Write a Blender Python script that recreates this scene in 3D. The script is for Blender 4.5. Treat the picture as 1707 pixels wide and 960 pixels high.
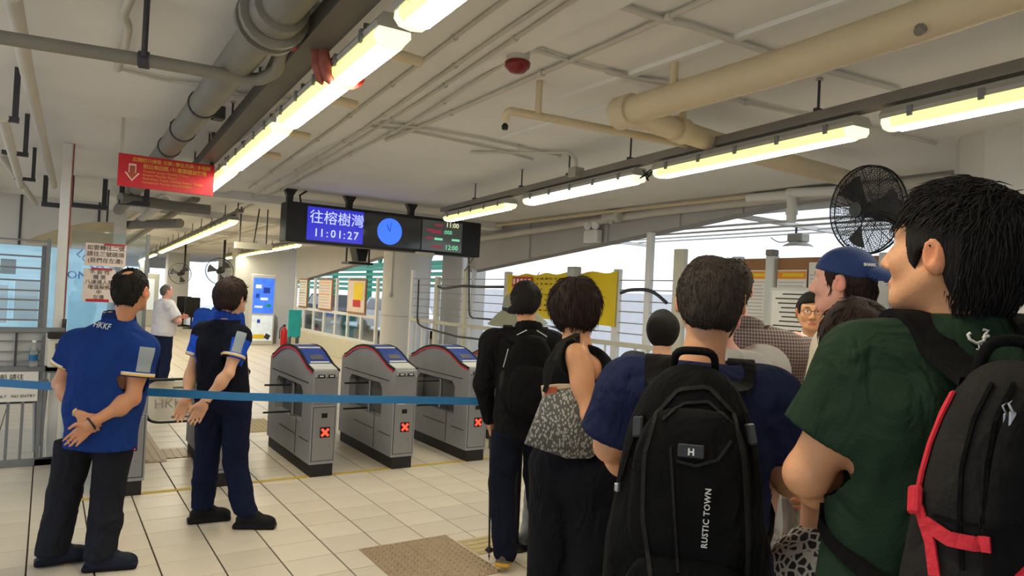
import bpy, bmesh, math, random
import numpy as np
from mathutils import Vector, Matrix, noise as mnoise

for _o in list(bpy.data.objects):
    bpy.data.objects.remove(_o)
scene = bpy.context.scene
col = scene.collection
random.seed(7)
rng = np.random.default_rng(7)

# ------------------------------------------------------------------ camera
FPX, CX, CY, HCAM = 1165.0, 853.5, 480.0, 1.62
_v1 = Vector((79 - CX, -(460 - CY), -FPX)).normalized()      # world +Y seen from the camera
_v2 = Vector((2604 - CX, -(584 - CY), -FPX))
_v2 = (_v2 - _v1 * _v2.dot(_v1)).normalized()                # world +X
_v3 = _v2.cross(_v1)
C2W = Matrix((_v2, _v1, _v3))
OCAM = Vector((0, 0, HCAM))
cam_data = bpy.data.cameras.new('camera')
cam_data.sensor_fit = 'HORIZONTAL'
cam_data.sensor_width = 36.0
cam_data.lens = FPX / 1707.0 * 36.0
cam_data.clip_start = 0.05
cam_data.clip_end = 300
cam = bpy.data.objects.new('camera', cam_data)
col.objects.link(cam)
cam.matrix_world = Matrix.Translation(OCAM) @ C2W.to_4x4()
scene.camera = cam

# ------------------------------------------------------------------ world, light, exposure
world = bpy.data.worlds.new('world')
scene.world = world
world.use_nodes = True
_bg = world.node_tree.nodes['Background']
_bg.inputs[0].default_value = (0.82, 0.90, 1.0, 1)
_bg.inputs[1].default_value = 1.45
scene.view_settings.view_transform = 'Standard'
scene.view_settings.look = 'None'
scene.view_settings.gamma = 1.0
scene.view_settings.use_curve_mapping = False
scene.view_settings.exposure = 0.18
LAMP = 38.0            # radiance of the fluorescent diffusers

# ------------------------------------------------------------------ measuring helpers (photo pixel -> place)
def ray(x, y):
    return C2W @ Vector(((x - CX) / FPX, -(y - CY) / FPX, -1.0))
def fl(x, y, z=0.0):
    r = ray(x, y); return OCAM + r * ((z - HCAM) / r.z)
def atD(x, y, D):
    return OCAM + ray(x, y) * D
def atY(x, y, Y):
    r = ray(x, y); return OCAM + r * (Y / r.y)
def atX(x, y, X):
    r = ray(x, y); return OCAM + r * (X / r.x)
def proj(p):
    c = C2W.transposed() @ (Vector(p) - OCAM)
    return CX - FPX * c.x / c.z, CY + FPX * c.y / c.z, -c.z

# ------------------------------------------------------------------ materials
def lin(c):
    out = []
    for v in c[:3]:
        v = v / 255.0
        out.append(v / 12.92 if v <= 0.04045 else ((v + 0.055) / 1.055) ** 2.4)
    return tuple(out)

MATS = {}
def mat(name, rgb=(200, 200, 200), rough=0.5, metal=0.0, var=0.06, scale=6.0, bump=0.15, bscale=60.0, attr=False,
        emit=0.0, spec=0.4, rand=0.0, alpha=1.0, trans=0.0, sheen=0.0, obj=True, stretch=None):
    if name in MATS:
        return MATS[name]
    m = bpy.data.materials.new(name)
    m.use_nodes = True
    nt = m.node_tree
    b = nt.nodes['Principled BSDF']
    tc = nt.nodes.new('ShaderNodeTexCoord')
    src = tc.outputs['Object' if obj else 'Generated']
    if stretch:
        mp = nt.nodes.new('ShaderNodeMapping')
        mp.inputs['Scale'].default_value = stretch
        nt.links.new(src, mp.inputs[0]); src = mp.outputs[0]
    base = None
    if attr:
        a = nt.nodes.new('ShaderNodeAttribute'); a.attribute_name = 'Col'
        base = a.outputs['Color']
    L = lin(rgb)
    n = nt.nodes.new('ShaderNodeTexNoise')
    n.inputs['Scale'].default_value = scale
    n.inputs['Detail'].default_value = 5
    nt.links.new(src, n.inputs['Vector'])
    mr = nt.nodes.new('ShaderNodeMapRange')
    mr.inputs['From Min'].default_value = 0.25
    mr.inputs['From Max'].default_value = 0.75
    mr.inputs['To Min'].default_value = 1 - var
    mr.inputs['To Max'].default_value = 1 + var
    nt.links.new(n.outputs['Fac'], mr.inputs['Value'])
    val = mr.outputs[0]
    if rand:
        oi = nt.nodes.new('ShaderNodeObjectInfo')
        m2 = nt.nodes.new('ShaderNodeMapRange')
        m2.inputs['To Min'].default_value = 1 - rand
        m2.inputs['To Max'].default_value = 1 + rand
        nt.links.new(oi.outputs['Random'], m2.inputs['Value'])
        mu = nt.nodes.new('ShaderNodeMath'); mu.operation = 'MULTIPLY'
        nt.links.new(val, mu.inputs[0]); nt.links.new(m2.outputs[0], mu.inputs[1])
        val = mu.outputs[0]
    mx = nt.nodes.new('ShaderNodeVectorMath'); mx.operation = 'SCALE'
    if base is not None:
        nt.links.new(base, mx.inputs[0])
    else:
        mx.inputs[0].default_value = L
    nt.links.new(val, mx.inputs['Scale'])
    nt.links.new(mx.outputs[0], b.inputs['Base Color'])
    b.inputs['Roughness'].default_value = rough
    b.inputs['Metallic'].default_value = metal
    b.inputs['Specular IOR Level'].default_value = spec
    b.inputs['Alpha'].default_value = alpha
    b.inputs['Transmission Weight'].default_value = trans
    if sheen:
        b.inputs['Sheen Weight'].default_value = sheen
    if emit:
        b.inputs['Emission Color'].default_value = (*L, 1)
        b.inputs['Emission Strength'].default_value = emit
    if bump:
        n2 = nt.nodes.new('ShaderNodeTexNoise')
        n2.inputs['Scale'].default_value = bscale
        n2.inputs['Detail'].default_value = 4
        nt.links.new(src, n2.inputs['Vector'])
        bp = nt.nodes.new('ShaderNodeBump')
        bp.inputs['Strength'].default_value = bump
        bp.inputs['Distance'].default_value = 0.01
        nt.links.new(n2.outputs['Fac'], bp.inputs['Height'])
        nt.links.new(bp.outputs[0], b.inputs['Normal'])
    MATS[name] = m
    return m

mat('paint_white', (206, 203, 196), 0.7, var=0.05, scale=1.5)
mat('ceiling_paint', (226, 224, 220), 0.85, var=0.07, scale=0.9, bump=0.3, bscale=14)
mat('beam_grey', (178, 175, 170), 0.75, var=0.05, scale=2)
mat('grey_pipe', (126, 121, 110), 0.6, var=0.12, scale=5)
mat('dark_pipe', (122, 118, 108), 0.6, var=0.12, scale=5)
mat('cream_pipe', (205, 188, 155), 0.55, var=0.06, scale=4)
mat('conduit', (196, 190, 178), 0.6, var=0.05)
mat('track_grey', (124, 117, 105), 0.6, metal=0.0, var=0.1)
mat('housing_grey', (160, 157, 146), 0.5, var=0.05)
mat('black_metal', (22, 22, 24), 0.45, var=0.1, scale=20, bump=0.05)
mat('dark_grey', (58, 58, 62), 0.5)
mat('steel', (150, 150, 152), 0.36, metal=0.75, var=0.06, scale=3, bump=0.04, bscale=200, stretch=(1, 1, 0.05))
mat('steel_paint', (148, 148, 150), 0.42, metal=0.25, var=0.06, scale=4, bump=0.05)
mat('steel_dark', (96, 96, 98), 0.45, metal=0.25, var=0.06, scale=4, bump=0.05)
mat('plinth', (30, 26, 24), 0.6)
mat('tile', (206, 194, 174), 0.34, var=0.06, scale=2.5, bump=0.06, bscale=30, rand=0.06, spec=0.5)
mat('grout', (66, 52, 38), 0.9)
mat('yellow_line', (196, 164, 70), 0.6, var=0.15, scale=20)
mat('tactile_yellow', (184, 164, 118), 0.6, var=0.1, scale=12)
mat('mat_brown', (158, 136, 108), 0.45, metal=0.3, var=0.15, scale=25)
mat('red_sign', (196, 24, 36), 0.4, var=0.04)
mat('sign_yellow', (222, 168, 62), 0.5, var=0.03)
mat('sign_white', (240, 205, 190), 0.5, var=0.02)
mat('arrow_brown', (168, 78, 48), 0.5, var=0.03)
mat('tape_blue', (34, 104, 152), 0.5, var=0.06, scale=30)
mat('screen_blue', (44, 44, 178), 0.3, emit=0.9, var=0.02)
mat('clock_blue', (60, 110, 255), 0.3, emit=1.0, var=0.02)
mat('screen_text', (190, 200, 255), 0.4, emit=0.9, var=0.02)
mat('screen_green', (120, 220, 170), 0.4, emit=0.7, var=0.02)
mat('screen_cream', (235, 235, 190), 0.4, emit=0.8, var=0.02)
mat('screen_red', (150, 60, 75), 0.4, emit=0.4, var=0.02)
mat('screen_glass', (60, 62, 64), 0.08, var=0.02, bump=0, spec=0.8)
mat('screen_side', (112, 118, 118), 0.1, var=0.1, scale=4, bump=0, spec=0.8)
mat('red_led', (255, 60, 40), 0.4, emit=2.2, var=0.02)
mat('led_black', (24, 8, 8), 0.3)
mat('gate_blue', (44, 66, 140), 0.35, var=0.05)
mat('gate_red', (200, 36, 56), 0.35, var=0.04)
mat('gate_white', (198, 198, 190), 0.35, var=0.04)
mat('paper', (226, 220, 208), 0.7, var=0.03)
mat('paper_pink', (222, 204, 192), 0.7, var=0.03)
mat('ink', (50, 46, 44), 0.7, var=0.05)
mat('ink_blue', (40, 70, 190), 0.6, var=0.05)
mat('red_tape', (178, 40, 48), 0.5, var=0.06)
mat('green_steel', (36, 128, 98), 0.55, var=0.1, scale=3)
mat('white_metal', (222, 220, 214), 0.45, var=0.03)
mat('cream_metal', (206, 200, 178), 0.5, var=0.05)
mat('rail_grey', (120, 122, 122), 0.4, metal=0.3, var=0.05)
mat('glass', (225, 240, 245), 0.03, trans=1.0, var=0.0, bump=0, spec=0.5)
mat('wood', (150, 106, 66), 0.6, var=0.12, scale=4)
mat('orange', (228, 140, 46), 0.6, var=0.05)
mat('banner_yellow', (232, 200, 30), 0.6, var=0.05, scale=3)
mat('banner_red', (196, 48, 44), 0.6)
mat('banner_ink', (120, 92, 20), 0.7)
mat('outside_white', (242, 243, 248), 0.8, var=0.03)
mat('outside_ground', (206, 208, 210), 0.8, var=0.15, scale=1)
mat('rubber', (26, 26, 28), 0.7)
mat('extinguisher', (186, 28, 30), 0.35)
mat('teal', (40, 160, 165), 0.4, var=0.25, scale=3)
mat('ad_blue', (60, 110, 230), 0.4, emit=0.7, var=0.5, scale=6)
mat('ad_white', (215, 225, 235), 0.4, emit=0.3, var=0.15, scale=8)
mat('tube_dark', (40, 38, 36), 0.7)
mat('amber', (200, 60, 50), 0.4)

# ------------------------------------------------------------------ object helpers
def wm(o):
    return o.matrix_basis if o.parent is None else wm(o.parent) @ o.matrix_parent_inverse @ o.matrix_basis
def link(o, parent=None):
    # children are modelled in place, so the parent's placement is taken out again
    col.objects.link(o)
    if parent is not None:
        o.parent = parent
        o.matrix_parent_inverse = wm(parent).inverted()
    return o
def tag(o, label=None, cat=None, group=None, kind=None):
    if label: o['label'] = label
    if cat: o['category'] = cat
    if group: o['group'] = group
    if kind: o['kind'] = kind
    return o
def empty(name, loc=(0, 0, 0), rz=0.0, label=None, cat=None, group=None):
    o = bpy.data.objects.new(name, None)
    o.empty_display_size = 0.1
    o.location = loc
    o.rotation_euler = (0, 0, rz)
    link(o)
    return tag(o, label, cat, group)

class MB:
    """collects shapes, then links them as ONE mesh object"""
    def __init__(self):
        self.v = []; self.f = []; self.sm = []
    def add(self, vs, fs, smooth=False):
        b = len(self.v)
        self.v.extend([tuple(p) for p in vs])
        for q in fs:
            self.f.append(tuple(i + b for i in q)); self.sm.append(smooth)
        return self
    def box(self, c, s, R=None, ch=0.0):
        hx, hy, hz = s[0] / 2, s[1] / 2, s[2] / 2
        c = Vector(c)
        if ch <= 0:
            P = [Vector((x, y, z)) for x in (-hx, hx) for y in (-hy, hy) for z in (-hz, hz)]
            F = [(0, 1, 3, 2), (4, 6, 7, 5), (0, 4, 5, 1), (2, 3, 7, 6), (0, 2, 6, 4), (1, 5, 7, 3)]
        else:
            ch = min(ch, hx * .9, hy * .9, hz * .9)
            bm = bmesh.new()
            bmesh.ops.create_cube(bm, size=1.0, matrix=Matrix.Diagonal((2 * hx, 2 * hy, 2 * hz, 1)))
            bmesh.ops.bevel(bm, geom=bm.edges[:], offset=ch, segments=1, affect='EDGES')
            P = [v.co.copy() for v in bm.verts]
            bm.verts.index_update()
            F = [tuple(v.index for v in f.verts) for f in bm.faces]
            bm.free()
        if R is not None:
            P = [R @ p for p in P]
        return self.add([p + c for p in P], F)
    def tube(self, pts, r, n=10, caps=True, smooth=True, rounds=0):
        pts = [Vector(p) for p in pts]
        if rounds and len(pts) > 2:
            q = [pts[0]]
            for i in range(1, len(pts) - 1):
                a, b, c = pts[i - 1], pts[i], pts[i + 1]
                d1 = min(rounds, (a - b).length * .45); d2 = min(rounds, (c - b).length * .45)
                p1 = b + (a - b).normalized() * d1; p2 = b + (c - b).normalized() * d2
                for k in range(5):
                    t = k / 4
                    q.append(p1 * (1 - t) ** 2 + b * 2 * t * (1 - t) + p2 * t * t)
            q.append(pts[-1]); pts = q
        rs = r if isinstance(r, (list, tuple)) else [r] * len(pts)
        T = []
        for i in range(len(pts)):
            a = pts[max(i - 1, 0)]; b = pts[min(i + 1, len(pts) - 1)]
            T.append((b - a).normalized())
        up = Vector((0, 0, 1)) if abs(T[0].z) < .9 else Vector((1, 0, 0))
        N = (up - T[0] * up.dot(T[0])).normalized()
        V = []; F = []
        for i, p in enumerate(pts):
            N = (N - T[i] * N.dot(T[i])).normalized()
            B = T[i].cross(N)
            for k in range(n):
                a = 2 * math.pi * k / n
                V.append(p + (N * math.cos(a) + B * math.sin(a)) * rs[i])
        for i in range(len(pts) - 1):
            for k in range(n):
                k2 = (k + 1) % n
                F.append((i * n + k, i * n + k2, (i + 1) * n + k2, (i + 1) * n + k))
        self.add(V, F, smooth)
        if caps:
            self.add(V[:n], [tuple(reversed(range(n)))]); self.add(V[-n:], [tuple(range(n))])
        return self
    def strip(self, pts, w, t, up=(0, 0, 1)):
        """a flat band: width w across, thickness t along up"""
        pts = [Vector(p) for p in pts]; up = Vector(up).normalized()
        V = []; F = []
        for i, p in enumerate(pts):
            T = (pts[min(i + 1, len(pts) - 1)] - pts[max(i - 1, 0)]).normalized()
            s = T.cross(up).normalized(); u = s.cross(T).normalized()
            for a, b in ((-1, -1), (1, -1), (1, 1), (-1, 1)):
                V.append(p + s * a * w / 2 + u * b * t / 2)
        for i in range(len(pts) - 1):
            for k in range(4):
                k2 = (k + 1) % 4
                F.append((i * 4 + k, i * 4 + k2, i * 4 + 4 + k2, i * 4 + 4 + k))
        F.append((3, 2, 1, 0)); n = 4 * (len(pts) - 1); F.append((n, n + 1, n + 2, n + 3))
        return self.add(V, F)
    def lathe(self, prof, c, axis=(0, 0, 1), n=20, smooth=True):
        ax = Vector(axis).normalized()
        q = Vector((0, 0, 1)).rotation_difference(ax)
        c = Vector(c); V = []; F = []
        for r, z in prof:
            for k in range(n):
                a = 2 * math.pi * k / n
                V.append(c + q @ Vector((r * math.cos(a), r * math.sin(a), z)))
        for i in range(len(prof) - 1):
            for k in range(n):
                k2 = (k + 1) % n
                F.append((i * n + k, i * n + k2, (i + 1) * n + k2, (i + 1) * n + k))
        self.add(V, F, smooth)
        self.add(V[:n], [tuple(reversed(range(n)))]); self.add(V[-n:], [tuple(range(n))])
        return self
    def prism(self, poly, axis, a, b):
        """extrude a 2-D polygon: axis 'x' -> poly in (y,z), 'y' -> (x,z), 'z' -> (x,y)"""
        def P(u, v, w):
            return {'x': (w, u, v), 'y': (u, w, v), 'z': (u, v, w)}[axis]
        n = len(poly)
        V = [P(u, v, a) for u, v in poly] + [P(u, v, b) for u, v in poly]
        F = [tuple(range(n)), tuple(reversed(range(n, 2 * n)))]
        F += [(i, i + n, (i + 1) % n + n, (i + 1) % n) for i in range(n)]
        return self.add(V, F)
    def mesh(self, name):
        me = bpy.data.meshes.new(name)
        me.from_pydata(self.v, [], self.f)
        me.polygons.foreach_set('use_smooth', self.sm)
        me.update()
        bm = bmesh.new(); bm.from_mesh(me)
        bmesh.ops.recalc_face_normals(bm, faces=bm.faces)
        bm.to_mesh(me); bm.free()
        return me
    def build(self, name, m, parent=None, label=None, cat=None, group=None, kind=None, loc=None, rz=None):
        me = self.mesh(name)
        me.materials.append(MATS[m] if isinstance(m, str) else m)
        o = bpy.data.objects.new(name, me)
        if loc is not None: o.location = loc
        if rz is not None: o.rotation_euler = (0, 0, rz)
        link(o, parent)
        return tag(o, label, cat, group, kind)

def copy_tree(o, parent=None):
    c = o.copy(); col.objects.link(c)
    if parent is not None:
        c.parent = parent
    for ch in list(o.children):
        copy_tree(ch, c)
    return c

def text(name, s, size, origin, right, up, m, parent=None, align='LEFT', ext=0.0008, bold=0.0, space=1.0, kind=None, label=None, fit=None):
    """flat lettering, its own thin mesh, laid in the plane (right, up) of the thing it is printed on"""
    cu = bpy.data.curves.new(name, 'FONT')
    cu.body = s; cu.size = size; cu.align_x = align; cu.extrude = ext; cu.offset = bold
    cu.resolution_u = 2; cu.space_character = space
    tmp = bpy.data.objects.new(name, cu)
    me = bpy.data.meshes.new_from_object(tmp)
    bpy.data.objects.remove(tmp)
    if fit:
        xs = [v.co.x for v in me.vertices]; me.transform(Matrix.Diagonal((fit / (max(xs) - min(xs)),) * 2 + (1, 1)))
    right = Vector(right).normalized(); up = Vector(up); up = (up - right * up.dot(right)).normalized()
    n = right.cross(up)
    X = Matrix((right, up, n)).transposed().to_4x4(); X.translation = Vector(origin)
    me.transform(X)
    me.materials.clear(); me.materials.append(MATS[m])
    o = bpy.data.objects.new(name, me)
    link(o, parent)
    return o
# ================================================================== THE SETTING
ZC = 2.80
# floor: a bed of grout with every tile laid on it
fb = MB(); fb.box((3.0, 16.0, -0.056), (18.0, 60.0, 0.10))
floor = fb.build('floor', 'grout', label='grout bed of the tiled concourse floor', kind='structure')
TX, TY = 0.313, 0.28
tx0, ty0 = 1.86 - 10 * TX, 4.16 - 14 * TY
tm = MB(); tm.box((0, 0, -0.003), (TX - 0.009, TY - 0.0065, 0.010), ch=0.0015)
tile_me = tm.mesh('floor_tile'); tile_me.materials.append(MATS['tile'])
cells = []
for i in range(-14, 26):
    for j in range(-46, 140):
        cxy = Vector((tx0 + (i + .5) * TX, ty0 + (j + .5) * TY, 0))
        if cxy.x > 5.85 or cxy.y > 38 or (cxy.y > 12.4 and cxy.x < 0.95):
            continue
        px, py, d = proj(cxy)
        seen = d > .5 and -60 < px < 1760 and 560 < py < 990
        cells.append((not seen, d if d > 0 else 99, cxy))
cells.sort(key=lambda c: (c[0], c[1]))
rest = MB()
ntile = 0
for hid, d, c in cells:
    if not hid and ntile < 300:
        o = bpy.data.objects.new('floor_tile', tile_me); o.location = c
        link(o, floor); ntile += 1
    else:
        hx, hy = (TX - .009) / 2, (TY - .0065) / 2
        rest.add([(c.x - hx, c.y - hy, .002), (c.x + hx, c.y - hy, .002), (c.x + hx, c.y + hy, .002), (c.x - hx, c.y + hy, .002),
                  (c.x - hx, c.y - hy, -.008), (c.x + hx, c.y - hy, -.008), (c.x + hx, c.y + hy, -.008), (c.x - hx, c.y + hy, -.008)],
                 [(0, 1, 2, 3), (0, 4, 5, 1), (1, 5, 6, 2), (2, 6, 7, 3), (3, 7, 4, 0)])
rest.build('floor_tiles_beyond', 'tile', floor, kind='stuff')
MB().box((2.6, 5.965, .0035), (5.0, .055, .004)).build('floor_line', 'yellow_line', label='worn yellow line across the floor in front of the gates', kind='structure')

# tactile guide strips (ribbed) and the dimpled plates
def tactile(x0, x1, y0, y1, along, label, m='tactile_yellow'):
    r = empty('tactile_paving', ((x0 + x1) / 2, (y0 + y1) / 2, 0.002), 0, label, 'paving')
    MB().box(((x0 + x1) / 2, (y0 + y1) / 2, .0045), (x1 - x0, y1 - y0, .005)).build('paving_base', m, r)
    k = 0
    w = (x1 - x0) if along == 'y' else (y1 - y0)
    n = max(2, int(w / 0.055))
    for k in range(n):
        q = (k + .5) / n
        if along == 'y':
            MB().box((x0 + q * (x1 - x0), (y0 + y1) / 2, .0085), (.026, (y1 - y0) * .96, .005), ch=.002).build('rib', m, r)
        else:
            MB().box(((x0 + x1) / 2, y0 + q * (y1 - y0), .0085), ((x1 - x0) * .96, .026, .005), ch=.002).build('rib', m, r)
tactile(0.74, 0.98, 6.95, 8.9, 'y', 'ribbed tan guide strip running through the gate lane behind the staff', 'mat_brown')
tactile(0.98, 1.30, 7.05, 7.45, 'y', 'short ribbed brown tactile plate turning off in the gate lane', 'mat_brown')
tactile(1.62, 2.3, 8.0, 8.8, 'y', 'ribbed tan tactile paving behind the first full gate', 'tactile_yellow')
tactile(2.34, 2.75, 3.75, 4.02, 'x', 'ribbed yellow tactile strip at the foot of the walking pole')
tactile(1.35, 1.65, 10.2, 13.5, 'y', 'ribbed yellow guide strip far down the concourse near white-shirted man')
for n_, (x0, x1, lab) in enumerate(((1.707, 2.012, 'dimpled brown metal floor plate, the one nearer the staff'),
                                   (2.016, 2.322, 'dimpled brown metal floor plate, the one beside the walking pole'))):
    y0, y1 = 3.45, 4.155
    r = empty('dimple_plate', ((x0 + x1) / 2, 3.8, .002), 0, lab, 'floor plate')
    MB().box(((x0 + x1) / 2, (y0 + y1) / 2, .005), (x1 - x0, y1 - y0, .006), ch=.001).build('plate', 'mat_brown', r)
    st = MB()
    for i in range(7):
        for j in range(16):
            st.lathe([(.012, 0), (.010, .005), (.004, .007)], (x0 + .022 + i * .0435, y0 + .022 + j * .0440, .008), n=6)
    st.build('studs', 'mat_brown', r, kind='stuff')

# ceiling slab with shallow beams
cl = MB()
cl.box((2.2, 14.0, ZC + .1), (10.0, 56.0, .2))
ceiling = cl.build('ceiling', 'ceiling_paint', label='off-white painted concrete ceiling slab over the concourse', kind='structure')
for i, (x0, x1, dz, y0, y1) in enumerate(((1.22, 1.80, .035, -2, 30), (-1.2, -0.65, .10, -2, 12.3))):
    MB().box(((x0 + x1) / 2, (y0 + y1) / 2, ZC - dz / 2 + .001), (x1 - x0, y1 - y0, dz)).build('ceiling_beam', 'ceiling_paint', label='shallow downstand strip along the ceiling %s' % ('beside the yellow lamps' if i == 0 else 'above the grille'), kind='structure')
for i, y in enumerate((9.4, 12.4, 16.5, 21.0, 26.0)):
    MB().box((3.3, y, ZC - .05), (5.2, .32, .102)).build('ceiling_beam', 'ceiling_paint', label='cross beam under the ceiling, number %s from the departure display' % ('one two three four five'.split()[i]), kind='structure')

# right side: edge beam (its underside climbs towards the viewer) and its panel joints
eb = MB()
eb.prism([(1.2, ZC), (1.2, 2.80 - .02), (4.2, 2.70), (5.74, 2.53), (10.04, 2.085), (10.45, 2.05), (10.45, ZC)], 'x', 6.0, 6.22)
MB().prism([(13.8, ZC), (13.8, 2.44), (14.5, 2.38), (20.4, 1.80), (20.4, ZC)], 'x', 6.0, 6.22).build('wall_lintel', 'beam_grey', label='pale lintel with a sloping underside over the poster windows', kind='structure')
MB().box((7.5, 13.2, 1.4), (.6, .9, 2.8), ch=.02).build('wall_column', 'paint_white', label='square beige column outside behind the barred fence', kind='structure')
edge_beam = eb.build('wall_right', 'beam_grey', label='grey edge beam with a rising underside along the open side', kind='structure')
for y in (6.85, 5.62, 4.75, 8.6):
    zb = np.interp(y, [4.2, 5.74, 10.04], [2.70, 2.53, 2.085])
    MB().box((5.988, y, (ZC + zb) / 2), (.03, .035, ZC - zb + .02)).build('panel_joint', 'beam_grey', edge_beam)
# low parapet, window bay, column
MB().box((5.98, 17.2, .23), (.22, 6.4, .46), ch=.01).build('wall_parapet', 'cream_metal', label='cream low parapet wall under the poster windows', kind='structure')
MB().box((6.0, 8.4, .10), (.16, 8.0, .20), ch=.01).build('baseboard_right', 'cream_metal', label='low cream kerb under the barred fence', kind='structure')
cb = MB(); cb.lathe([(.50, 0), (.50, 2.8)], (6.28, 13.45, 0), n=28)
column = cb.build('wall_column', 'paint_white', label='stout round cream column beyond the gates', kind='structure')
MB().lathe([(.508, 1.14), (.508, 1.165)], (6.28, 13.45, 0), n=28).build('band', 'beam_grey', column)
MB().tube([(5.83, 13.2, 2.75), (5.83, 13.2, 1.62)], .012).build('conduit', 'conduit', column)
MB().box((5.81, 13.2, 1.58), (.05, .07, .10), ch=.008).build('switch_box', 'conduit', column)

def window_bay(y0, y1, n, poster=None, gap=None):
    pass
win = empty('window_1', (5.98, 17, .46))
win['kind'] = 'structure'; win['label'] = 'row of white framed windows above the parapet'
ys = np.linspace(14.25, 20.2, 8)
for y in ys:
    MB().box((5.98, y, 1.19), (.06, .09, 1.46), ch=.006).build('mullion', 'white_metal', win)
for a, b in zip(ys[:-1], ys[1:]):
    MB().box((5.98, (a + b) / 2, .49), (.06, b - a - .09, .07)).build('sill', 'white_metal', win)
    MB().box((5.98, (a + b) / 2, 1.07), (.06, b - a - .09, .07)).build('transom', 'white_metal', win)
    MB().box((5.98, (a + b) / 2, .775), (.008, b - a - .10, .51)).build('pane', 'glass', win)
posters = [(14.75, 15.85, 'banner_yellow', 'yellow and red poster in the window next to the column', 'banner_red'),
           (16.95, 18.0, 'paper_pink', 'pale gridded timetable poster in the middle window', 'orange'),
           (18.95, 19.7, 'paper', 'narrow dim poster in the window farthest from the column', 'dark_grey')]
for y0, y1, m, lab, m2 in posters:
    r = empty('poster', (5.9, (y0 + y1) / 2, 1.12), 0, lab, 'poster')
    MB().box((5.925, (y0 + y1) / 2, 1.50), (.03, y1 - y0, .80)).build('frame', 'wood', r)
    MB().box((5.905, (y0 + y1) / 2, 1.50), (.008, y1 - y0 - .08, .72)).build('sheet', 'paper_pink' if m != 'paper' else 'paper', r)
    if m == 'banner_yellow':
        MB().box((5.899, (y0 + y1) / 2 - .12, 1.62), (.004, (y1 - y0) * .5, .40)).build('print_block', 'banner_yellow', r)
        MB().box((5.899, (y0 + y1) / 2 - .05, 1.34), (.004, (y1 - y0) * .42, .16)).build('print_block', 'banner_red', r)
    else:
        for k in range(9):
            MB().box((5.899, (y0 + y1) / 2 + .04, 1.80 - k * .074), (.003, (y1 - y0) * .72, .018)).build('print_line', m2 if k in (0, 4) else 'beam_grey', r)

# barred fence along the open side
fence = empty('bar_fence', (6.0, 9, .2), 0, 'white posts and thin grey bars fencing the open side behind the gates', 'fence')
posts = [(12.55, 2.12, .09), (12.0, 1.0, .07), (11.5, 1.96, .13), (10.45, 2.10, .12), (10.2, 2.1, .05), (9.15, 2.04, .12), (6.62, 2.06, .10), (6.07, 2.50, .085), (5.58, 2.28, .16)]
for y, zt, w in posts:
    zt = min(zt, float(np.interp(y, [4.2, 5.74, 10.04], [2.70, 2.53, 2.085])) + .01)
    MB().box((6.0, y, zt / 2 + .1), (.07, w, zt - .2), ch=.006).build('post', 'cream_metal' if w > .1 else 'white_metal', fence)
MB().box((5.99, 9.0, 1.12), (.05, 7.2, .06), ch=.005).build('handrail', 'cream_metal', fence)
for z in (1.92, 1.80, 1.66, 1.53, 1.39, 1.26):
    MB().tube([(6.0, 12.55, z), (6.0, 5.5, z)], .007, n=6).build('bar', 'housing_grey', fence)
for y in np.arange(5.7, 12.5, .55):
    if min(abs(y - p[0]) for p in posts) > .12:
        MB().tube([(6.0, y, 1.1), (6.0, y, .2)], .016, n=6).build('baluster', 'white_metal', fence)
cbl = MB()
cbl.tube([(5.93, 10.3, 2.4), (5.93, 10.25, 2.0), (5.94, 10.2, 1.32), (5.93, 10.1, 1.27), (5.93, 9.3, 1.28)], .014, n=6, rounds=.1)
cbl.build('black_cable', 'dark_grey', label='black cable running down a fence post behind the gates', cat='cable')
MB().tube([(5.95, 11.4, 1.78), (5.95, 11.2, 1.74), (5.94, 10.5, 1.80), (5.95, 9.9, 1.79), (5.95, 9.2, 1.80)], .022, n=6, rounds=.15).build('drooping_cable', 'dark_grey', label='thick dark cable strung along the upper fence bars', cat='cable')
MB().tube([(5.95, 12.2, 1.9), (5.95, 12.18, 1.06), (5.95, 11.9, 1.0), (5.95, 10.6, .92), (5.95, 9.2, .94)], .018, n=6, rounds=.12).build('low_cable', 'dark_grey', label='grey cable looping below the fence handrail', cat='cable')
MB().tube([(5.95, 6.5, 1.76), (5.94, 6.35, 1.80), (5.94, 6.05, 1.81), (5.95, 5.9, 1.77), (5.95, 5.72, 1.66)], .022, n=6, rounds=.1).build('bent_cable', 'dark_grey', label='thick grey cable bending past the tall white pole', cat='cable')

# left side: frontal white wall with panel joints, shop glazing under it
wl = MB()
wl.box((-1.6, 12.66, 2.43), (5.2, .16, .74))
wall_left = wl.build('wall_left', 'paint_white', label='white panelled wall above the blue shop windows', kind='structure')
for x in (-.37, .62):
    MB().box((x, 12.572, 2.43), (.03, .012, .74)).build('panel_joint', 'dark_grey', wall_left)
MB().box((.93, 20.5, 1.4), (.14, 15.6, 2.8)).build('wall_corridor', 'paint_white', label='cream wall down the far corridor', kind='structure')
MB().box((-1.6, 12.66, .40), (5.2, .16, .80)).build('wall_shop', 'paint_white', label='white wall under the blue shop windows', kind='structure')
sw = empty('window_2', (-1.6, 12.66, .8)); sw['kind'] = 'structure'; sw['label'] = 'blue lit shop windows behind the grille'
for x in (-3.2, -1.7, -.9, -.05, .92):
    MB().box((x, 12.62, 1.43), (.07, .10, 1.28)).build('mullion', 'rail_grey', sw)
for a, b in ((-3.2, -1.7), (-1.7, -.9), (-.9, -.05), (-.05, .92)):
    MB().box(((a + b) / 2, 12.66, 1.43), (b - a - .07, .012, 1.28)).build('pane', 'glass', sw)
mat('shop_blue', (196, 226, 240), 0.5, emit=0.5, var=0.3, scale=2.0)
mat('shop_white', (225, 235, 240), 0.5, emit=0.25, var=0.1, scale=3)
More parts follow.
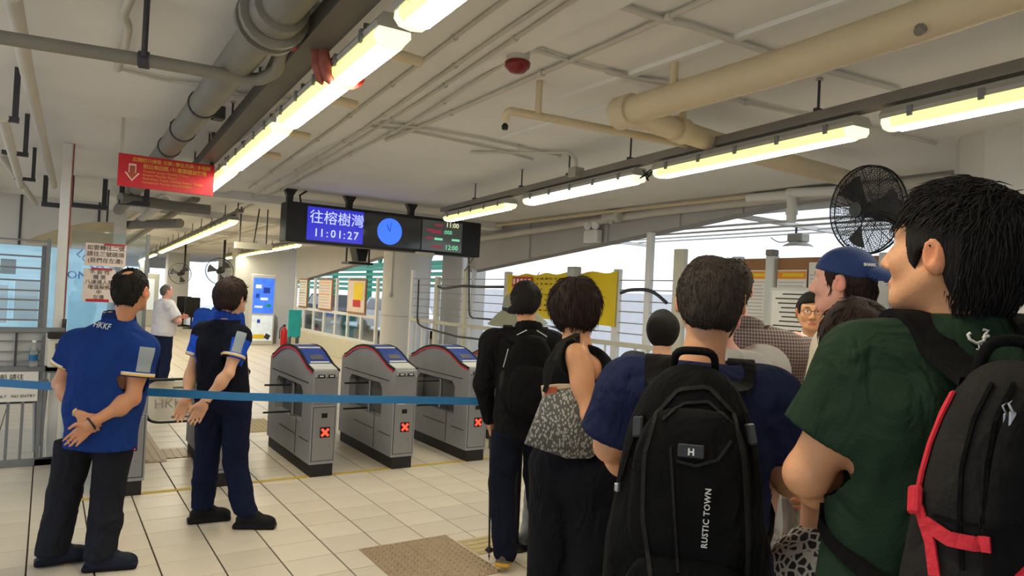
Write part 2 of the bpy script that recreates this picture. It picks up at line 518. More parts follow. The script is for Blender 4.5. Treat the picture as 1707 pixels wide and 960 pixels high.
MB().box((-1.6, 13.6, 1.40), (5.2, .05, 1.5)).build('wall_shop_interior', 'shop_blue', label='pale blue self-glowing wall inside the shop', kind='structure')  # the wall surface itself emits; nothing stands behind it
for n_, (x0, x1, z0, z1, m, lab) in enumerate(((-.95, -.50, .85, 1.45, 'shop_white', 'large white notice hung inside the shop, nearest the frame edge'),
                                   (-.42, -.10, .9, 1.55, 'shop_white', 'white notice hung inside the shop beside the grille post'),
                                   (-.62, -.42, 1.62, 1.86, 'paper', 'small white framed notice high in the shop window'))):
    MB().box(((x0 + x1) / 2, 13.562, (z0 + z1) / 2), (x1 - x0, .02, z1 - z0), ch=.004).build('shop_notice', m, label=lab, cat='notice')
text('shop_lettering', 'IOND', .17, (.20, 12.60, 1.60), (1, 0, 0), (0, 0, 1), 'ink_blue', sw)
text('shop_lettering', 'LUCO', .17, (.34, 12.60, 1.98), (.75, 0, -.65), (.65, 0, .75), 'ink_blue', sw)

# far end: columns and end wall with bright openings
for i, (x, y, w, dpt, lab) in enumerate(((4.35, 31.0, .8, .6, 'square cream column deep in the corridor'), (2.3, 37.0, .5, .5, 'slim cream column at the very end of the corridor'),
                              (3.4, 33.5, .35, .35, 'narrow cream pier with a dark doorway beside it'))):
    MB().box((x, y, 1.4), (w, dpt, 2.8), ch=.02).build('wall_column', 'paint_white', label=lab, kind='structure')
MB().box((3.6, 34.0, 1.1), (.06, .9, 2.2), ch=.01).build('door_1', 'dark_grey', label='dark doorway deep in the corridor', kind='structure')
MB().box((3.3, 40.0, 2.55), (5.0, .3, .5)).build('wall_back', 'paint_white', label='cream wall over the bright openings at the corridor end', kind='structure')
MB().box((5.35, 21.4, 1.4), (1.75, .5, 2.8), ch=.02).build('wall_partition', 'paint_white', label='broad pale pier behind the lit advertising kiosk', kind='structure')
MB().box((5.9, 26.0, 1.4), (.2, 9.0, 2.8)).build('wall_corridor', 'paint_white', label='cream wall beyond the advertising kiosk', kind='structure')
# near wall behind the kiosk queue on the viewer's side
nc = MB(); nc.prism([(4.75, -.6), (4.75, 1.98), (4.82, 2.15), (5.0, 2.26), (6.2, 2.26), (6.2, -.6)], 'z', 0, ZC)
near_wall = nc.build('wall_pier', 'paint_white', label='wide cream pier with a rounded corner behind the fan', kind='structure')
MB().tube([(4.735, 1.6, 2.79), (4.735, 1.6, 1.0)], .012, n=8).build('conduit', 'conduit', near_wall)
MB().tube([(4.765, 2.06, 2.45), (4.765, 2.06, 1.0)], .014, n=8).build('conduit', 'grey_pipe', near_wall)
MB().box((-30, 10, -.32), (52, 120, .3)).build('ground_bounce', 'outside_ground', label='unseen pale ground added beyond the near side of the concourse for bounced light', kind='structure')  # unseen ground plane, added to bounce light and for other viewpoints
# outside: paved quay, white canopy, green truss footbridge
MB().box((32, 16, -.25), (52, 90, .3)).build('ground_quay', 'outside_ground', label='pale paved quay outside the open side', kind='structure')
canopy = empty('canopy_frame', (7.5, 5.5, 2.6), 0, 'slender white canopy frame of rods outside the open side', 'frame')
for k in range(4):
    MB().tube([(6.6 + .6 * k, -1.5, 2.60 + .03 * k), (6.6 + .6 * k, 12.4, 2.60 + .03 * k)], .014, n=6).build('rod', 'white_metal', canopy)
for y in (-1.4, 2.0, atX(1330, 412, 7.4).y + .03, 8.8, 12.3):
    MB().box((7.42, y, 2.66), (2.42, .06, .05)).build('crossbar', 'white_metal', canopy)
MB().box((13.0, 10.0, .95), (.1, 34.0, 1.95)).build('wall_hoarding', 'outside_white', label='plain pale hoarding across the passage outside', kind='structure')
br = empty('footbridge', (16, 40, 0), 0, 'green steel truss footbridge seen outside over the fence', 'footbridge')
for z in (3.2, 5.2):
    MB().box((16, 50, z), (.25, 46, .24)).build('chord', 'green_steel', br)
for k in range(22):
    y = 27.5 + k * 2.1
    MB().tube([(16, y, 3.2), (16, y + 1.05, 5.2)], .08, n=6).build('diagonal', 'green_steel', br)
    MB().tube([(16, y + 1.05, 5.2), (16, y + 2.1, 3.2)], .08, n=6).build('diagonal', 'green_steel', br)
for k in range(5):
    MB().box((15.8, 50, 1.75 + k * .30), (.05, 46, .20), R=Matrix.Rotation(.5, 3, 'Y')).build('louvre', 'green_steel', br)
for k in range(8):
    MB().box((16.2, 28 + k * 6, 1.6), (.3, .3, 3.4)).build('pillar', 'green_steel', br)
for k, (x, y, lab, m) in enumerate(((11.0, 31, 'dark parked car outside beyond the poster windows', 'dark_grey'), (11.4, 25, 'pale parked car outside beside the round column', 'outside_white'))):
    r = empty('parked_car', (x, y, 0), 0, lab, 'car')
    bd = MB(); bd.prism([(y - 2.1, .3), (y - 2.15, .75), (y - 1.2, .9), (y - .6, 1.4), (y + .9, 1.42), (y + 1.6, .95), (y + 2.1, .85), (y + 2.1, .3)], 'x', x - .85, x + .85)
    bd.build('body', m, r)
    for sy in (-1.3, 1.3):
        for sx in (-.8, .8):
            MB().lathe([(.31, -.1), (.31, .1)], (x + sx, y + sy, .31 - .1), axis=(1, 0, 0), n=14).build('wheel', 'rubber', r)
    MB().prism([(y - .95, .95), (y - .5, 1.34), (y + .8, 1.36), (y + 1.35, .95)], 'x', x - .862, x + .862).build('window', 'screen_glass', r)
# ================================================================== CEILING SERVICES
mat('lens_yellow', (255, 247, 222), 0.4, emit=LAMP, var=0.0, bump=0)
mat('lens_white', (246, 250, 240), 0.4, emit=LAMP, var=0.0, bump=0)
mat('lens_side', (255, 240, 150), 0.4, emit=1.1, var=0.0, bump=0)
mat('lens_side_white', (250, 252, 235), 0.4, emit=1.3, var=0.0, bump=0)
mat('track_dark', (88, 84, 80), 0.6, var=0.1)
mat('lens_end', (232, 226, 190), 0.3, emit=1.2, var=0.0, bump=0)

def batten(p0, p1, label, lens, group, drop=.13):
    """sealed fluorescent batten hung under a track: grey tray, glowing diffuser, end caps, clips, hangers"""
    p0, p1 = Vector(p0), Vector(p1)
    d = (p1 - p0).normalized(); s = Vector((d.y, -d.x, 0)); L = (p1 - p0).length
    r = empty('fluorescent_batten', (p0 + p1) / 2, 0, label, 'lamp', group)
    def sweep(prof, a, b, name, m):
        n = len(prof); V = []
        for q, k in ((a, 1.0), (b, 1.0)):
            V += [p0 + d * q + s * u + Vector((0, 0, w)) for u, w in prof]
        F = [tuple(range(n)), tuple(reversed(range(n, 2 * n)))] + [(i, (i + 1) % n, (i + 1) % n + n, i + n) for i in range(n)]
        return MB().add(V, F).build(name, m, r)
    sweep([(-.062, .035), (-.068, .052), (-.045, .085), (.045, .085), (.068, .052), (.062, .035)], 0, L, 'tray', 'housing_grey')
    df = sweep([(-.058, .036), (-.060, .012), (-.044, -.010), (-.028, -.017), (.028, -.017), (.044, -.010), (.060, .012), (.058, .036)], .05, L - .05, 'diffuser', lens)
    df.data.materials.append(MATS['lens_side' if lens == 'lens_yellow' else 'lens_side_white'])
    for pl_ in df.data.polygons:                      # the tubes sit over the flat bottom; the ribbed flanks glow softly
        pl_.material_index = 0 if pl_.normal.z < -.9 else 1
    for a, b in ((.004, .05), (L - .05, L - .004)):
        sweep([(-.056, .036), (-.058, .013), (-.040, -.009), (0, -.015), (.040, -.009), (.058, .013), (.056, .036)], a, b, 'end_cap', 'lens_end')
    for k in range(5):
        q = L * (k + .5) / 5
        for sg in (-1, 1):
            c = p0 + d * q + s * sg * .070 + Vector((0, 0, .042))
            MB().box(c, (.010, .022, .045), R=Matrix.Rotation(math.atan2(-d.x, d.y), 3, 'Z')).build('clip', 'rail_grey', r)
    for q in (L * .2, L * .8):
        c = p0 + d * q
        MB().tube([c + Vector((0, 0, .084)), c + Vector((0, 0, drop + .02))], .013, n=6).build('hanger', 'grey_pipe', r)
    return r

def track(a, b, label, rods, z, m='track_grey', w=.06, h=.045):
    a, b = Vector(a), Vector(b)
    r = empty('lamp_track', (a + b) / 2, 0, label, 'track')
    MB().strip([a, b], w, h).build('channel', m, r)
    d = b - a
    for t in rods:
        p = a + d * t
        MB().tube([p + Vector((0, 0, h / 2 - .01)), (p.x, p.y, ZC + .005)], .007, n=6).build('rod', 'dark_grey', r)
        MB().box(p + Vector((0, 0, h / 2 + .012)), (.05, .03, .022), ch=.004).build('rod_clamp', 'dark_grey', r)
        MB().lathe([(.02, 0), (.014, .012)], (p.x, p.y, ZC - .012), n=8).build('ceiling_plate', 'conduit', r)
    return r

ZL = 2.47
dL = Vector((.064, 1, 0)).normalized()
def Lp(y, off=0.0, z=ZL): return Vector((.815 + .053 * y + off, y, z))
g1 = 'yellow battens over the staff lane'
batten(Lp(.52), Lp(2.05), 'glowing yellow batten cut off by the top edge of the photo, over the staff lane', 'lens_yellow', g1)
batten(Lp(2.18), Lp(3.74), 'glowing yellow batten with the red ribbon tied round it', 'lens_yellow', g1)
batten(Lp(3.84), Lp(5.40), 'glowing yellow batten between the ribboned lamp and the red sign', 'lens_yellow', g1)
batten(Lp(5.52), Lp(7.08), 'yellow batten half hidden behind the red hanging sign', 'lens_yellow', g1)
track(Lp(0.0, -.13, 2.60), Lp(7.3, -.13, 2.60), 'dark steel lamp track over the yellow battens', (.08, .24, .4, .53, .65, .8, .93), 2.6, m='track_dark', w=.11, h=.075)
for k, (y, q) in enumerate(((2.5, .05), (3.3, .06), (4.2, .05), (5.0, .06))):
    MB().tube([Lp(y, .05, 2.545), Lp(y + .02, .24, 2.54)], .022, n=8).build('support_arm', 'cream_pipe', label='short cream bracket arm beside the yellow battens, %s from the viewer' % ('first', 'second', 'third', 'fourth')[k], cat='bracket')
# red ribbon and cloth on the second batten
rb = empty('ribbon_charm', Lp(2.75), 0, 'faded red ribbon charm tied round the second yellow batten', 'ribbon')
c = Lp(2.72)
ring = [c + Vector((math.sin(a) * .074, 0, .03 + math.cos(a) * .066)) for a in np.linspace(0, 2 * math.pi, 17)]
MB().strip(ring, .014, .003, up=(0, 1, 0.02)).build('band', 'amber', rb)
mat('cloth_red', (150, 84, 72), 0.85, var=0.3, scale=30)
cl_ = MB()
for k, (dx, dy) in enumerate(((-.085, .0), (-.105, .03))):
    a = c + Vector((dx, dy, .14))
    cl_.tube([a, a + Vector((-.012, .0, -.04)), a + Vector((-.004, .0, -.10)), a + Vector((.012, 0, -.16)), a + Vector((.02, 0, -.175))], [.006, .020, .026, .018, .004], n=8)
cl_.build('cloth', 'cloth_red', rb)
cl2 = MB(); cl2.tube([c + Vector((-.08, 0, .13)), c + Vector((-.13, .05, .125)), c + Vector((-.17, .09, .12)), c + Vector((-.20, .11, .10))], [.008, .022, .026, .006], n=8)
cl2.build('bow', 'red_tape', rb)

dR = Vector((.085, 1, 0)).normalized()
def Rp(y, off=0.0, z=ZL): return Vector((2.93 + .115 * y + off, y, z))
g2 = 'battens over the queue'
batten(Rp(.25), Rp(1.70), 'warm white batten at the picture edge over the cream pier', 'lens_yellow', g2)
batten(Rp(1.83), Rp(3.30), 'long warm batten in the middle of the queue side track', 'lens_yellow', g2)
batten(Rp(3.50), Rp(5.10), 'cool white batten beside the loose black wires', 'lens_white', g2)
batten(Rp(5.42), Rp(7.0), 'warm batten whose end overlaps the departure display', 'lens_yellow', g2)
track(Rp(-.2, 0, 2.60), Rp(7.15, 0, 2.60), 'long grey lamp track running over the queue', (.18, .31, .52, .63, .74, .88), 2.6, w=.075, h=.05)
jb = empty('junction_box', Rp(4.25, 0, 2.62), 0, 'grey junction box with conduit on the queue side track', 'junction box')
MB().box(Rp(4.25, -.05, 2.62), (.10, .09, .08), ch=.008).build('box', 'housing_grey', jb)
MB().tube([Rp(4.25, -.05, 2.65), Rp(4.25, -.05, 2.72), Rp(4.28, -.10, 2.775), Rp(4.9, -.7, 2.785)], .012, n=8, rounds=.05).build('conduit', 'conduit', jb)
wr = MB()
for k in range(5):
    b_ = Rp(3.40, 0, 2.50)
    wr.tube([b_ + Vector((0, -.06, .03)), b_ + Vector((random.uniform(-.03, .03), random.uniform(-.02, .03), random.uniform(-.04, .03))), b_ + Vector((random.uniform(-.04, .04), random.uniform(0, .06), random.uniform(-.05, .03))), b_ + Vector((.01, .05, .0))], .005, n=5)
wr.build('loose_wires', 'black_metal', label='tangle of loose black wires between two queue side battens', cat='wires')

# far lamp rows
g3 = 'far battens down the corridor'
for k in range(5):
    y0 = 10.0 + k * 2.6
    f = lambda y: Vector((2.07 + .052 * (y - 10), y, ZL))
    batten(f(y0), f(y0 + 2.5), 'far yellow batten in the middle row, %s beyond the red sign' % ('first', 'second', 'third', 'fourth', 'fifth')[k], 'lens_yellow', g3)
track((2.07, 9.6, 2.60), (2.75, 23.2, 2.60), 'far dark lamp track hung on many thin rods', (.02, .1, .2, .3, .4, .5, .6, .7, .8, .9, .98), 2.6, m='dark_pipe')
for k in range(4):
    y0 = 14.0 + k * 2.5
    f = lambda y: Vector((4.15 + .065 * (y - 14), y, ZL))
    batten(f(y0), f(y0 + 2.4), 'far batten behind the departure display, %s of its row' % ('first', 'second', 'third', 'fourth')[k], 'lens_yellow', g3)
track((4.15, 13.6, 2.60), (4.82, 24.2, 2.60), 'far lamp track behind the departure display', (.05, .3, .5, .7, .95), 2.6, m='dark_pipe')
track((2.85, 24.6, 2.60), (3.32, 34.6, 2.60), 'last far lamp track near the corridor end', (.05, .3, .5, .7, .95), 2.6, m='dark_pipe')
for k in range(3):
    y0 = 25.0 + k * 3.2
    f = lambda y: Vector((2.85 + .05 * (y - 25), y, ZL))
    batten(f(y0), f(y0 + 3.0), 'tiny far batten near the corridor end, %s of three' % ('first', 'second', 'third')[k], 'lens_yellow', g3)

# pipes ----------------------------------------------------------------
def pipe(name, pts, r, m, label, cat='pipe', rounds=.08, n=14, parts=()):
    if not parts:
        return MB().tube(pts, r, n=n, rounds=rounds).build(name, m, label=label, cat=cat)
    e = empty(name, pts[0], 0, label, cat)
    MB().tube(pts, r, n=n, rounds=rounds).build('run', m, e)
    for nm, fn, mm in parts:
        mb = MB(); fn(mb); mb.build(nm, mm, e)
    return e
zb = 2.62
bp = lambda y: Vector((.60 + .018 * y, y, zb))
def fl_ring(y, rr, w):
    return lambda mb: mb.lathe([(rr, 0), (rr, w)], bp(y), axis=(.018, 1, 0), n=20)
pipe('drain_pipe', [bp(-1), bp(11.5)], .075, 'dark_pipe', 'fat grey drain pipe with a flanged joint running along the ceiling', parts=(
    ('flange', fl_ring(2.62, .125, .035), 'grey_pipe'), ('flange', fl_ring(2.70, .125, .035), 'dark_pipe'), ('collar', fl_ring(2.52, .098, .09), 'dark_pipe'),
    ('clamp', fl_ring(4.2, .082, .03), 'dark_grey'), ('clamp', fl_ring(5.0, .082, .03), 'dark_grey'), ('clamp', fl_ring(5.7, .082, .03), 'dark_grey'),
    ('hanger', lambda mb: mb.tube([bp(4.2) + Vector((0, 0, .07)), (bp(4.2).x, 4.2, ZC)], .008, n=6), 'dark_grey'),
    ('hanger', lambda mb: mb.tube([bp(5.7) + Vector((0, 0, .07)), (bp(5.7).x, 5.7, ZC)], .008, n=6), 'dark_grey')))
z2 = 2.55
pipe('cross_pipe', [fl(-60, 52, z2), fl(0, 62, z2), fl(240, 100, z2), fl(430, 134, z2), fl(462, 118, z2 + .01), fl(478, 65, 2.62), fl(520, 20, 2.70)], .028, 'grey_pipe', 'grey pipe crossing the ceiling above the red sign then turning up', rounds=.05, parts=(
    ('hanger', lambda mb: mb.tube([fl(240, 95, z2), (fl(240, 95, z2).x, fl(240, 95, z2).y, ZC)], .012, n=6), 'dark_grey'),
    ('clamp', lambda mb: mb.lathe([(.036, -.02), (.036, .02)], fl(240, 100, z2), axis=(1, -.25, 0), n=12), 'dark_grey')))
pipe('elbow_pipe', [fl(450, 128, 2.60), fl(466, 95, 2.62), fl(500, 42, 2.66), fl(527, 40, 2.70), fl(530, 5, 2.78)], .032, 'dark_pipe', 'dark bent pipe rising beside the flanged drain pipe')
pipe('white_riser', [fl(20, -10, 2.70), fl(30, 40, 2.68), fl(45, 120, 2.66), fl(90, 310, 2.62)], .032, 'conduit', 'thin white pipe slanting along the ceiling at the far edge', rounds=0)
for k, (a, b, z) in enumerate((((4, 195), (35, 310), 2.5), ((60, 340), (0, 255), 2.55))):
    pipe('edge_pipe', [fl(*a, z), fl(*b, z)], .03, 'conduit', 'short grey pipe in brackets at the picture edge, %s' % ('upper one', 'lower one')[k])
for k, (x, y) in enumerate(((25, 200), (42, 258), (55, 300))):
    p = fl(x, y, 2.5)
    e = empty('pipe_bracket', p, 0, 'dark steel hanger bracket at the picture edge, %s from the top' % ('first', 'second', 'third')[k], 'bracket')
    MB().box((p.x, p.y, (p.z + ZC) / 2), (.03, .03, ZC - p.z)).build('upright', 'dark_grey', e)
    MB().box((p.x - .06, p.y, p.z), (.16, .04, .03)).build('foot', 'dark_grey', e)
zr = 2.62
pipe('vent_pipe', [fl(1040, 188, zr), fl(1300, 112, zr), fl(1550, 30, zr), fl(1800, -60, zr)], .072, 'cream_pipe', 'fat cream pipe with a capped end sloping over the queue', n=20, rounds=0, parts=(
    ('end_cap', lambda mb: mb.lathe([(.086, -.06), (.086, .05)], fl(1045, 186, zr), axis=(0, -1, 0), n=20), 'cream_pipe'),
    ('hanger', lambda mb: mb.tube([fl(1122, 160, zr), (fl(1122, 160, zr).x, fl(1122, 160, zr).y, ZC)], .02, n=8), 'cream_pipe'),
    ('stopper', lambda mb: mb.lathe([(.02, 0), (.016, .02)], fl(1550, 30, zr) + Vector((-.055, 0, -.05)), axis=(-.7, 0, -.7), n=10), 'grey_pipe')))
pe = fl(1062, 192, zr)
pipe('branch_pipe', [pe + Vector((0, .02, 0)), pe + Vector((.62, .10, 0)), pe + Vector((1.3, .16, 0)), pe + Vector((2.4, .25, .02))], .062, 'cream_pipe', 'cream branch pipe leaving the capped end towards the fan', n=18, rounds=0, parts=(
    ('collar', lambda mb: mb.lathe([(.074, 0), (.074, .08)], pe + Vector((.35, .06, 0)), axis=(1, .13, 0), n=18), 'cream_pipe'),
    ('hanger', lambda mb: mb.tube([pe + Vector((.42, .07, .05)), (pe.x + .42, pe.y + .07, ZC)], .02, n=8), 'cream_pipe')))
zs = 2.62
pipe('sprinkler_pipe', [fl(842, 202, zs - .05), fl(846, 184, zs), fl(900, 194, zs), fl(1150, 242, zs), fl(1190, 248, zs)], .022, 'cream_pipe', 'cream sprinkler pipe ending in a small black nozzle', rounds=.03, parts=(
    ('hanger', lambda mb: mb.tube([fl(897, 190, zs), (fl(897, 190, zs).x, fl(897, 190, zs).y, ZC)], .018, n=8), 'cream_pipe'),
    ('nozzle', lambda mb: mb.lathe([(.016, 0), (.02, .02), (.01, .035)], fl(842, 207, zs - .055) - Vector((0, 0, .03)), n=8), 'black_metal')))
# alarm / detector
dp = fl(864, 82, ZC)
e = empty('smoke_detector', dp, 0, 'dark red detector dome under a cream base on the ceiling', 'detector')
MB().lathe([(.055, 0), (.055, -.05), (.045, -.06)], dp, n=18).build('base', 'conduit', e)
mat('detector_red', (120, 24, 28), 0.3)
MB().lathe([(.045, -.055), (.062, -.065), (.060, -.085), (.035, -.11), (.005, -.115)], dp, n=18).build('dome', 'detector_red', e)

# thin surface conduits on the ceiling, each one a run of its own
zc_ = 2.775
runs = [
    ([(1.64, .2), (1.72, 2.07), (2.0, 4.3), (2.25, 8.1), (2.6, 14)], 'long conduit beside the shallow strip'),
    ([(1.97, .8), (2.04, 2.4), (2.1, 4.45), (2.1, 5.0)], 'cream conduit passing the dark red detector'),
    ([(1.36, .2), (1.56, 2.47), (1.80, 4.76), (2.2, 10.4)], 'conduit along the edge of the shallow strip'),
    ([(1.46, .2), (1.60, 2.14), (1.78, 3.77), (2.1, 7.6)], 'second conduit on the shallow strip'),
    ([(1.27, .2), (1.40, 2.3), (1.62, 4.8), (1.9, 8.5)], 'third conduit on the shallow strip nearest the yellow battens'),
    ([(1.2, 4.56), (1.58, 4.52), (2.12, 4.44), (2.53, 4.40), (3.37, 4.46)], 'conduit crossing towards the cool white batten'),
    ([(1.2, 4.72), (1.6, 4.68), (2.2, 4.58), (2.8, 4.62), (3.3, 4.75)], 'twin conduit crossing beside the first towards the queue'),
]
runs = [([Vector((x, y, 2.755 if ('strip' in lab and 'beside' not in lab) else 2.782)) for x, y in pp], lab) for pp, lab in runs]
runs += [([fl(x, y, 2.78) for x, y in pp], lab) for pp, lab in [
    ([(1020, 5), (1100, 32), (1150, 42), (1230, 70), (1340, 108), (1500, 150)], 'conduit crossing under the fat cream pipe'),
    ([(880, 78), (945, 100), (970, 108), (1060, 130), (1140, 140)], 'short conduit leading away from the detector'),
    ([(1010, 120), (1150, 150), (1330, 190), (1420, 205), (1560, 240)], 'wavy conduit near the queue side track'),
    ([(400, 158), (450, 158), (540, 180), (600, 200)], 'conduit from the dark switch box to the yellow battens'),
    ([(190, 112), (280, 135), (350, 142), (400, 158)], 'frayed cable run behind the grey cross pipe')]]
for k, (pp, lab) in enumerate(runs):
    r_ = .013 if 'cream' in lab else .010
    mb = MB(); mb.tube(pp, r_, n=7, rounds=.08)
    e = empty('ceiling_conduit', pp[0], 0, lab + ' on the ceiling', 'conduit')
    mb.build('run', 'conduit', e)
    for a_, b_ in zip(pp[:-1], pp[1:]):
        nseg = int((b_ - a_).length / .8)
        for q_ in range(nseg):
            p_ = a_ + (b_ - a_) * ((q_ + .5) / nseg)
            MB().lathe([(r_ + .006, -.012), (r_ + .006, .012)], p_, axis=(b_ - a_), n=8).build('saddle', 'conduit', e)
for k in range(2):
    MB().box((2.42 + .30 * k, 1.6 + k, 2.79), (.045, 3.4, .022)).build('cable_trunking', 'ceiling_paint', label='flat cable trunking along the ceiling, %s' % ('beside the strip', 'nearer the queue')[k], cat='trunking')
# hanging cable at the far left and switch box on lamp track
MB().tube([fl(218, -5, 2.78), fl(205, 25, 2.74), fl(214, 45, 2.73), fl(208, 80, 2.76), fl(196, 115, 2.76)], .020, n=6, rounds=.04).build('frayed_cable', 'conduit', label='bundle of frayed white cables hanging over the grey cross pipe', cat='cable')
sb = Lp(4.55, -.24, 2.66)
e = empty('switch_box', sb, 0, 'dark switch box with a bent conduit beside the lamp track', 'switch box')
MB().box(sb, (.07, .09, .08), ch=.006).build('box', 'dark_grey', e)
MB().tube([sb + Vector((0, 0, .04)), sb + Vector((0, 0, .10)), sb + Vector((.06, -.05, .125)), sb + Vector((.3, -.1, .125))], .010, n=7, rounds=.04).build('conduit', 'conduit', e)
def low(p, z):
    return Vector((p.x, p.y, min(p.z, z)))
# pipes under the edge beam on the queue side
pipe('edge_duct', [low(atX(760, 404, 5.93), 2.70), low(atX(1100, 343, 5.90), 2.72), low(atX(1420, 283, 5.9), 2.73), low(atX(1600, 252, 5.9), 2.73)], .05, 'conduit', 'white pipe running just under the ceiling along the edge beam', rounds=0, n=12)
pipe('edge_conduit', [low(atX(800, 378, 5.8), 2.75), low(atX(1000, 338, 5.78), 2.76), low(atX(1130, 322, 5.78), 2.76), low(atX(1330, 300, 5.8), 2.76)], .022, 'cream_pipe', 'thin cream conduit above the emergency lamp', rounds=0)
tp = low(atX(1022, 342, 5.82), 2.70)
e = empty('pipe_valve', tp, 0, 'lumpy white valve fitting on the edge beam pipe', 'valve')
MB().lathe([(.05, -.14), (.075, -.13), (.075, -.08), (.05, -.07), (.05, .07), (.075, .08), (.075, .13), (.05, .14)], tp, axis=(0, 1, 0), n=14).build('body', 'conduit', e)
MB().tube([tp, tp + Vector((-.02, 0, -.09))], .03, n=10).build('outlet', 'conduit', e)
tp = low(atX(1322, 300, 5.80), 2.69)
e = empty('drain_trap', tp, 0, 'white drain elbow dropping below the edge beam near the fan', 'pipe')
MB().tube([tp + Vector((0, .5, .05)), tp + Vector((0, .05, .04)), tp, tp + Vector((0, 0, -.22))], .045, n=12, rounds=.08).build('elbow', 'white_metal', e)
MB().tube([tp + Vector((0, -.45, .03)), tp + Vector((0, .05, .06))], .045, n=12).build('branch', 'white_metal', e)
MB().lathe([(.055, -.03), (.055, .03)], tp + Vector((0, 0, -.12)), n=14).build('collar', 'white_metal', e)
MB().tube([tp + Vector((-.05, -.5, .03)), tp + Vector((-.05, -.5, -.09))], .035, n=10).build('stub', 'white_metal', e)
# dark duct frames far over the left wall
for k, (x, y, w) in enumerate(((.35, 9.6, .42), (.75, 8.7, .3), (.05, 9.9, .3))):
    e = empty('duct_hanger', (x, y, 2.45), 0, 'dark steel hanger frame %s' % ('below the red sign', 'right under the red sign corner', 'beside the notices')[k], 'hanger')
    MB().box((x, y, 2.46), (w, .12, .05)).build('crossbar', 'dark_grey', e)
    for sx in (-.4, .4):
        MB().box((x + sx * w, y, 2.63), (.05, .05, .35)).build('upright', 'dark_grey', e)
pipe('dark_duct', [fl(200, 330, 2.5), fl(300, 345, 2.5), fl(350, 350, 2.5)], .06, 'dark_pipe', 'dark duct crossing below the red sign', rounds=0)
pipe('dark_duct', [fl(215, 375, 2.5), fl(300, 372, 2.5)], .07, 'dark_pipe', 'second dark duct farther off under the red sign', rounds=0)
pipe('far_pipe', [Vector((1.5, 9.5, 2.68)), Vector((1.9, 24, 2.68))], .05, 'grey_pipe', 'grey pipe running into the far corridor left of the lamps', rounds=0)
pipe('far_pipe', [Vector((1.15, 9.5, 2.6)), Vector((1.4, 24, 2.6))], .06, 'conduit', 'pale pipe running along the corridor wall top', rounds=0)
pipe('far_pipe', [Vector((3.2, 9.5, 2.7)), Vector((3.6, 26, 2.7))], .04, 'conduit', 'pale pipe far behind the departure display', rounds=0)
# arched fabric awning behind the notices
aw = MB()
ap = [(-.25, 2.03)] + [(-.25 + .95 * t, 2.05 + .32 * math.sin(t * math.pi * .52)) for t in np.linspace(0, 1, 9)] + [(.70, 2.03)]
mat('awning', (196, 178, 140), 0.7, var=0.1, scale=6)
aw.prism(ap, 'y', 10.6, 10.75)
awe = empty('arched_panel', (.2, 10.68, 2.03), 0, 'arched tan panel above the taped notices', 'panel')
aw.build('panel', 'awning', awe)
for x in (.15, .62):
    MB().tube([(x, 10.68, 2.2), (x, 10.68, ZC)], .012, n=6).build('rod', 'dark_grey', awe)
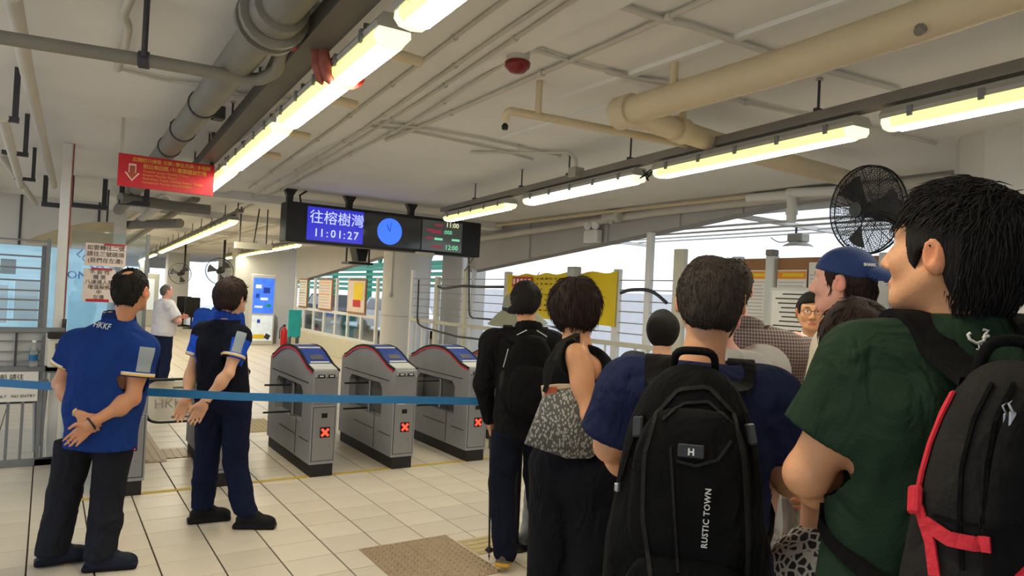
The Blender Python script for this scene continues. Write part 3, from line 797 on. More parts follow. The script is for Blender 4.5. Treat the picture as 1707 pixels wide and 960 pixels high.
# ================================================================== TICKET GATES
def hump(y):      # top outline of a gate, y measured from its front
    pts = [(-.01, .905), (.0, .915), (.06, .925), (.16, .945), (.26, .985), (.40, 1.04), (.52, 1.07), (.66, 1.08), (.80, 1.075), (.95, 1.05), (1.10, 1.005), (1.22, .955), (1.32, .93), (1.40, .92)]
    return float(np.interp(y, [p[0] for p in pts], [p[1] for p in pts]))
GL, GW = 1.38, .225
def make_gate(x, y0, label, arms=True, group='ticket gates in a row', first=None):
    if first is not None:
        r = copy_tree(first); r.location = (x, y0, 0); r['label'] = label
        return r
    r = empty('ticket_gate', (0, 0, 0), 0, label, 'ticket gate', group)
    # body: side profile with an open window, extruded across
    def prof(poly, name, m, a, b, bev=.006):
        bm = bmesh.new()
        for P in poly:
            vs = [bm.verts.new((0, y, z)) for y, z in P]
            bm.faces.new(vs)
        bmesh.ops.remove_doubles(bm, verts=bm.verts, dist=.0005)
        ex = bmesh.ops.extrude_face_region(bm, geom=bm.faces[:])
        bmesh.ops.translate(bm, verts=[v for v in ex['geom'] if isinstance(v, bmesh.types.BMVert)], vec=(b - a, 0, 0))
        bmesh.ops.translate(bm, verts=bm.verts, vec=(a, 0, 0))
        bmesh.ops.recalc_face_normals(bm, faces=bm.faces)
        me = bpy.data.meshes.new(name); bm.to_mesh(me); bm.free()
        me.materials.append(MATS[m])
        o = bpy.data.objects.new(name, me); link(o, r)
        return o
    ys = np.linspace(0, GL, 28)
    top = [(y, hump(y)) for y in ys]
    def between(a, b):
        return [(a, hump(a))] + [p for p in top if a + .001 < p[0] < b - .001] + [(b, hump(b))]
    A = [(0, .11), (.27, .11), (.27, .43), (.27, .70), (.27, hump(.27))] + list(reversed(between(0, .27)))[1:]
    lower = [(.27, .11), (1.13, .11), (1.13, .43), (.27, .43)]
    upper = [(.27, .70), (.33, .755), (1.07, .755), (1.13, .70)] + list(reversed(between(.27, 1.13)))
    D = [(1.13, .11), (GL, .11)] + list(reversed(between(1.13, GL))) + [(1.13, .70), (1.13, .43)]
    prof([A, lower, upper, D], 'body', 'steel_paint', 0, GW)
    MB().box((GW / 2, GL / 2 - .01, .055), (GW - .03, GL - .02, .11)).build('plinth', 'plinth', r)
    MB().box((GW / 2, .70, .58), (GW * .35, .86, .36)).build('inner_panel', 'steel_dark', r)
    MB().tube([(.02, .62, .44), (.02, .62, .74)], .022, n=10).build('arm_post', 'steel', r)
    MB().tube([(GW - .02, .62, .44), (GW - .02, .62, .74)], .022, n=10).build('arm_post', 'steel', r)
    for sx, xx in ((-1, -.002), (1, GW + .002)):
        MB().box((xx, .18, .30), (.003, .25, .006)).build('panel_seam', 'plinth', r)
        MB().box((xx, .42, .305), (.003, .005, .36)).build('panel_seam', 'plinth', r)
        MB().box((xx, .70, .30), (.003, .50, .006), R=Matrix.Rotation(.0, 3, 'X')).build('panel_seam', 'plinth', r)
        MB().box((xx, .70, .80), (.003, 1.16, .007)).build('panel_seam', 'plinth', r)
        # red and black edging over the hump
        pts = [(xx + sx * .004, y, hump(y) - .016) for y in np.linspace(.02, 1.30, 30)]
        MB().strip(pts, .010, .017, up=(0, 0, 1)).build('red_edging', 'gate_red', r)
        pts = [(xx + sx * .002, y, hump(y) + .004) for y in np.linspace(0, 1.30, 30)]
        MB().strip(pts, .012, .022, up=(0, 0, 1)).build('black_edging', 'plinth', r)
    # top deck in three fields
    def deck(a, b, m, name, dz=.006, w=GW - .02):
        pts = [(GW / 2, y, hump(y) + dz) for y in np.linspace(a, b, 10)]
        MB().strip(pts, w, .012, up=(0, 0, 1)).build(name, m, r)
    deck(.02, .17, 'gate_white', 'card_reader')
    deck(.175, .48, 'gate_blue', 'blue_deck')
    deck(.24, .32, 'steel_dark', 'reader_slot', .012, .12)
    deck(.18, .20, 'gate_white', 'reader_trim', .012, .17)
    deck(.485, .52, 'gate_white', 'deck_stripe')
    deck(.525, .70, 'gate_blue', 'blue_deck')
    deck(.705, .95, 'gate_white', 'rear_deck')
    # front face
    MB().box((GW / 2, -.006, .885), (GW - .02, .014, .05), ch=.004).build('display_strip', 'steel_paint', r)
    for sx in (-.045, .045):
        MB().box((GW / 2 + sx, -.0145, .872), (.062, .006, .026), ch=.002).build('display_window', 'led_black', r)
        MB().box((GW / 2 + sx, -.018, .872), (.036, .003, .012), ch=.001).build('display_digits', 'gate_white', r)
    MB().box((GW / 2, -.004, .74), (GW - .012, .008, .23), ch=.003).build('upper_panel', 'steel', r)
    MB().box((GW / 2, -.0085, .652), (.10, .003, .004)).build('slot', 'plinth', r)
    MB().box((GW / 2, -.004, .37), (GW - .035, .008, .46), ch=.003).build('front_door', 'steel', r)
    MB().box((GW / 2, -.001, .37), (GW - .025, .004, .47)).build('door_gap', 'plinth', r)
    MB().box((GW / 2, -.0095, .53), (.05, .004, .04), ch=.001).build('pull', 'led_black', r)
    pl = MB().box((GW / 2 + .01, -.011, .385), (.088, .008, .092), ch=.004).build('signal_panel', 'led_black', r)
    for sg in (-1, 1):
        MB().box((GW / 2 + .01, -.0165, .385), (.085, .003, .02), R=Matrix.Rotation(sg * math.pi / 4, 3, 'Y')).build('red_cross_bar', 'red_led', pl)
    MB().lathe([(.012, 0), (.010, .006)], (GW / 2 + .055, -.008, .265), axis=(0, -1, 0), n=10).build('lock', 'steel', r)
    if arms:
        for z in (.72, .47):
            MB().tube([(-.0, .62, z), (-.25, .60, z + .004)], .009, n=7).build('barrier_arm', 'black_metal', r)
    return r
g0 = make_gate(0, 0, 'x')
g0.location = (1.944, 5.935, 0)
g0['label'] = 'grey ticket gate with blue top and red cross, the first clear of the staff'
GATES = [(2.70, 'grey ticket gate with blue top, the middle of the three clear ones'), (3.49, 'grey ticket gate with blue top beside the black-jacketed walker'),
         (4.27, 'grey ticket gate mostly hidden behind the black-jacketed walker'), (1.185, 'grey ticket gate hidden behind the dark-vested staff man'), (.46, 'grey ticket gate hidden behind the blue-shirted staff man')]
for x, lab in GATES:
    make_gate(x, 5.935, lab, first=g0)
# swing flap with printed letters, left of the hidden gate
fp = empty('gate_flap', (.69, 6.4, .3), 0, 'clear swing flap with black tube frame and faint printed letters', 'gate flap')
MB().tube([(.70, 6.5, .80), (.80, 6.5, .80), (1.16, 6.5, .80), (1.16, 6.5, .44), (.80, 6.5, .44), (.74, 6.5, .48), (.72, 6.5, .76), (.80, 6.5, .80)], .011, n=8, rounds=.06).build('frame', 'black_metal', fp)
mat('clear_sheet', (235, 235, 230), 0.15, trans=0.85, var=0.02, bump=0)
MB().box((.94, 6.5, .62), (.40, .004, .33)).build('sheet', 'clear_sheet', fp)
text('lettering', 'HKKF', .11, (.79, 6.492, .56), (1, 0, 0), (0, 0, 1), 'beam_grey', fp)

# ================================================================== DEPARTURE DISPLAY
YD = 8.3
dp_ = empty('departure_display', (3.63, YD, 2.17), 0, 'long black hanging departure display with clock and blue screen', 'display')
MB().box((3.63, YD + .14, 2.405), (2.66, .28, .475), ch=.012).build('case', 'black_metal', dp_)
def panel(a, b, c_, d, m, name, yy=-.004):
    return MB().box(((a + b) / 2, YD + yy, (c_ + d) / 2), (b - a, .008, d - c_)).build(name, m, dp_)
panel(2.54, 4.66, 2.205, 2.60, 'screen_glass', 'glass', -.002)
s1 = panel(2.54, 3.245, 2.205, 2.605, 'screen_blue', 'blue_screen', -.006)
text('destination', '往榕樹灣', .172, (2.565, YD - .012, 2.425), (1, 0, 0), (0, 0, 1), 'screen_text', s1, bold=.0)
for k_, (ch_, x_) in enumerate(zip('11:01:27', (2.62, 2.69, 2.775, 2.83, 2.915, 2.99, 3.04, 3.12))):
    text('time_digit', ch_, .135, (x_, YD - .012, 2.255), (1, 0, 0), (0, 0, 1), 'screen_text', s1, bold=.001)
ck = MB().lathe([(.168, 0), (.168, .008)], (3.60, YD - .004, 2.40), axis=(0, -1, 0), n=36).build('clock_face', 'clock_blue', dp_)
MB().box((3.575, YD - .014, 2.445), (.008, .003, .09), R=Matrix.Rotation(-.45, 3, 'Y')).build('hour_hand', 'ink', ck)
MB().box((3.607, YD - .014, 2.455), (.005, .003, .12), R=Matrix.Rotation(.1, 3, 'Y')).build('minute_hand', 'ink', ck)
s2 = panel(4.05, 4.655, 2.205, 2.605, 'screen_side', 'timetable_screen', -.006)
text('departure_time', '11:00', .09, (4.40, YD - .012, 2.535), (1, 0, 0), (0, 0, 1), 'screen_cream', s2, bold=.0005)
text('departure_count', ':000', .075, (4.37, YD - .012, 2.44), (1, 0, 0), (0, 0, 1), 'screen_green', s2, bold=.0005)
text('departure_time', '12:00', .09, (4.40, YD - .012, 2.235), (1, 0, 0), (0, 0, 1), 'screen_green', s2, bold=.0005)
for k, (x0, x1, z, m) in enumerate(((4.24, 4.36, 2.55, 'screen_red'), (4.12, 4.34, 2.475, 'screen_red'), (4.18, 4.34, 2.45, 'screen_red'), (4.12, 4.22, 2.37, 'screen_red'), (4.24, 4.36, 2.365, 'screen_green'), (4.5, 4.62, 2.37, 'screen_green'), (4.2, 4.36, 2.26, 'screen_red'))):
    MB().box(((x0 + x1) / 2, YD - .012, z), (x1 - x0, .003, .028)).build('text_bar', m, s2)
MB().box((4.05, YD - .008, 2.40), (.012, .006, .40)).build('divider', 'black_metal', dp_)
MB().box((4.12, YD + .02, 2.155), (.27, .05, .045), ch=.006).build('sensor_bar', 'conduit', dp_)
for x, t in ((2.36, .16), (3.10, .16), (3.95, .16)):
    MB().prism([(x - t / 2, ZC), (x + t / 2, ZC), (x + .035, 2.72), (x + .03, 2.63), (x - .03, 2.63), (x - .035, 2.72)], 'y', YD + .10, YD + .18).build('bracket', 'black_metal', dp_)
MB().tube([(2.5, YD + .14, 2.64), (2.48, YD + .14, 2.74), (2.56, YD + .14, ZC)], .012, n=6).build('cable', 'black_metal', dp_)
MB().tube([(4.93, YD + .1, 2.6), (4.98, YD + .1, 2.4), (4.95, YD + .12, 2.2), (4.90, YD + .3, 1.98)], .010, n=6).build('cable', 'grey_pipe', dp_)
# loudspeaker / screen seen from behind, hanging past the display
hb = empty('hanging_speaker', (3.6, 9.6, 1.96), 0, 'black loudspeaker in a frame hanging just under the display', 'loudspeaker')
p = atY(597, 430, 9.6)
MB().prism([(p.x - .12, 2.40), (p.x + .14, 2.40), (p.x + .08, 2.05), (p.x - .03, 2.05)], 'y', 9.5, 9.75).build('horn', 'black_metal', hb)
MB().box((p.x, 9.62, 2.02), (.36, .30, .03)).build('tray', 'black_metal', hb)
for sx in (-.17, .17):
    MB().box((p.x + sx, 9.62, 2.40), (.018, .03, .80)).build('rod', 'black_metal', hb)
# white card box hung far left of the display
hbx = empty('blank_sign', (2.75, 11, 2.3), 0, 'blank cream hanging sign left of the departure display', 'sign')
pa, pb = atY(392, 403, 11), atY(452, 418, 11)
MB().box(((pa.x + pb.x) / 2, 11, (pa.z + pb.z) / 2), (pb.x - pa.x, .12, pa.z - pb.z)).build('box', 'cream_metal', hbx)
for t in (.12, .5, .85):
    x = pa.x + (pb.x - pa.x) * t
    MB().tube([(x, 11, pa.z - .02), (x + (.06 if t == .5 else 0), 11, ZC)], .01, n=6).build('rod', 'dark_grey', hbx)

# ================================================================== RED HANGING SIGN
YS = 5.8
rs = empty('red_sign', (.712, YS, 2.30), 0, 'red hanging sign with yellow Chinese and English ticket notice', 'sign')
MB().box((.712, YS + .012, 2.419), (.652, .02, .238), ch=.003).build('board', 'red_sign', rs)
for x in (.405, 1.02):
    MB().box((x, YS + .03, 2.60), (.024, .016, .40)).build('hanger', 'conduit' if x < .6 else 'dark_grey', rs)
yy = YS - .001
text('notice_line', '此閘機只接受 月票 / 學生月票 / 多程票', .034, (.475, yy, 2.492), (1, 0, 0), (0, 0, 1), 'sign_yellow', rs, bold=.0004, space=.88)
text('notice_line', '假日來回票 / 優惠票證並使用', .036, (.545, yy, 2.449), (1, 0, 0), (0, 0, 1), 'sign_yellow', rs, bold=.0004, space=.9)
for k, t in enumerate(('Turnstile accept Monthly Ticket /', 'Student Monthly Ticket /', 'Multi-Rides Ticket / Holiday Return Ticket /', 'Concession Fare by scheme ONLY')):
    text('notice_line', t, .024, (.545, yy, 2.419 - .027 * k), (1, 0, 0), (0, 0, 1), 'sign_yellow', rs, space=.98)
ar = [(-.024, .065), (.024, .065), (.024, 0), (.05, 0), (0, -.062), (-.05, 0), (-.024, 0)]
MB().prism([(.478 + u * 1.0, 2.405 + v) for u, v in ar], 'y', YS - .003, YS + .002).build('arrow_outline', 'sign_white', rs)
MB().prism([(.478 + u * .74, 2.404 + v * .80) for u, v in ar], 'y', YS - .005, YS + .0).build('arrow', 'arrow_brown', rs)

# ================================================================== LEFT: GRILLE, NOTICES, GLASS SCREEN
YG = 7.2
MB().box((-.62, YG + .04, .99), (1.22, .012, .30)).build('infill_board', 'paint_white', label='white board behind the lower grille bars', cat='board')
gr = empty('window_grille', (-.6, YG, 0), 0, 'grey barred grille partition at the picture edge behind the staff', 'grille')
for z in (1.915, 1.78, 1.68, 1.575, 1.49, 1.41, 1.325, 1.24, 1.06, .97, .89):
    MB().box((-.62, YG, z), (1.26, .016, .014)).build('bar', 'rail_grey', gr)
for z, h in ((1.155, .045), (.825, .05), (.03, .06)):
    MB().box((-.56, YG, z), (1.42, .05, h), ch=.005).build('rail', 'rail_grey', gr)
for x in (.0, -1.25):
    MB().box((x, YG, .98), (.03, .04, 1.92)).build('post', 'rail_grey', gr)
MB().box((-.19, YG, 1.0), (.018, .018, .33)).build('bar_upright', 'dark_grey', gr)
for x in (-.32, -.22, -.12, .03):
    MB().box((x, YG, .43), (.022, .022, .76)).build('upright', 'rail_grey', gr)
MB().box((.12, YG, .03), (.28, .05, .06), ch=.005).build('rail', 'rail_grey', gr)
MB().box((.14, YG, .82), (.24, .05, .06), ch=.005).build('rail', 'rail_grey', gr)
pp_ = empty('white_pole', (.095, 7.35, 0), 0, 'tall white pole with a red cable beside the grille', 'pole')
MB().box((.098, 7.35, 1.4), (.075, .07, 2.8), ch=.006).build('pole', 'white_metal', pp_)
MB().tube([(.142, 7.32, 2.8), (.142, 7.32, 1.1)], .006, n=6).build('red_cable', 'cloth_red', pp_)
for k in range(2):
    MB().tube([(.135 + .02 * k, 7.30, 1.25), (.13 + .02 * k, 7.29, 1.0)], .007, n=6).build('cable', 'dark_grey', pp_)
cpx = empty('card_machine', (.12, 7.1, .85), 0, 'small cream card machine with a dark top beside the white pole', 'machine')
MB().box((.12, 7.12, .98), (.17, .14, .26), ch=.01).build('body', 'cream_metal', cpx)
MB().box((.12, 7.10, 1.12), (.19, .17, .05), ch=.01).build('top', 'plinth', cpx)
MB().box((.13, 7.046, 1.03), (.09, .006, .05)).build('screen', 'dark_grey', cpx)
MB().box((.13, 7.046, .95), (.09, .006, .05)).build('label_plate', 'wood', cpx)
bt = empty('water_bottle', (-.065, 7.15, .85), 0, 'clear plastic water bottle with a blue label on the grille rail', 'bottle')
MB().lathe([(.03, .0), (.032, .02), (.032, .14), (.014, .18), (.013, .205)], (-.065, 7.15, .85), n=14).build('bottle', 'clear_sheet', bt)
MB().lathe([(.0325, .05), (.0325, .10)], (-.065, 7.15, .85), n=14).build('label', 'tape_blue', bt)
MB().lathe([(.015, .205), (.015, .222)], (-.065, 7.15, .85), n=12).build('cap', 'white_metal', bt)
nt_ = empty('entry_notice', (-.2, 7.16, .52), 0, 'paper notice reading only no entry fixed to the low grille', 'notice')
MB().box((-.28, 7.165, .68), (.52, .006, .25)).build('sheet', 'paper', nt_)
text('handwriting', '由此路 登船 請往', .05, (-.50, 7.160, .745), (1, 0, 0), (0, 0, 1), 'ink', nt_)
text('handwriting', '左邊入閘 多謝', .05, (-.47, 7.160, .69), (1, 0, 0), (0, 0, 1), 'ink', nt_)
text('print', 'EXIT ONLY   NO ENTRY', .034, (-.035, 7.160, .59), (1, 0, 0), (0, 0, 1), 'ink', nt_, align='RIGHT')
gs = empty('glass_screen', (.45, 7.45, 0), 0, 'clear glass screen carrying the taped handwritten notices', 'glass screen')
MB().box((.47, 7.46, 1.05), (.60, .010, 2.0)).build('pane', 'glass', gs)
MB().box((.78, 7.46, 1.03), (.03, .04, 2.06)).build('post', 'rail_grey', gs)
MB().box((.47, 7.46, .03), (.62, .05, .06)).build('rail', 'rail_grey', gs)
def notice(px0, py0, px1, py1, lab, lines, size, slant=0):
    a, b = atY(px0, py0, 7.43), atY(px1, py1, 7.43)
    r = empty('handwritten_notice', ((a.x + b.x) / 2, 7.43, b.z), 0, lab, 'notice')
    MB().box(((a.x + b.x) / 2, 7.44, (a.z + b.z) / 2), (b.x - a.x, .004, a.z - b.z)).build('sheet', 'paper_pink', r)
    dz = (a.z - b.z) / (len(lines) + .6)
    for k, t in enumerate(lines):
        text('handwriting', t, size, ((a.x + b.x) / 2, 7.436, a.z - dz * (k + 1)), (1, 0, 0), (0, 0, 1), 'ink', r, align='CENTER')
    return r, a, b
r1, a, b = notice(143, 404, 209, 446, 'upper white handwritten notice hung with red tape', ['如要轉往二號', '請往三號碼頭', '(我們在左邊)'], .05)
MB().box((a.x + .23, 7.433, a.z - .005), (.17, .004, .018)).build('tape', 'red_tape', r1)
r2, a, b = notice(140, 447, 190, 504, 'lower white handwritten notice with red tape along its edges', ['不 設 找', '贖 票', '八達通人票', '增值服務', '中', '左邊'], .045)
MB().box((a.x + .14, 7.430, a.z + .002), (.17, .004, .018)).build('tape', 'red_tape', r2)
MB().box((a.x + .12, 7.430, b.z + .012), (.18, .004, .026)).build('tape', 'red_tape', r2)
# metal stool legs and dark bin behind the grille
stl = empty('steel_chair', (-.2, 7.9, 0), 0, 'steel tube chair seen through the low grille', 'chair')
for x, y in ((-.42, 7.75), (-.02, 7.75), (-.42, 8.15), (-.02, 8.15)):
    MB().tube([(x, y, 0), (x * .92 - .02, y, .46)], .016, n=8).build('leg', 'steel', stl)
MB().box((-.22, 7.95, .47), (.46, .44, .04), ch=.015).build('seat', 'dark_grey', stl)
MB().box((-.22, 8.17, .72), (.44, .03, .30), ch=.012).build('backrest', 'dark_grey', stl)
lf = MB(); lf.prism([(.0, .15), (.035, .15), (.055, .72), (-.035, .72)], 'y', 7.28, 7.31)
lf.build('leaflet_holder', 'steel', label='tapered steel strip hanging beside the no entry notice', cat='holder')

# blue tape barrier
tp_ = [fl(-60, 634, .95), fl(60, 642, .95), fl(240, 653, .95), fl(400, 661, .95), fl(560, 665, .95), fl(700, 667, .95), fl(868, 670, .95)]
tape = empty('tape_barrier', tp_[0], 0, 'blue webbing tape stretched across in front of the ticket gates', 'barrier tape')
tb = MB(); V = []; F = []
for p_ in tp_:
    V += [p_ + Vector((0, 0, .024)), p_ - Vector((0, 0, .024)), p_ + Vector((.001, .003, .024)), p_ + Vector((.001, .003, -.024))]
for i in range(len(tp_) - 1):
    q = i * 4
    F += [(q, q + 1, q + 5, q + 4), (q + 2, q + 6, q + 7, q + 3), (q, q + 4, q + 6, q + 2), (q + 1, q + 3, q + 7, q + 5)]
tb.add(V, F).build('tape', 'tape_blue', tape)
for nm, e_, sgn in (('start', tp_[0], -1), ('end', tp_[-1], 1)):
    s_ = empty('stanchion', (e_.x, e_.y, 0), 0, 'steel barrier post holding the %s of the blue tape' % ('gate side end' if sgn > 0 else 'outer end'), 'stanchion') if sgn > 0 else None
    if s_:
        MB().lathe([(.10, 0), (.10, .012), (.04, .03), (.03, .04)], (e_.x, e_.y, .002), n=24).build('base', 'black_metal', s_)
        MB().tube([(e_.x, e_.y, .03), (e_.x, e_.y, 1.0)], .03, n=14).build('post', 'black_metal', s_)
        MB().lathe([(.034, 0), (.034, .10), (.02, .12)], (e_.x, e_.y, .90), n=14).build('head', 'black_metal', s_)

# ================================================================== FANS, LAMPS, SMALL FIXTURES
def wall_fan(c, nrm, R, label, wires=True):
    """caged fan: rings and radial wires front and back, blades, motor, bracket"""
    c = Vector(c); n = Vector(nrm).normalized()
    q = Vector((0, 0, 1)).rotation_difference(n)
    r = empty('wall_fan', c, 0, label, 'fan')
    def P(rad, a, h): return c + q @ Vector((rad * math.cos(a), rad * math.sin(a), h))
    cage = MB()
    NR = 22 if wires else 5
    for side in (1, -1):
        hh = lambda t: side * (.02 + .075 * (1 - t ** 2.2))
        for k in range(NR):
            t = .2 + .8 * k / (NR - 1)
            cage.tube([P(R * t, a, hh(t)) for a in np.linspace(0, 2 * math.pi, 37)], .0017 if k < NR - 1 else .006, n=4, caps=False)
        for k in range(72 if wires else 16):
            a = 2 * math.pi * k / (72 if wires else 16)
            big = k % 6 == 0
            cage.tube([P(R * t, a + (1 - t) * .25, hh(t)) for t in (.16, .45, .75, 1)], .0032 if big else .0015, n=4, caps=False)
        cage.lathe([(R * .17, 0), (R * .17, .006)], P(0, 0, side * .095), axis=n, n=16)
    cage.build('cage', 'black_metal', r)
    for k in range(3):
        a0 = 2 * math.pi * k / 3 + .4
        V = []; F = []
        for i, t in enumerate(np.linspace(.14, .86, 7)):
            for j, w in enumerate(np.linspace(-.30, .38, 5)):
                V.append(P(R * t, a0 + w * (.6 + .6 * t), .03 * w / .3 * (1.1 - .6 * t)))
        nv = len(V)
        V += [v - n * .002 for v in V]
        for i in range(6):
            for j in range(4):
                f_ = (i * 5 + j, i * 5 + j + 1, i * 5 + j + 6, i * 5 + j + 5)
                F.append(f_); F.append(tuple(x + nv for x in reversed(f_)))
        MB().add(V, F, True).build('blade', 'dark_grey', r)
    MB().lathe([(.02, .03), (R * .16, .02), (R * .18, -.03), (R * .18, -.10), (R * .25, -.11), (R * .27, -.26), (R * .16, -.30)], c, axis=n, n=18).build('motor', 'black_metal', r)
    return r
fc = atX(1445, 350, 4.42)
nrm = (Vector((-.92, .20, -.06)))
fan = wall_fan(fc, nrm, .285, 'large black caged fan mounted near the cream pier')
bk = fc - nrm.normalized() * .30
MB().tube([fc - nrm.normalized() * .2, bk, Vector((4.78, bk.y - .12, bk.z - .03))], .028, n=10).build('bracket', 'black_metal', fan)
for k, (px, py, Y, R, lab) in enumerate(((366, 452, 17.0, .30, 'black wall fan far off above the dark-vested man'), (300, 456, 22.0, .30, 'small black fan far down the corridor'))):
    p = atY(px, py, Y)
    f_ = wall_fan(p, (-.35, -.9, -.15), R, lab, wires=False)
    MB().tube([p + Vector((.08, .3, 0)), p + Vector((.2, .6, .1)), (p.x + .2, p.y + .6, ZC)], .03, n=8).build('bracket', 'black_metal', f_)

hb_ = atX(1330, 412, 7.4)
hbl = empty('bay_lamp', hb_, 0, 'round industrial bay lamp glowing outside above the notice boards', 'lamp')
mat('bay_glow', (235, 248, 240), 0.4, emit=6.0, var=0, bump=0)
MB().lathe([(.17, 0), (.165, .02), (.09, .06), (.07, .065)], hb_, n=24).build('reflector', 'housing_grey', hbl)
MB().lathe([(.155, -.025), (.155, .0)], hb_, n=24).build('lens', 'bay_glow', hbl)
MB().box(hb_ + Vector((0, 0, .11)), (.16, .20, .10), ch=.01).build('driver_box', 'housing_grey', hbl)
MB().tube([hb_ + Vector((0, .03, .15)), (hb_.x, hb_.y + .03, 2.68)], .014, n=8).build('stem', 'dark_grey', hbl)
MB().tube([hb_ + Vector((0, .1, .08)), hb_ + Vector((0, .26, .06)), hb_ + Vector((0, .38, .13))], .006, n=6, rounds=.1).build('cable', 'dark_grey', hbl)

ep = atX(990, 392, 5.94)
em = empty('emergency_light', ep, 0, 'white twin-head emergency light fixed on the edge beam', 'lamp')
MB().box(ep + Vector((-.02, 0, -.02)), (.10, .27, .17), ch=.01).build('battery_box', 'white_metal', em)
for sy in (-.075, .075):
    MB().lathe([(.02, -.03), (.05, .0), (.058, .035), (.05, .045)], ep + Vector((-.03, sy, .125)), axis=(-.8, -.3, -.2), n=16).build('lamp_head', 'white_metal', em)
    MB().tube([ep + Vector((-.02, sy, .06)), ep + Vector((-.02, sy, .10))], .012, n=8).build('swivel', 'rail_grey', em)
# bent grey lamp arm over the woman, post
la = atX(957, 455, 5.7)
le = empty('curved_scanner', la, 0, 'grey curved stand with a square head above the bob-haired woman', 'stand')
MB().tube([la + Vector((0, -.25, -.55)), la + Vector((0, -.22, -.30)), la + Vector((0, -.12, -.14)), la + Vector((0, -.03, -.05))], .06, n=10, rounds=.1).build('arm', 'conduit', le)
MB().box(la, (.10, .19, .16), ch=.012).build('head', 'housing_grey', le)
MB().box(la + Vector((-.052, 0, 0)), (.006, .15, .12)).build('screen', 'beam_grey', le)
MB().box((la.x, la.y - .25, .60), (.10, .10, 1.2), ch=.01).build('post', 'conduit', le)
# lit advertising kiosk, extinguisher, teal stand
ak = empty('advert_kiosk', (5.0, 19.9, 0), 0, 'tall lit advertising kiosk with a bright blue screen', 'kiosk')
MB().box((5.0, 20.0, .98), (.66, .18, 1.96), ch=.02).build('case', 'gate_white', ak)
MB().box((5.0, 19.905, 1.37), (.56, .01, .98)).build('blue_panel', 'ad_blue', ak)
MB().box((5.0, 19.905, .47), (.56, .01, .70)).build('lower_poster', 'ad_white', ak)
MB().box((4.92, 19.898, .24), (.30, .006, .12)).build('print_block', 'banner_yellow', ak)
MB().box((5.15, 19.897, .24), (.14, .006, .14), R=Matrix.Rotation(.5, 3, 'Y')).build('print_block', 'dark_grey', ak)
for (bx, bz, bw, bh, bm_) in ((4.86, 1.62, .16, .10, 'ad_white'), (5.08, 1.52, .18, .16, 'ink_blue'), (4.84, 1.36, .10, .12, 'ink_blue'), (5.02, 1.28, .20, .07, 'ad_white'), (5.14, 1.10, .14, .10, 'teal'), (4.88, 1.06, .22, .06, 'ad_white'), (4.9, .66, .08, .1, 'ink_blue')):
    MB().box((bx, 19.897, bz), (bw, .004, bh)).build('print_block', bm_, ak)
fe = empty('fire_extinguisher', (5.53, 19.6, 0), 0, 'red fire extinguisher on the floor beside the kiosk', 'extinguisher')
MB().lathe([(.085, 0), (.09, .02), (.09, .42), (.05, .50), (.03, .53)], (5.53, 19.6, .002), n=18).build('cylinder', 'extinguisher', fe)
MB().box((5.53, 19.6, .57), (.05, .12, .06), ch=.008).build('valve', 'black_metal', fe)
MB().tube([(5.5, 19.6, .56), (5.40, 19.58, .48), (5.41, 19.58, .2)], .014, n=6, rounds=.08).build('hose', 'black_metal', fe)
rbn = MB(); rbn.lathe([(.21, 0), (.24, .5), (.22, .75), (.10, .86), (.0, .88)], (5.38, 20.6, .002), n=18)
rbn.build('round_bin', 'grey_pipe', label='grey domed bin behind the red fire extinguisher', cat='bin')
ts = empty('teal_stand', (5.62, 17.8, 0), 0, 'teal display board standing under the poster windows', 'display board')
p0, p1 = atY(482, 533, 17.8), atY(500, 577, 17.8)
MB().box((p0.x + .14, 17.8, .72), (.32, .05, .70), ch=.01).build('board', 'teal', ts)
for sx in (-.1, .1):
    MB().box((p0.x + .14 + sx, 17.85, .2), (.03, .2, .4)).build('leg', 'dark_grey', ts)
# far chairs
for k, (px, py) in enumerate(((318, 560), (304, 556))):
    p = fl(px, py - 12)
    ch = empty('office_chair', p, .6, 'dark office chair far down the corridor, %s' % ('the nearer one', 'the farther one')[k], 'chair')
    MB().box(p + Vector((0, 0, .46)), (.5, .5, .10), ch=.03).build('seat', 'black_metal', ch)
    MB().box(p + Vector((.05, .23, .80)), (.5, .10, .62), ch=.03).build('backrest', 'black_metal', ch)
    MB().tube([p + Vector((0, 0, .05)), p + Vector((0, 0, .44))], .03).build('column', 'black_metal', ch)
    MB().lathe([(.28, .0), (.26, .05), (.04, .08)], p + Vector((0, 0, .002)), n=10).build('base', 'black_metal', ch)
vm = empty('snack_machine', (3.35, 28.0, 0), 0, 'pale vending cabinet deep in the corridor', 'cabinet')
MB().box((3.0, 28.2, .95), (.7, .6, 1.9), ch=.02).build('case', 'gate_white', vm)
MB().box((2.95, 27.895, 1.15), (.5, .012, 1.1)).build('window', 'shop_white', vm)

# ================================================================== QUEUE SIDE: BANNER, NOTICE BOARDS, COUNTER
XB = 5.93
ba, bb, bc, bd = (9.05, 2.02), (6.62, 2.05), (6.62, 1.33), (9.05, 1.42)
bn = empty('yellow_banner', (XB, 7.8, 1.33), 0, 'yellow cloth banner with dark writing tied to the fence', 'banner')
V = []; F = []
N1, N2 = 26, 8
for i in range(N1 + 1):
    for j in range(N2 + 1):
        s, t = i / N1, j / N2
        y = 9.05 + (6.55 - 9.05) * s
        z0 = 2.0 - .03 * math.sin(s * math.pi * 5) ** 2 + .04 * s; z1 = 1.38 - .05 * s
        V.append((XB + .015 * math.sin(s * 23) * (.3 + t) + (.04 if s > .82 else 0) * math.sin((s - .82) * 17), y, z0 + (z1 - z0) * t))
for i in range(N1):
    for j in range(N2):
        q = i * (N2 + 1) + j
        F.append((q, q + 1, q + N2 + 2, q + N2 + 1))
nv = len(V); V += [(x + .003, y, z) for x, y, z in V]
F += [tuple(k + nv for k in reversed(f_)) for f_ in list(F)]
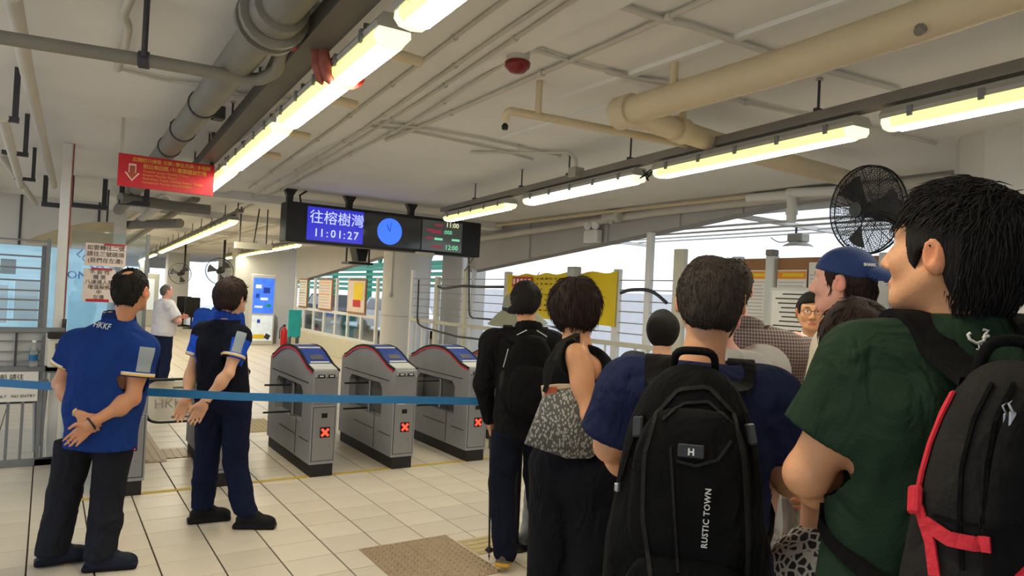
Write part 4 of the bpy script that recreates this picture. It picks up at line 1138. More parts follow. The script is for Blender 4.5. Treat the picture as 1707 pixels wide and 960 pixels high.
MB().add(V, F, True).build('cloth', 'banner_yellow', bn)
MB().box((XB - .03, 8.62, 1.88), (.004, .52, .15), ch=.001).build('header_patch', 'banner_red', bn)
for k in range(5):
    MB().box((XB - .034, 8.82 - k * .10, 1.885), (.003, .06, .08)).build('header_stroke', 'sign_white', bn)
for row in range(7):
    for k in range(17):
        if random.random() < .85 and not (row < 3 and k < 6):
            y = 8.85 - k * .105 - random.uniform(0, .02)
            if y > 7.05:
                MB().box((XB - .034, y, 1.93 - row * .075), (.003, random.uniform(.03, .07), random.uniform(.012, .03))).build('lettering', 'banner_ink', bn)
for y in (9.0, 8.3, 7.6, 7.0, 6.6):
    MB().tube([(XB + .02, y, 1.98), (5.99, y, 2.03)], .006, n=5).build('tie', 'dark_grey', bn)

# notice boards on the open side wall near the counter
nb = empty('notice_board', (5.95, 4.4, 1.3), 0, 'timber backed notice boards with orange headed price lists', 'notice board')
MB().box((6.0, 3.95, 1.70), (.05, 1.7, .90), ch=.006).build('backing', 'wood', nb)
for y in (4.74, 4.33, 3.2):
    MB().box((5.95, y, 1.10), (.09, .10, 2.14), ch=.008).build('post', 'gate_white', nb)
MB().box((5.94, 4.33, 2.20), (.10, .09, .06), ch=.008).build('post_cap', 'grey_pipe', nb)
def sheet(y0, y1, z0, z1, head, lab, x=5.955):
    r = empty('price_list', (x, (y0 + y1) / 2, z0), 0, lab, 'notice')
    MB().box((x, (y0 + y1) / 2, (z0 + z1) / 2), (.006, abs(y1 - y0), z1 - z0)).build('sheet', 'paper', r)
    if head:
        MB().box((x - .005, (y0 + y1) / 2, z1 - .05), (.003, abs(y1 - y0) * .97, .075)).build('header', 'orange', r)
        for k in range(6):
            MB().box((x - .008, y0 + (y1 - y0) * (.15 + .12 * k), z1 - .05), (.002, .035, .03)).build('header_mark', 'banner_yellow', r)
    n = int((z1 - z0 - .12) / .035)
    for k in range(n):
        w = abs(y1 - y0) * random.uniform(.6, .88)
        MB().box((x - .005, (y0 + y1) / 2 + random.uniform(-.01, .01), z1 - .12 - k * .035), (.002, w, .010)).build('print_line', 'beam_grey', r)
    return r
sheet(4.38, 4.66, 1.30, 2.03, True, 'tall price list with orange header behind the plaid shirt')
sheet(3.95, 4.27, 1.75, 2.03, True, 'price list with orange header beside the board post')
sheet(3.70, 3.93, 1.70, 2.10, False, 'plain white list pinned behind the blue cap')
wb = empty('white_board', (5.4, 4.0, 1.2), 0, 'white framed list board standing in front of the notice boards', 'board')
MB().box((5.45, 3.66, 1.60), (.03, .62, .48), ch=.006).build('frame', 'gate_white', wb)
MB().box((5.432, 3.66, 1.60), (.006, .56, .42)).build('sheet', 'paper', wb)
for k in range(9):
    MB().box((5.428, 3.68 + random.uniform(-.02, .02), 1.78 - k * .04), (.002, random.uniform(.30, .46), .011)).build('print_line', 'ink', wb)
MB().box((5.426, 3.55, 1.36), (.03, .22, .10)).build('orange_card', 'orange', wb)
MB().box((5.47, 3.66, .68), (.05, .5, 1.36)).build('stand', 'gate_white', wb)
pst = MB().box((5.96, 3.42, 1.88), (.01, .30, .42)).build('green_poster', mat('poster_green', (140, 170, 70), 0.6, var=0.4, scale=12), label='small green and yellow poster right of the blue cap', cat='poster')
# service counter
ct = empty('service_counter', (3.45, 2.75, 0), 0, 'white service counter between the queue and the smiling man', 'counter')
MB().box((3.45, 2.85, .50), (.36, 1.5, 1.0), ch=.01).build('cabinet', 'gate_white', ct)
MB().box((3.45, 2.85, 1.02), (.44, 1.6, .04), ch=.01).build('worktop', 'beam_grey', ct)
bx_ = empty('blue_box', (3.4, 2.4, 1.04), 0, 'small blue and white carton on the service counter', 'box')
MB().box((3.42, 2.55, 1.10), (.22, .26, .12), ch=.006).build('carton', 'paper', bx_)
MB().box((3.42, 2.55, 1.175), (.225, .265, .03), ch=.004).build('lid', 'tape_blue', bx_)
# ================================================================== FIGURES: implicit surfaces, meshed by surface nets
class Field:
    def __init__(s, lo, hi, h):
        s.lo = np.array(lo, np.float32); s.h = float(h)
        s.n = np.ceil((np.array(hi) - np.array(lo)) / h).astype(int) + 1
        s.ax = [s.lo[i] + np.arange(s.n[i], dtype=np.float32) * s.h for i in range(3)]
        s.F = np.full(s.n, 1.0, np.float32)
    def _win(s, lo, hi):
        a = np.clip(np.floor((np.array(lo) - s.lo) / s.h).astype(int), 0, s.n)
        b = np.clip(np.ceil((np.array(hi) - s.lo) / s.h).astype(int) + 1, 0, s.n)
        if np.any(b <= a): return None
        sl = tuple(slice(a[i], b[i]) for i in range(3))
        return sl, s.ax[0][sl[0]][:, None, None], s.ax[1][sl[1]][None, :, None], s.ax[2][sl[2]][None, None, :]
    def _mix(s, sl, d, k, op):
        f = s.F[sl]
        if op == 'sub':
            d = -d
            if k > 0:
                hh = np.clip(.5 - .5 * (f - d) / k, 0, 1); r = f + (d - f) * hh + k * hh * (1 - hh)
            else: r = np.maximum(f, d)
        else:
            if k > 0:
                hh = np.clip(.5 + .5 * (f - d) / k, 0, 1); r = f + (d - f) * hh - k * hh * (1 - hh)
            else: r = np.minimum(f, d)
        s.F[sl] = r
    def cone(s, a, b, ra, rb, k=.02, e=(1, 1, 1), op='add'):
        a = np.array(a, np.float32); b = np.array(b, np.float32); e = np.array(e, np.float32)
        m = max(ra, rb) * max(e) + k + 3 * s.h
        w = s._win(np.minimum(a, b) - m, np.maximum(a, b) + m)
        if w is None: return s
        sl, X, Y, Z = w
        X, Y, Z = (X - a[0]) / e[0], (Y - a[1]) / e[1], (Z - a[2]) / e[2]
        d = (b - a) / e
        t = np.clip((X * d[0] + Y * d[1] + Z * d[2]) / max(float(d @ d), 1e-9), 0, 1)
        q = np.sqrt((X - t * d[0]) ** 2 + (Y - t * d[1]) ** 2 + (Z - t * d[2]) ** 2) - (ra + t * (rb - ra))
        s._mix(sl, q * min(e), k, op); return s
    def ell(s, c, r, k=.02, R=None, op='add'):
        c = np.array(c, np.float32); r = np.array(r, np.float32)
        m = max(r) + k + 3 * s.h
        w = s._win(c - m, c + m)
        if w is None: return s
        sl, X, Y, Z = w
        X, Y, Z = X - c[0], Y - c[1], Z - c[2]
        if R is not None:
            R = np.array(R, np.float32)          # columns: local axes
            X, Y, Z = X * R[0, 0] + Y * R[1, 0] + Z * R[2, 0], X * R[0, 1] + Y * R[1, 1] + Z * R[2, 1], X * R[0, 2] + Y * R[1, 2] + Z * R[2, 2]
        k0 = np.sqrt((X / r[0]) ** 2 + (Y / r[1]) ** 2 + (Z / r[2]) ** 2)
        k1 = np.sqrt((X / r[0] ** 2) ** 2 + (Y / r[1] ** 2) ** 2 + (Z / r[2] ** 2) ** 2) + 1e-6
        s._mix(sl, k0 * (k0 - 1) / k1, k, op); return s
    def box(s, c, hs, rad, k=.02, R=None, op='add'):
        c = np.array(c, np.float32); hs = np.array(hs, np.float32)
        m = float(np.linalg.norm(hs)) + rad + k + 3 * s.h
        w = s._win(c - m, c + m)
        if w is None: return s
        sl, X, Y, Z = w
        X, Y, Z = X - c[0], Y - c[1], Z - c[2]
        if R is not None:
            R = np.array(R, np.float32)
            X, Y, Z = X * R[0, 0] + Y * R[1, 0] + Z * R[2, 0], X * R[0, 1] + Y * R[1, 1] + Z * R[2, 1], X * R[0, 2] + Y * R[1, 2] + Z * R[2, 2]
        qx, qy, qz = np.abs(X) - (hs[0] - rad), np.abs(Y) - (hs[1] - rad), np.abs(Z) - (hs[2] - rad)
        d = np.sqrt(np.maximum(qx, 0) ** 2 + np.maximum(qy, 0) ** 2 + np.maximum(qz, 0) ** 2) + np.minimum(np.maximum(qx, np.maximum(qy, qz)), 0) - rad
        s._mix(sl, d, k, op); return s
    def sup(s, c, r, p=3.0, k=.02, R=None, taper=0.0, op='add'):
        """cushion shape: rounded-square outline in x,z, bulging in y, narrower at the top by taper"""
        c = np.array(c, np.float32); r = np.array(r, np.float32)
        m = float(np.linalg.norm(r)) + k + 3 * s.h
        w = s._win(c - m, c + m)
        if w is None: return s
        sl, X, Y, Z = w
        X, Y, Z = X - c[0], Y - c[1], Z - c[2]
        if R is not None:
            R = np.array(R, np.float32)
            X, Y, Z = X * R[0, 0] + Y * R[1, 0] + Z * R[2, 0], X * R[0, 1] + Y * R[1, 1] + Z * R[2, 1], X * R[0, 2] + Y * R[1, 2] + Z * R[2, 2]
        zz = Z / r[2]
        a = np.abs(X / (r[0] * (1 - taper * np.clip(zz, -.5, 1)))) ** p + np.abs(zz) ** p
        kk = np.sqrt(a ** (2 / p) + (Y / r[1]) ** 2)
        s._mix(sl, (kk - 1) * float(min(r)) * 1.1, k, op); return s
    def clip(s, fn, k=0.0):
        """keep only where fn(x,y,z) < 0"""
        X, Y, Z = s.ax[0][:, None, None], s.ax[1][None, :, None], s.ax[2][None, None, :]
        d = fn(X, Y, Z).astype(np.float32)
        d = np.broadcast_to(d, s.F.shape)
        if k > 0:
            hh = np.clip(.5 - .5 * (s.F - d) / k, 0, 1); s.F = s.F + (d - s.F) * hh + k * hh * (1 - hh)
        else: s.F = np.maximum(s.F, d)
        return s
    def warp(s, fn):
        """displace the surface: F += fn(x,y,z)"""
        m = np.abs(s.F) < .05
        ix = np.nonzero(m)
        s.F[m] += fn(s.ax[0][ix[0]], s.ax[1][ix[1]], s.ax[2][ix[2]]).astype(np.float32)
        return s
    def mesh(s):
        F = s.F
        F[0] = F[-1] = 1; F[:, 0] = F[:, -1] = 1; F[:, :, 0] = F[:, :, -1] = 1
        I = F < 0
        c = I[:-1, :-1, :-1].astype(np.int8)
        for dx, dy, dz in ((1, 0, 0), (0, 1, 0), (0, 0, 1), (1, 1, 0), (1, 0, 1), (0, 1, 1), (1, 1, 1)):
            c = c + I[dx:I.shape[0] - 1 + dx, dy:I.shape[1] - 1 + dy, dz:I.shape[2] - 1 + dz]
        act = (c > 0) & (c < 8)
        ii = np.nonzero(act)
        idx = np.full(act.shape, -1, np.int32)
        nv = len(ii[0]); idx[ii] = np.arange(nv)
        P = np.zeros((nv, 3)); W = np.zeros(nv)
        base = np.stack(ii, 1)
        corners = [(0, 0, 0), (1, 0, 0), (0, 1, 0), (1, 1, 0), (0, 0, 1), (1, 0, 1), (0, 1, 1), (1, 1, 1)]
        val = [F[ii[0] + a, ii[1] + b, ii[2] + d] for a, b, d in corners]
        for p, q in ((0, 1), (2, 3), (4, 5), (6, 7), (0, 2), (1, 3), (4, 6), (5, 7), (0, 4), (1, 5), (2, 6), (3, 7)):
            a, b = val[p], val[q]
            m = (a < 0) != (b < 0)
            t = a[m] / (a[m] - b[m])
            ca, cb = np.array(corners[p], float), np.array(corners[q], float)
            P[m] += ca + t[:, None] * (cb - ca); W[m] += 1
        P = (base + P / W[:, None]) * s.h + s.lo
        Q = []
        for ax in range(3):
            a = [slice(None)] * 3; b = [slice(None)] * 3
            a[ax] = slice(0, -1); b[ax] = slice(1, None)
            ch = I[tuple(a)] != I[tuple(b)]
            e = np.nonzero(ch)
            ins = I[tuple(a)][e]
            e = np.stack(e, 1)
            o1, o2 = [(1, 2), (2, 0), (0, 1)][ax]
            ok = (e[:, o1] > 0) & (e[:, o2] > 0)
            e = e[ok]; ins = ins[ok]
            d1 = np.zeros(3, int); d1[o1] = 1; d2 = np.zeros(3, int); d2[o2] = 1
            g = lambda v: idx[v[:, 0], v[:, 1], v[:, 2]]
            q = np.stack([g(e - d1 - d2), g(e - d2), g(e), g(e - d1)], 1)
            q[~ins] = q[~ins][:, ::-1]
            Q.append(q)
        Q = np.concatenate(Q)
        Q = Q[(Q >= 0).all(1)]
        return P, Q

def relax(P, Q, it=1, lam=.5):
    for _ in range(it):
        A = np.zeros_like(P); n = np.zeros(len(P))
        for a, b in ((0, 1), (1, 2), (2, 3), (3, 0)):
            np.add.at(A, Q[:, a], P[Q[:, b]]); np.add.at(n, Q[:, a], 1)
        P = P + lam * (A / np.maximum(n, 1)[:, None] - P)
    return P

def to_obj(name, P, Q, m, parent, X, colr=None):
    """X: 4x4 person-local -> world"""
    me = bpy.data.meshes.new(name)
    me.vertices.add(len(P)); me.vertices.foreach_set('co', P.astype(np.float32).ravel())
    me.loops.add(Q.size); me.loops.foreach_set('vertex_index', Q.astype(np.int32).ravel())
    me.polygons.add(len(Q))
    me.polygons.foreach_set('loop_start', np.arange(0, Q.size, 4, dtype=np.int32))
    me.polygons.foreach_set('loop_total', np.full(len(Q), 4, np.int32))
    me.polygons.foreach_set('use_smooth', np.ones(len(Q), bool))
    me.update(calc_edges=True); me.validate()
    if colr is not None:
        at = me.color_attributes.new('Col', 'FLOAT_COLOR', 'POINT')
        C = np.ones((len(P), 4), np.float32); C[:, :3] = colr
        at.data.foreach_set('color', C.ravel())
    me.transform(X)
    me.materials.append(MATS[m] if isinstance(m, str) else m)
    o = bpy.data.objects.new(name, me)
    link(o, parent)
    return o

def fold(seed, amp, freq=(9, 9, 14)):
    """soft cloth folds"""
    r = np.random.default_rng(seed)
    K = [(r.normal(size=3) * np.array(freq), r.uniform(0, 6.28), r.uniform(.5, 1)) for _ in range(7)]
    def fn(x, y, z):
        w = 0
        for k, ph, a in K:
            t = np.sin(k[0] * x + k[1] * y + k[2] * z + ph + 1.3 * np.sin(5 * z + 3 * x + ph))
            w = w + a * (.45 * t + .9 * (.6 - np.sqrt(np.abs(t) + .02)))      # soft swells with tighter creases
        return amp * w / 3.0
    return fn

mat('skin', attr=True, rough=0.5, var=0.07, scale=14, bump=0.12, bscale=150, spec=0.35)
MATS['skin'].node_tree.nodes['Principled BSDF'].inputs['Subsurface Weight'].default_value = 0.0
mat('fabric', attr=True, rough=0.9, var=0.08, scale=9, bump=0.25, bscale=260, spec=0.1, sheen=0.0)
mat('fabric_smooth', attr=True, rough=0.7, var=0.06, scale=7, bump=0.15, bscale=90, spec=0.3)
def cloth_relief(m, scale=9.0, strength=.8):
    # broad soft creases over the fine weave
    nt = MATS[m].node_tree; b = nt.nodes['Principled BSDF']
    tc = nt.nodes.new('ShaderNodeTexCoord'); n = nt.nodes.new('ShaderNodeTexNoise'); mp = nt.nodes.new('ShaderNodeMapping')
    mp.inputs['Scale'].default_value = (1, 1, .55)
    n.inputs['Scale'].default_value = scale; n.inputs['Detail'].default_value = 2.5; n.inputs['Distortion'].default_value = 1.2
    nt.links.new(tc.outputs['Object'], mp.inputs[0]); nt.links.new(mp.outputs[0], n.inputs['Vector'])
    bp = nt.nodes.new('ShaderNodeBump'); bp.inputs['Strength'].default_value = strength; bp.inputs['Distance'].default_value = .05
    nt.links.new(n.outputs['Fac'], bp.inputs['Height'])
    if b.inputs['Normal'].is_linked:
        nt.links.new(b.inputs['Normal'].links[0].from_socket, bp.inputs['Normal'])
    nt.links.new(bp.outputs[0], b.inputs['Normal'])
cloth_relief('fabric')
mat('hair_black', (22, 18, 16), 0.75, var=0.35, scale=30, bump=0.3, bscale=120, spec=0.2)
mat('hair_brown', (40, 26, 22), 0.75, var=0.35, scale=30, bump=0.3, bscale=120, spec=0.22)
mat('hair_mid', (44, 36, 30), 0.75, var=0.35, scale=30, bump=0.3, bscale=120, spec=0.2)
mat('hair_grey', (84, 80, 76), 0.6, var=0.3, scale=30, bump=0.3, bscale=120, spec=0.3)
def strand_look(m):
    nt = MATS[m].node_tree; b = nt.nodes['Principled BSDF']
    tc = nt.nodes.new('ShaderNodeTexCoord'); mp = nt.nodes.new('ShaderNodeMapping'); mp.inputs['Scale'].default_value = (1, 1, .10)
    n = nt.nodes.new('ShaderNodeTexNoise'); n.inputs['Scale'].default_value = 230; n.inputs['Detail'].default_value = 3; n.inputs['Distortion'].default_value = .8
    nt.links.new(tc.outputs['Object'], mp.inputs[0]); nt.links.new(mp.outputs[0], n.inputs['Vector'])
    mr = nt.nodes.new('ShaderNodeMapRange'); mr.inputs['From Min'].default_value = .3; mr.inputs['From Max'].default_value = .7; mr.inputs['To Min'].default_value = .35; mr.inputs['To Max'].default_value = 1.9
    nt.links.new(n.outputs['Fac'], mr.inputs['Value'])
    src = b.inputs['Base Color'].links[0].from_socket
    v = nt.nodes.new('ShaderNodeVectorMath'); v.operation = 'SCALE'
    nt.links.new(src, v.inputs[0]); nt.links.new(mr.outputs[0], v.inputs['Scale']); nt.links.new(v.outputs[0], b.inputs['Base Color'])
    bp = nt.nodes.new('ShaderNodeBump'); bp.inputs['Strength'].default_value = .9; bp.inputs['Distance'].default_value = .006
    nt.links.new(n.outputs['Fac'], bp.inputs['Height']); nt.links.new(bp.outputs[0], b.inputs['Normal'])
for _m in ('hair_black', 'hair_brown', 'hair_mid', 'hair_grey'):
    strand_look(_m)
mat('leather', attr=True, rough=0.6, var=0.1, scale=14, bump=0.15, bscale=90, spec=0.15)

def Rz(a): c, s = math.cos(a), math.sin(a); return np.array([[c, -s, 0], [s, c, 0], [0, 0, 1.0]])
def Rx(a): c, s = math.cos(a), math.sin(a); return np.array([[1, 0, 0], [0, c, -s], [0, s, c.real]])
def Ry(a): c, s = math.cos(a), math.sin(a); return np.array([[c, 0, s], [0, 1, 0], [-s, 0, c]])
def unit(v): v = np.array(v, float); return v / max(np.linalg.norm(v), 1e-9)
L3 = lambda c: np.array(lin(c))

def hand(F, w, d, n, side, curl, s, spread=.012):
    """palm, four fingers of unequal length with two bends each, thumb from the side of the palm"""
    d = unit(d); n = unit(np.array(n, float) - d * np.dot(n, d)); t = np.cross(d, n) * side
    w = np.array(w, float)
    R = np.stack([t, n, d], 1)
    F.cone(w - d * .03 * s, w + d * .02 * s, .027 * s, .030 * s, .015)
    F.box(w + d * .058 * s, (.040 * s, .0135 * s, .046 * s), .012 * s, .012, R=R)
    for i, (o, Lf) in enumerate(((.030, .070), (.0105, .078), (-.0095, .072), (-.029, .056))):
        b = w + (d * (.100 - .004 * abs(i - 1)) + t * o) * s
        p = b - d * .012 * s; a = 0; r = .0092 * s
        dirn = unit(d + t * (o / .03) * spread * 6)
        for q, (fr, bend) in enumerate(((.45, curl), (.30, curl * 1.2), (.25, curl * .8))):
            a += bend
            v = dirn * math.cos(a) + n * math.sin(a)
            e = p + v * Lf * fr * 1.12 * s
            F.cone(p, e, r, r * .92, .004 if q else .007); p = e; r *= .93
    b = w + (d * .022 + t * .030 + n * .004) * s
    v1 = unit(d * .75 + t * .62 + n * .35); v2 = unit(d * .9 + t * (.25 - .3 * curl) + n * (.3 + .6 * curl))
    F.cone(b, b + v1 * .040 * s, .0135 * s, .011 * s, .012)
    F.cone(b + v1 * .040 * s, b + v1 * .040 * s + v2 * .034 * s, .0108 * s, .0088 * s, .006)

SKIN = {'tan': (190, 132, 96), 'light': (214, 162, 128), 'pink': (216, 160, 140), 'deep': (168, 112, 80), 'gold': (196, 140, 100)}

def person(label, loc, az, h=1.72, lean=0.0, head=(0, 0, 0), J=None, Jpx=None, build=1.0, depth=1.0, shoulder=1.0, skin='tan', vox=.008,
           shirt=None, pants=None, shoes=None, hair=None, hands=None, legs_bare=False, extra=None, headscale=1.0, face=True, D0=None, group='people in the concourse'):
    """az: compass facing (0 = away down the hall, + = turned right).  J: joint overrides, person-local metres.
    Jpx: joints measured on the photograph as (x, y, extra depth)."""
    s = h / 1.75
    root = empty('person', (loc[0], loc[1], 0.0), 0, label, 'person', group)
    Rw = Rz(-az)
    X = Matrix.Translation((loc[0], loc[1], 0.002)) @ Matrix(Rw.tolist()).to_4x4()
    Xi = X.inverted()
    D0 = D0 if D0 is not None else proj((loc[0], loc[1], 1.2))[2]
    verts = {}
    j = dict(pelvis=(0, 0, .95), chest=(0, 0, 1.25), neck=(0, -.015, 1.465), head=(0, .015, 1.655),
             shL=(-.185 * shoulder, -.012, 1.41), shR=(.185 * shoulder, -.012, 1.41),
             elL=(-.245 * shoulder, -.04, 1.12), elR=(.245 * shoulder, -.04, 1.12), wrL=(-.255 * shoulder, .05, .88), wrR=(.255 * shoulder, .05, .88),
             hipL=(-.092, 0, .93), hipR=(.092, 0, .93), knL=(-.105, .02, .50), knR=(.105, .02, .50), anL=(-.11, -.02, .085), anR=(.11, -.02, .085),
             toeL=(-.14, .13, .03), toeR=(.14, .13, .03))
    j = {k: np.array(v, float) * s for k, v in j.items()}
    if lean:
        for k in ('chest', 'neck', 'head', 'shL', 'shR', 'elL', 'elR', 'wrL', 'wrR'):
            j[k] = j[k] + np.array([0, lean * (j[k][2] - .95 * s), 0])
    for k, v in (J or {}).items(): j[k] = np.array(v, float)
    for k, v in (Jpx or {}).items():
        p = Xi @ atD(v[0], v[1], D0 + (v[2] if len(v) > 2 else 0))
        j[k] = np.array(p)
    b = build * s; dp = depth * b
    lo = np.min(np.array(list(j.values())), 0) - np.array([.24, .30, .12]); hi = np.max(np.array(list(j.values())), 0) + np.array([.24, .26, .24])
    lo[2] = -.01
    hands = hands or {}
    Rh = Rz(-head[0]) @ Rx(head[1]) @ Ry(head[2])       # yaw right, pitch up, roll
    hs = s * headscale
    H = lambda p: j['head'] + Rh @ (np.array(p, float) * hs)
    sk = L3(SKIN[skin] if isinstance(skin, str) else skin)

    # ------------------------------------------------ body: one continuous surface
    F = Field(lo, hi, vox)
    def torso(F, e=0.0, k=.05, waist=1.0):
        c, p, n = j['chest'], j['pelvis'], j['neck']
        F.ell(c + np.array([0, .005, .03]) * s, np.array([.160 * b + e, .112 * dp + e, .20 * s + e]), k)
        F.ell((c * .45 + p * .55) + np.array([0, .012, 0]) * s, np.array([.142 * b * waist + e, .108 * dp * waist + e, .17 * s + e]), k)
        F.ell(p + np.array([0, -.005, -.01]) * s, np.array([.158 * b + e, .118 * dp + e, .12 * s + e]), k)
        for q in ('shL', 'shR'):
            sh = j[q]
            F.cone(n + np.array([0, 0, -.035 * s]), sh + np.array([0, 0, -.012 * s]), .050 * s + e, .056 * b + e, k)
            F.cone(c + np.array([np.sign(sh[0]) * .07, -.03, .10]) * s, sh * .9 + c * .1, .075 * s + e, .056 * b + e, k)
    torso(F, -.012 * s)
    lg = 1.0 if (not pants or pants.get('bottom', .03) > .3) else .78      # slimmer inside long trousers
    for q in ('L', 'R'):
        F.cone(j['sh' + q], j['el' + q], .050 * b, .040 * b, .03)
        F.ell(j['sh' + q] * .6 + j['el' + q] * .4, np.array([.05, .05, .09]) * b, .03)
        F.cone(j['el' + q], j['wr' + q], .041 * b, .027 * s, .02)
        F.ell(j['el' + q] * .72 + j['wr' + q] * .28, np.array([.043, .043, .06]) * b, .03)
        F.cone(j['hip' + q], j['kn' + q], .078 * b * lg, .054 * b * lg, .03)
        F.cone(j['kn' + q], j['an' + q], .053 * b * lg, .036 * s, .03)
        F.ell(j['kn' + q] * .70 + j['an' + q] * .30 + np.array([0, -.018, 0]) * s, np.array([.050 * lg, .054 * lg, .12]) * b, .03)
        F.cone(j['an' + q], j['an' + q] * .3 + j['toe' + q] * .7, .036 * s, .026 * s, .02)
        hd = hands.get(q, {})
        d = hd.get('d', unit(j['wr' + q] - j['el' + q])); n = hd.get('n', (1 if q == 'L' else -1, 0, 0))
        if 'tip' in hd:
            d = unit(np.array(Xi @ atD(hd['tip'][0], hd['tip'][1], D0 + hd['tip'][2])) - j['wr' + q])
        if isinstance(n, str):
            n = unit(np.array(Xi @ OCAM) - j['wr' + q]) * (1 if n == 'cam' else -1)
        hand(F, j['wr' + q], d, n, 1 if q == 'R' else -1, hd.get('curl', .35), s)
    # neck and head
    F.cone(j['neck'] - np.array([0, 0, .05 * s]), j['head'] + Rh @ np.array([0, -.02, -.07]) * hs, .060 * s, .054 * s, .03)
    F.ell(H((0, -.012, .012)), np.array([.076, .094, .088]) * hs, .02, R=Rh)
    F.ell(H((0, .022, -.045)), np.array([.058, .066, .072]) * hs, .035, R=Rh)
    F.ell(H((0, .068, -.098)), np.array([.026, .020, .018]) * hs, .025, R=Rh)
    F.ell(H((0, .050, .035)), np.array([.058, .036, .040]) * hs, .03, R=Rh)
    for sg in (-1, 1):
        F.cone(H((sg * .056, .0, -.045)), H((sg * .030, .055, -.095)), .020 * hs, .017 * hs, .025)
        F.ell(H((sg * .040, .058, -.028)), np.array([.024, .022, .024]) * hs, .025, R=Rh)
        F.ell(H((sg * .030, .083, .006)), np.array([.019, .012, .012]) * hs, .010, R=Rh, op='sub')
        F.ell(H((sg * .030, .074, .005)), np.array([.0135, .0125, .0125]) * hs, .004, R=Rh)
        F.cone(H((sg * .012, .086, .026)), H((sg * .048, .072, .024)), .008 * hs, .006 * hs, .012)
        Re = Rh @ Rz(sg * -.42) @ Rx(-.2)
        F.ell(H((sg * .085, -.014, -.012)), np.array([.012, .020, .034]) * hs, .007, R=Re)
        F.ell(H((sg * .094, -.008, -.008)), np.array([.006, .010, .018]) * hs, .005, R=Re, op='sub')
        F.ell(H((sg * .013, .094, -.040)), np.array([.009, .009, .008]) * hs, .008, R=Rh)
    F.cone(H((0, .087, .012)), H((0, .108, -.034)), .008 * hs, .0115 * hs, .012)
    F.cone(H((-.019, .082, -.068)), H((.019, .082, -.068)), .0075 * hs, .0075 * hs, .006, e=(1, 1, 1))
    F.cone(H((-.015, .082, -.079)), H((.015, .082, -.079)), .008 * hs, .008 * hs, .006)
    P, Q = F.mesh(); P = relax(P, Q, 1, .4)
    # natural colouring of the face: lips, brows, eyes
    C = np.tile(sk, (len(P), 1))
    q = (P - j['head']) @ Rh / hs
    def dab(cx, cy, cz, rx, ry, rz, colour, a=1.0):
        w = ((q[:, 0] - cx) / rx) ** 2 + ((q[:, 1] - cy) / ry) ** 2 + ((q[:, 2] - cz) / rz) ** 2
        w = np.clip(1.6 - 1.6 * w, 0, 1)[:, None] * a
        C[:] = C * (1 - w) + L3(colour) * w
    if face:
        dab(0, .090, -.074, .030, .03, .014, (168, 84, 76), .8)
        for sg in (-1, 1):
            dab(sg * .030, .088, .005, .017, .02, .0075, (235, 230, 224))
            dab(sg * .030, .09, .005, .008, .02, .008, (24, 18, 16))
            dab(sg * .031, .088, .028, .024, .03, .006, (30, 22, 20), .9)
            dab(sg * .083, -.01, -.012, .02, .03, .04, tuple(np.clip(np.array(SKIN[skin] if isinstance(skin, str) else skin) * np.array([1.02, .86, .82]), 0, 255)), .7)
    body = to_obj('body', P, Q, 'skin', root, X, C)

    # ------------------------------------------------ shirt
    if shirt:
        S = dict(e=.016, sleeve=.55, hem=.86, wrinkle=.004, col=(90, 90, 90), loose=0.0, collar=False, neck=.0, tank=False)
        S.update(shirt)
        F = Field(lo, hi, S.get('vox', vox)); e = S['e'] * s
        torso(F, e, .05, waist=1.0 + S['loose'])
        hem = S['hem'] * s
        F.cone(j['chest'] * .9 + j['pelvis'] * .1, np.array([j['pelvis'][0], j['pelvis'][1], hem - .03]), .120 * b + e, (.128 + .02 * S['loose']) * b + e, .06, e=(1.22, .86 * depth, 1))
        if not S['tank']:
            for q in ('L', 'R'):
                a, el, wr = j['sh' + q], j['el' + q], j['wr' + q]
                sl = S['sleeve']
                t1 = min(sl, 1.0); c_ = a + (el - a) * t1
                r0, r1 = .060 * b + e, (.058 + .012 * (sl < 1)) * b + e * .7
                F.cone(a, c_ if sl < 1 else el, r0, r1 if sl < 1 else .050 * b + e * .6, .035)
                if sl > 1:
                    c_ = el + (wr - el) * min(sl - 1, 1.0)
                    F.cone(el, c_, .050 * b + e * .6, .036 * b + e * .4, .03)
                ax = unit(c_ - (a if sl <= 1 else el)); cc = c_
                if sl < 1:     # flat sleeve opening
                    rad = .16 * b
                    w = F._win(cc - rad - .1, cc + rad + .1)
                    if w:
                        sl_, X_, Y_, Z_ = w
                        pl = (X_ - cc[0]) * ax[0] + (Y_ - cc[1]) * ax[1] + (Z_ - cc[2]) * ax[2]
                        dist = np.sqrt((X_ - cc[0]) ** 2 + (Y_ - cc[1]) ** 2 + (Z_ - cc[2]) ** 2)
                        m = (dist < rad * .62) & (pl > -.04)
                        F.F[sl_] = np.where(m, np.maximum(F.F[sl_], pl), F.F[sl_])
        else:
            for q in ('shL', 'shR'):
                sh = j[q]
                F.ell(sh + np.array([np.sign(sh[0]) * .045, 0, .02]) * s, np.array([.085, .13, .15]) * s, .02, op='sub')
        nk = j['neck']
        F.clip(lambda x, y, z: np.where((x - nk[0]) ** 2 + (y - nk[1]) ** 2 < (.105 * s) ** 2, z - (nk[2] - (.008 - S['neck']) * s + np.where(y < nk[1], -.10, -.55) * (y - nk[1])), -1.0) if not S['tank'] else z - (nk[2] - .045 * s - .3 * (y - nk[1])), .01)
        F.clip(lambda x, y, z: hem - z + .012 * np.sin(9 * x + 2), .008)
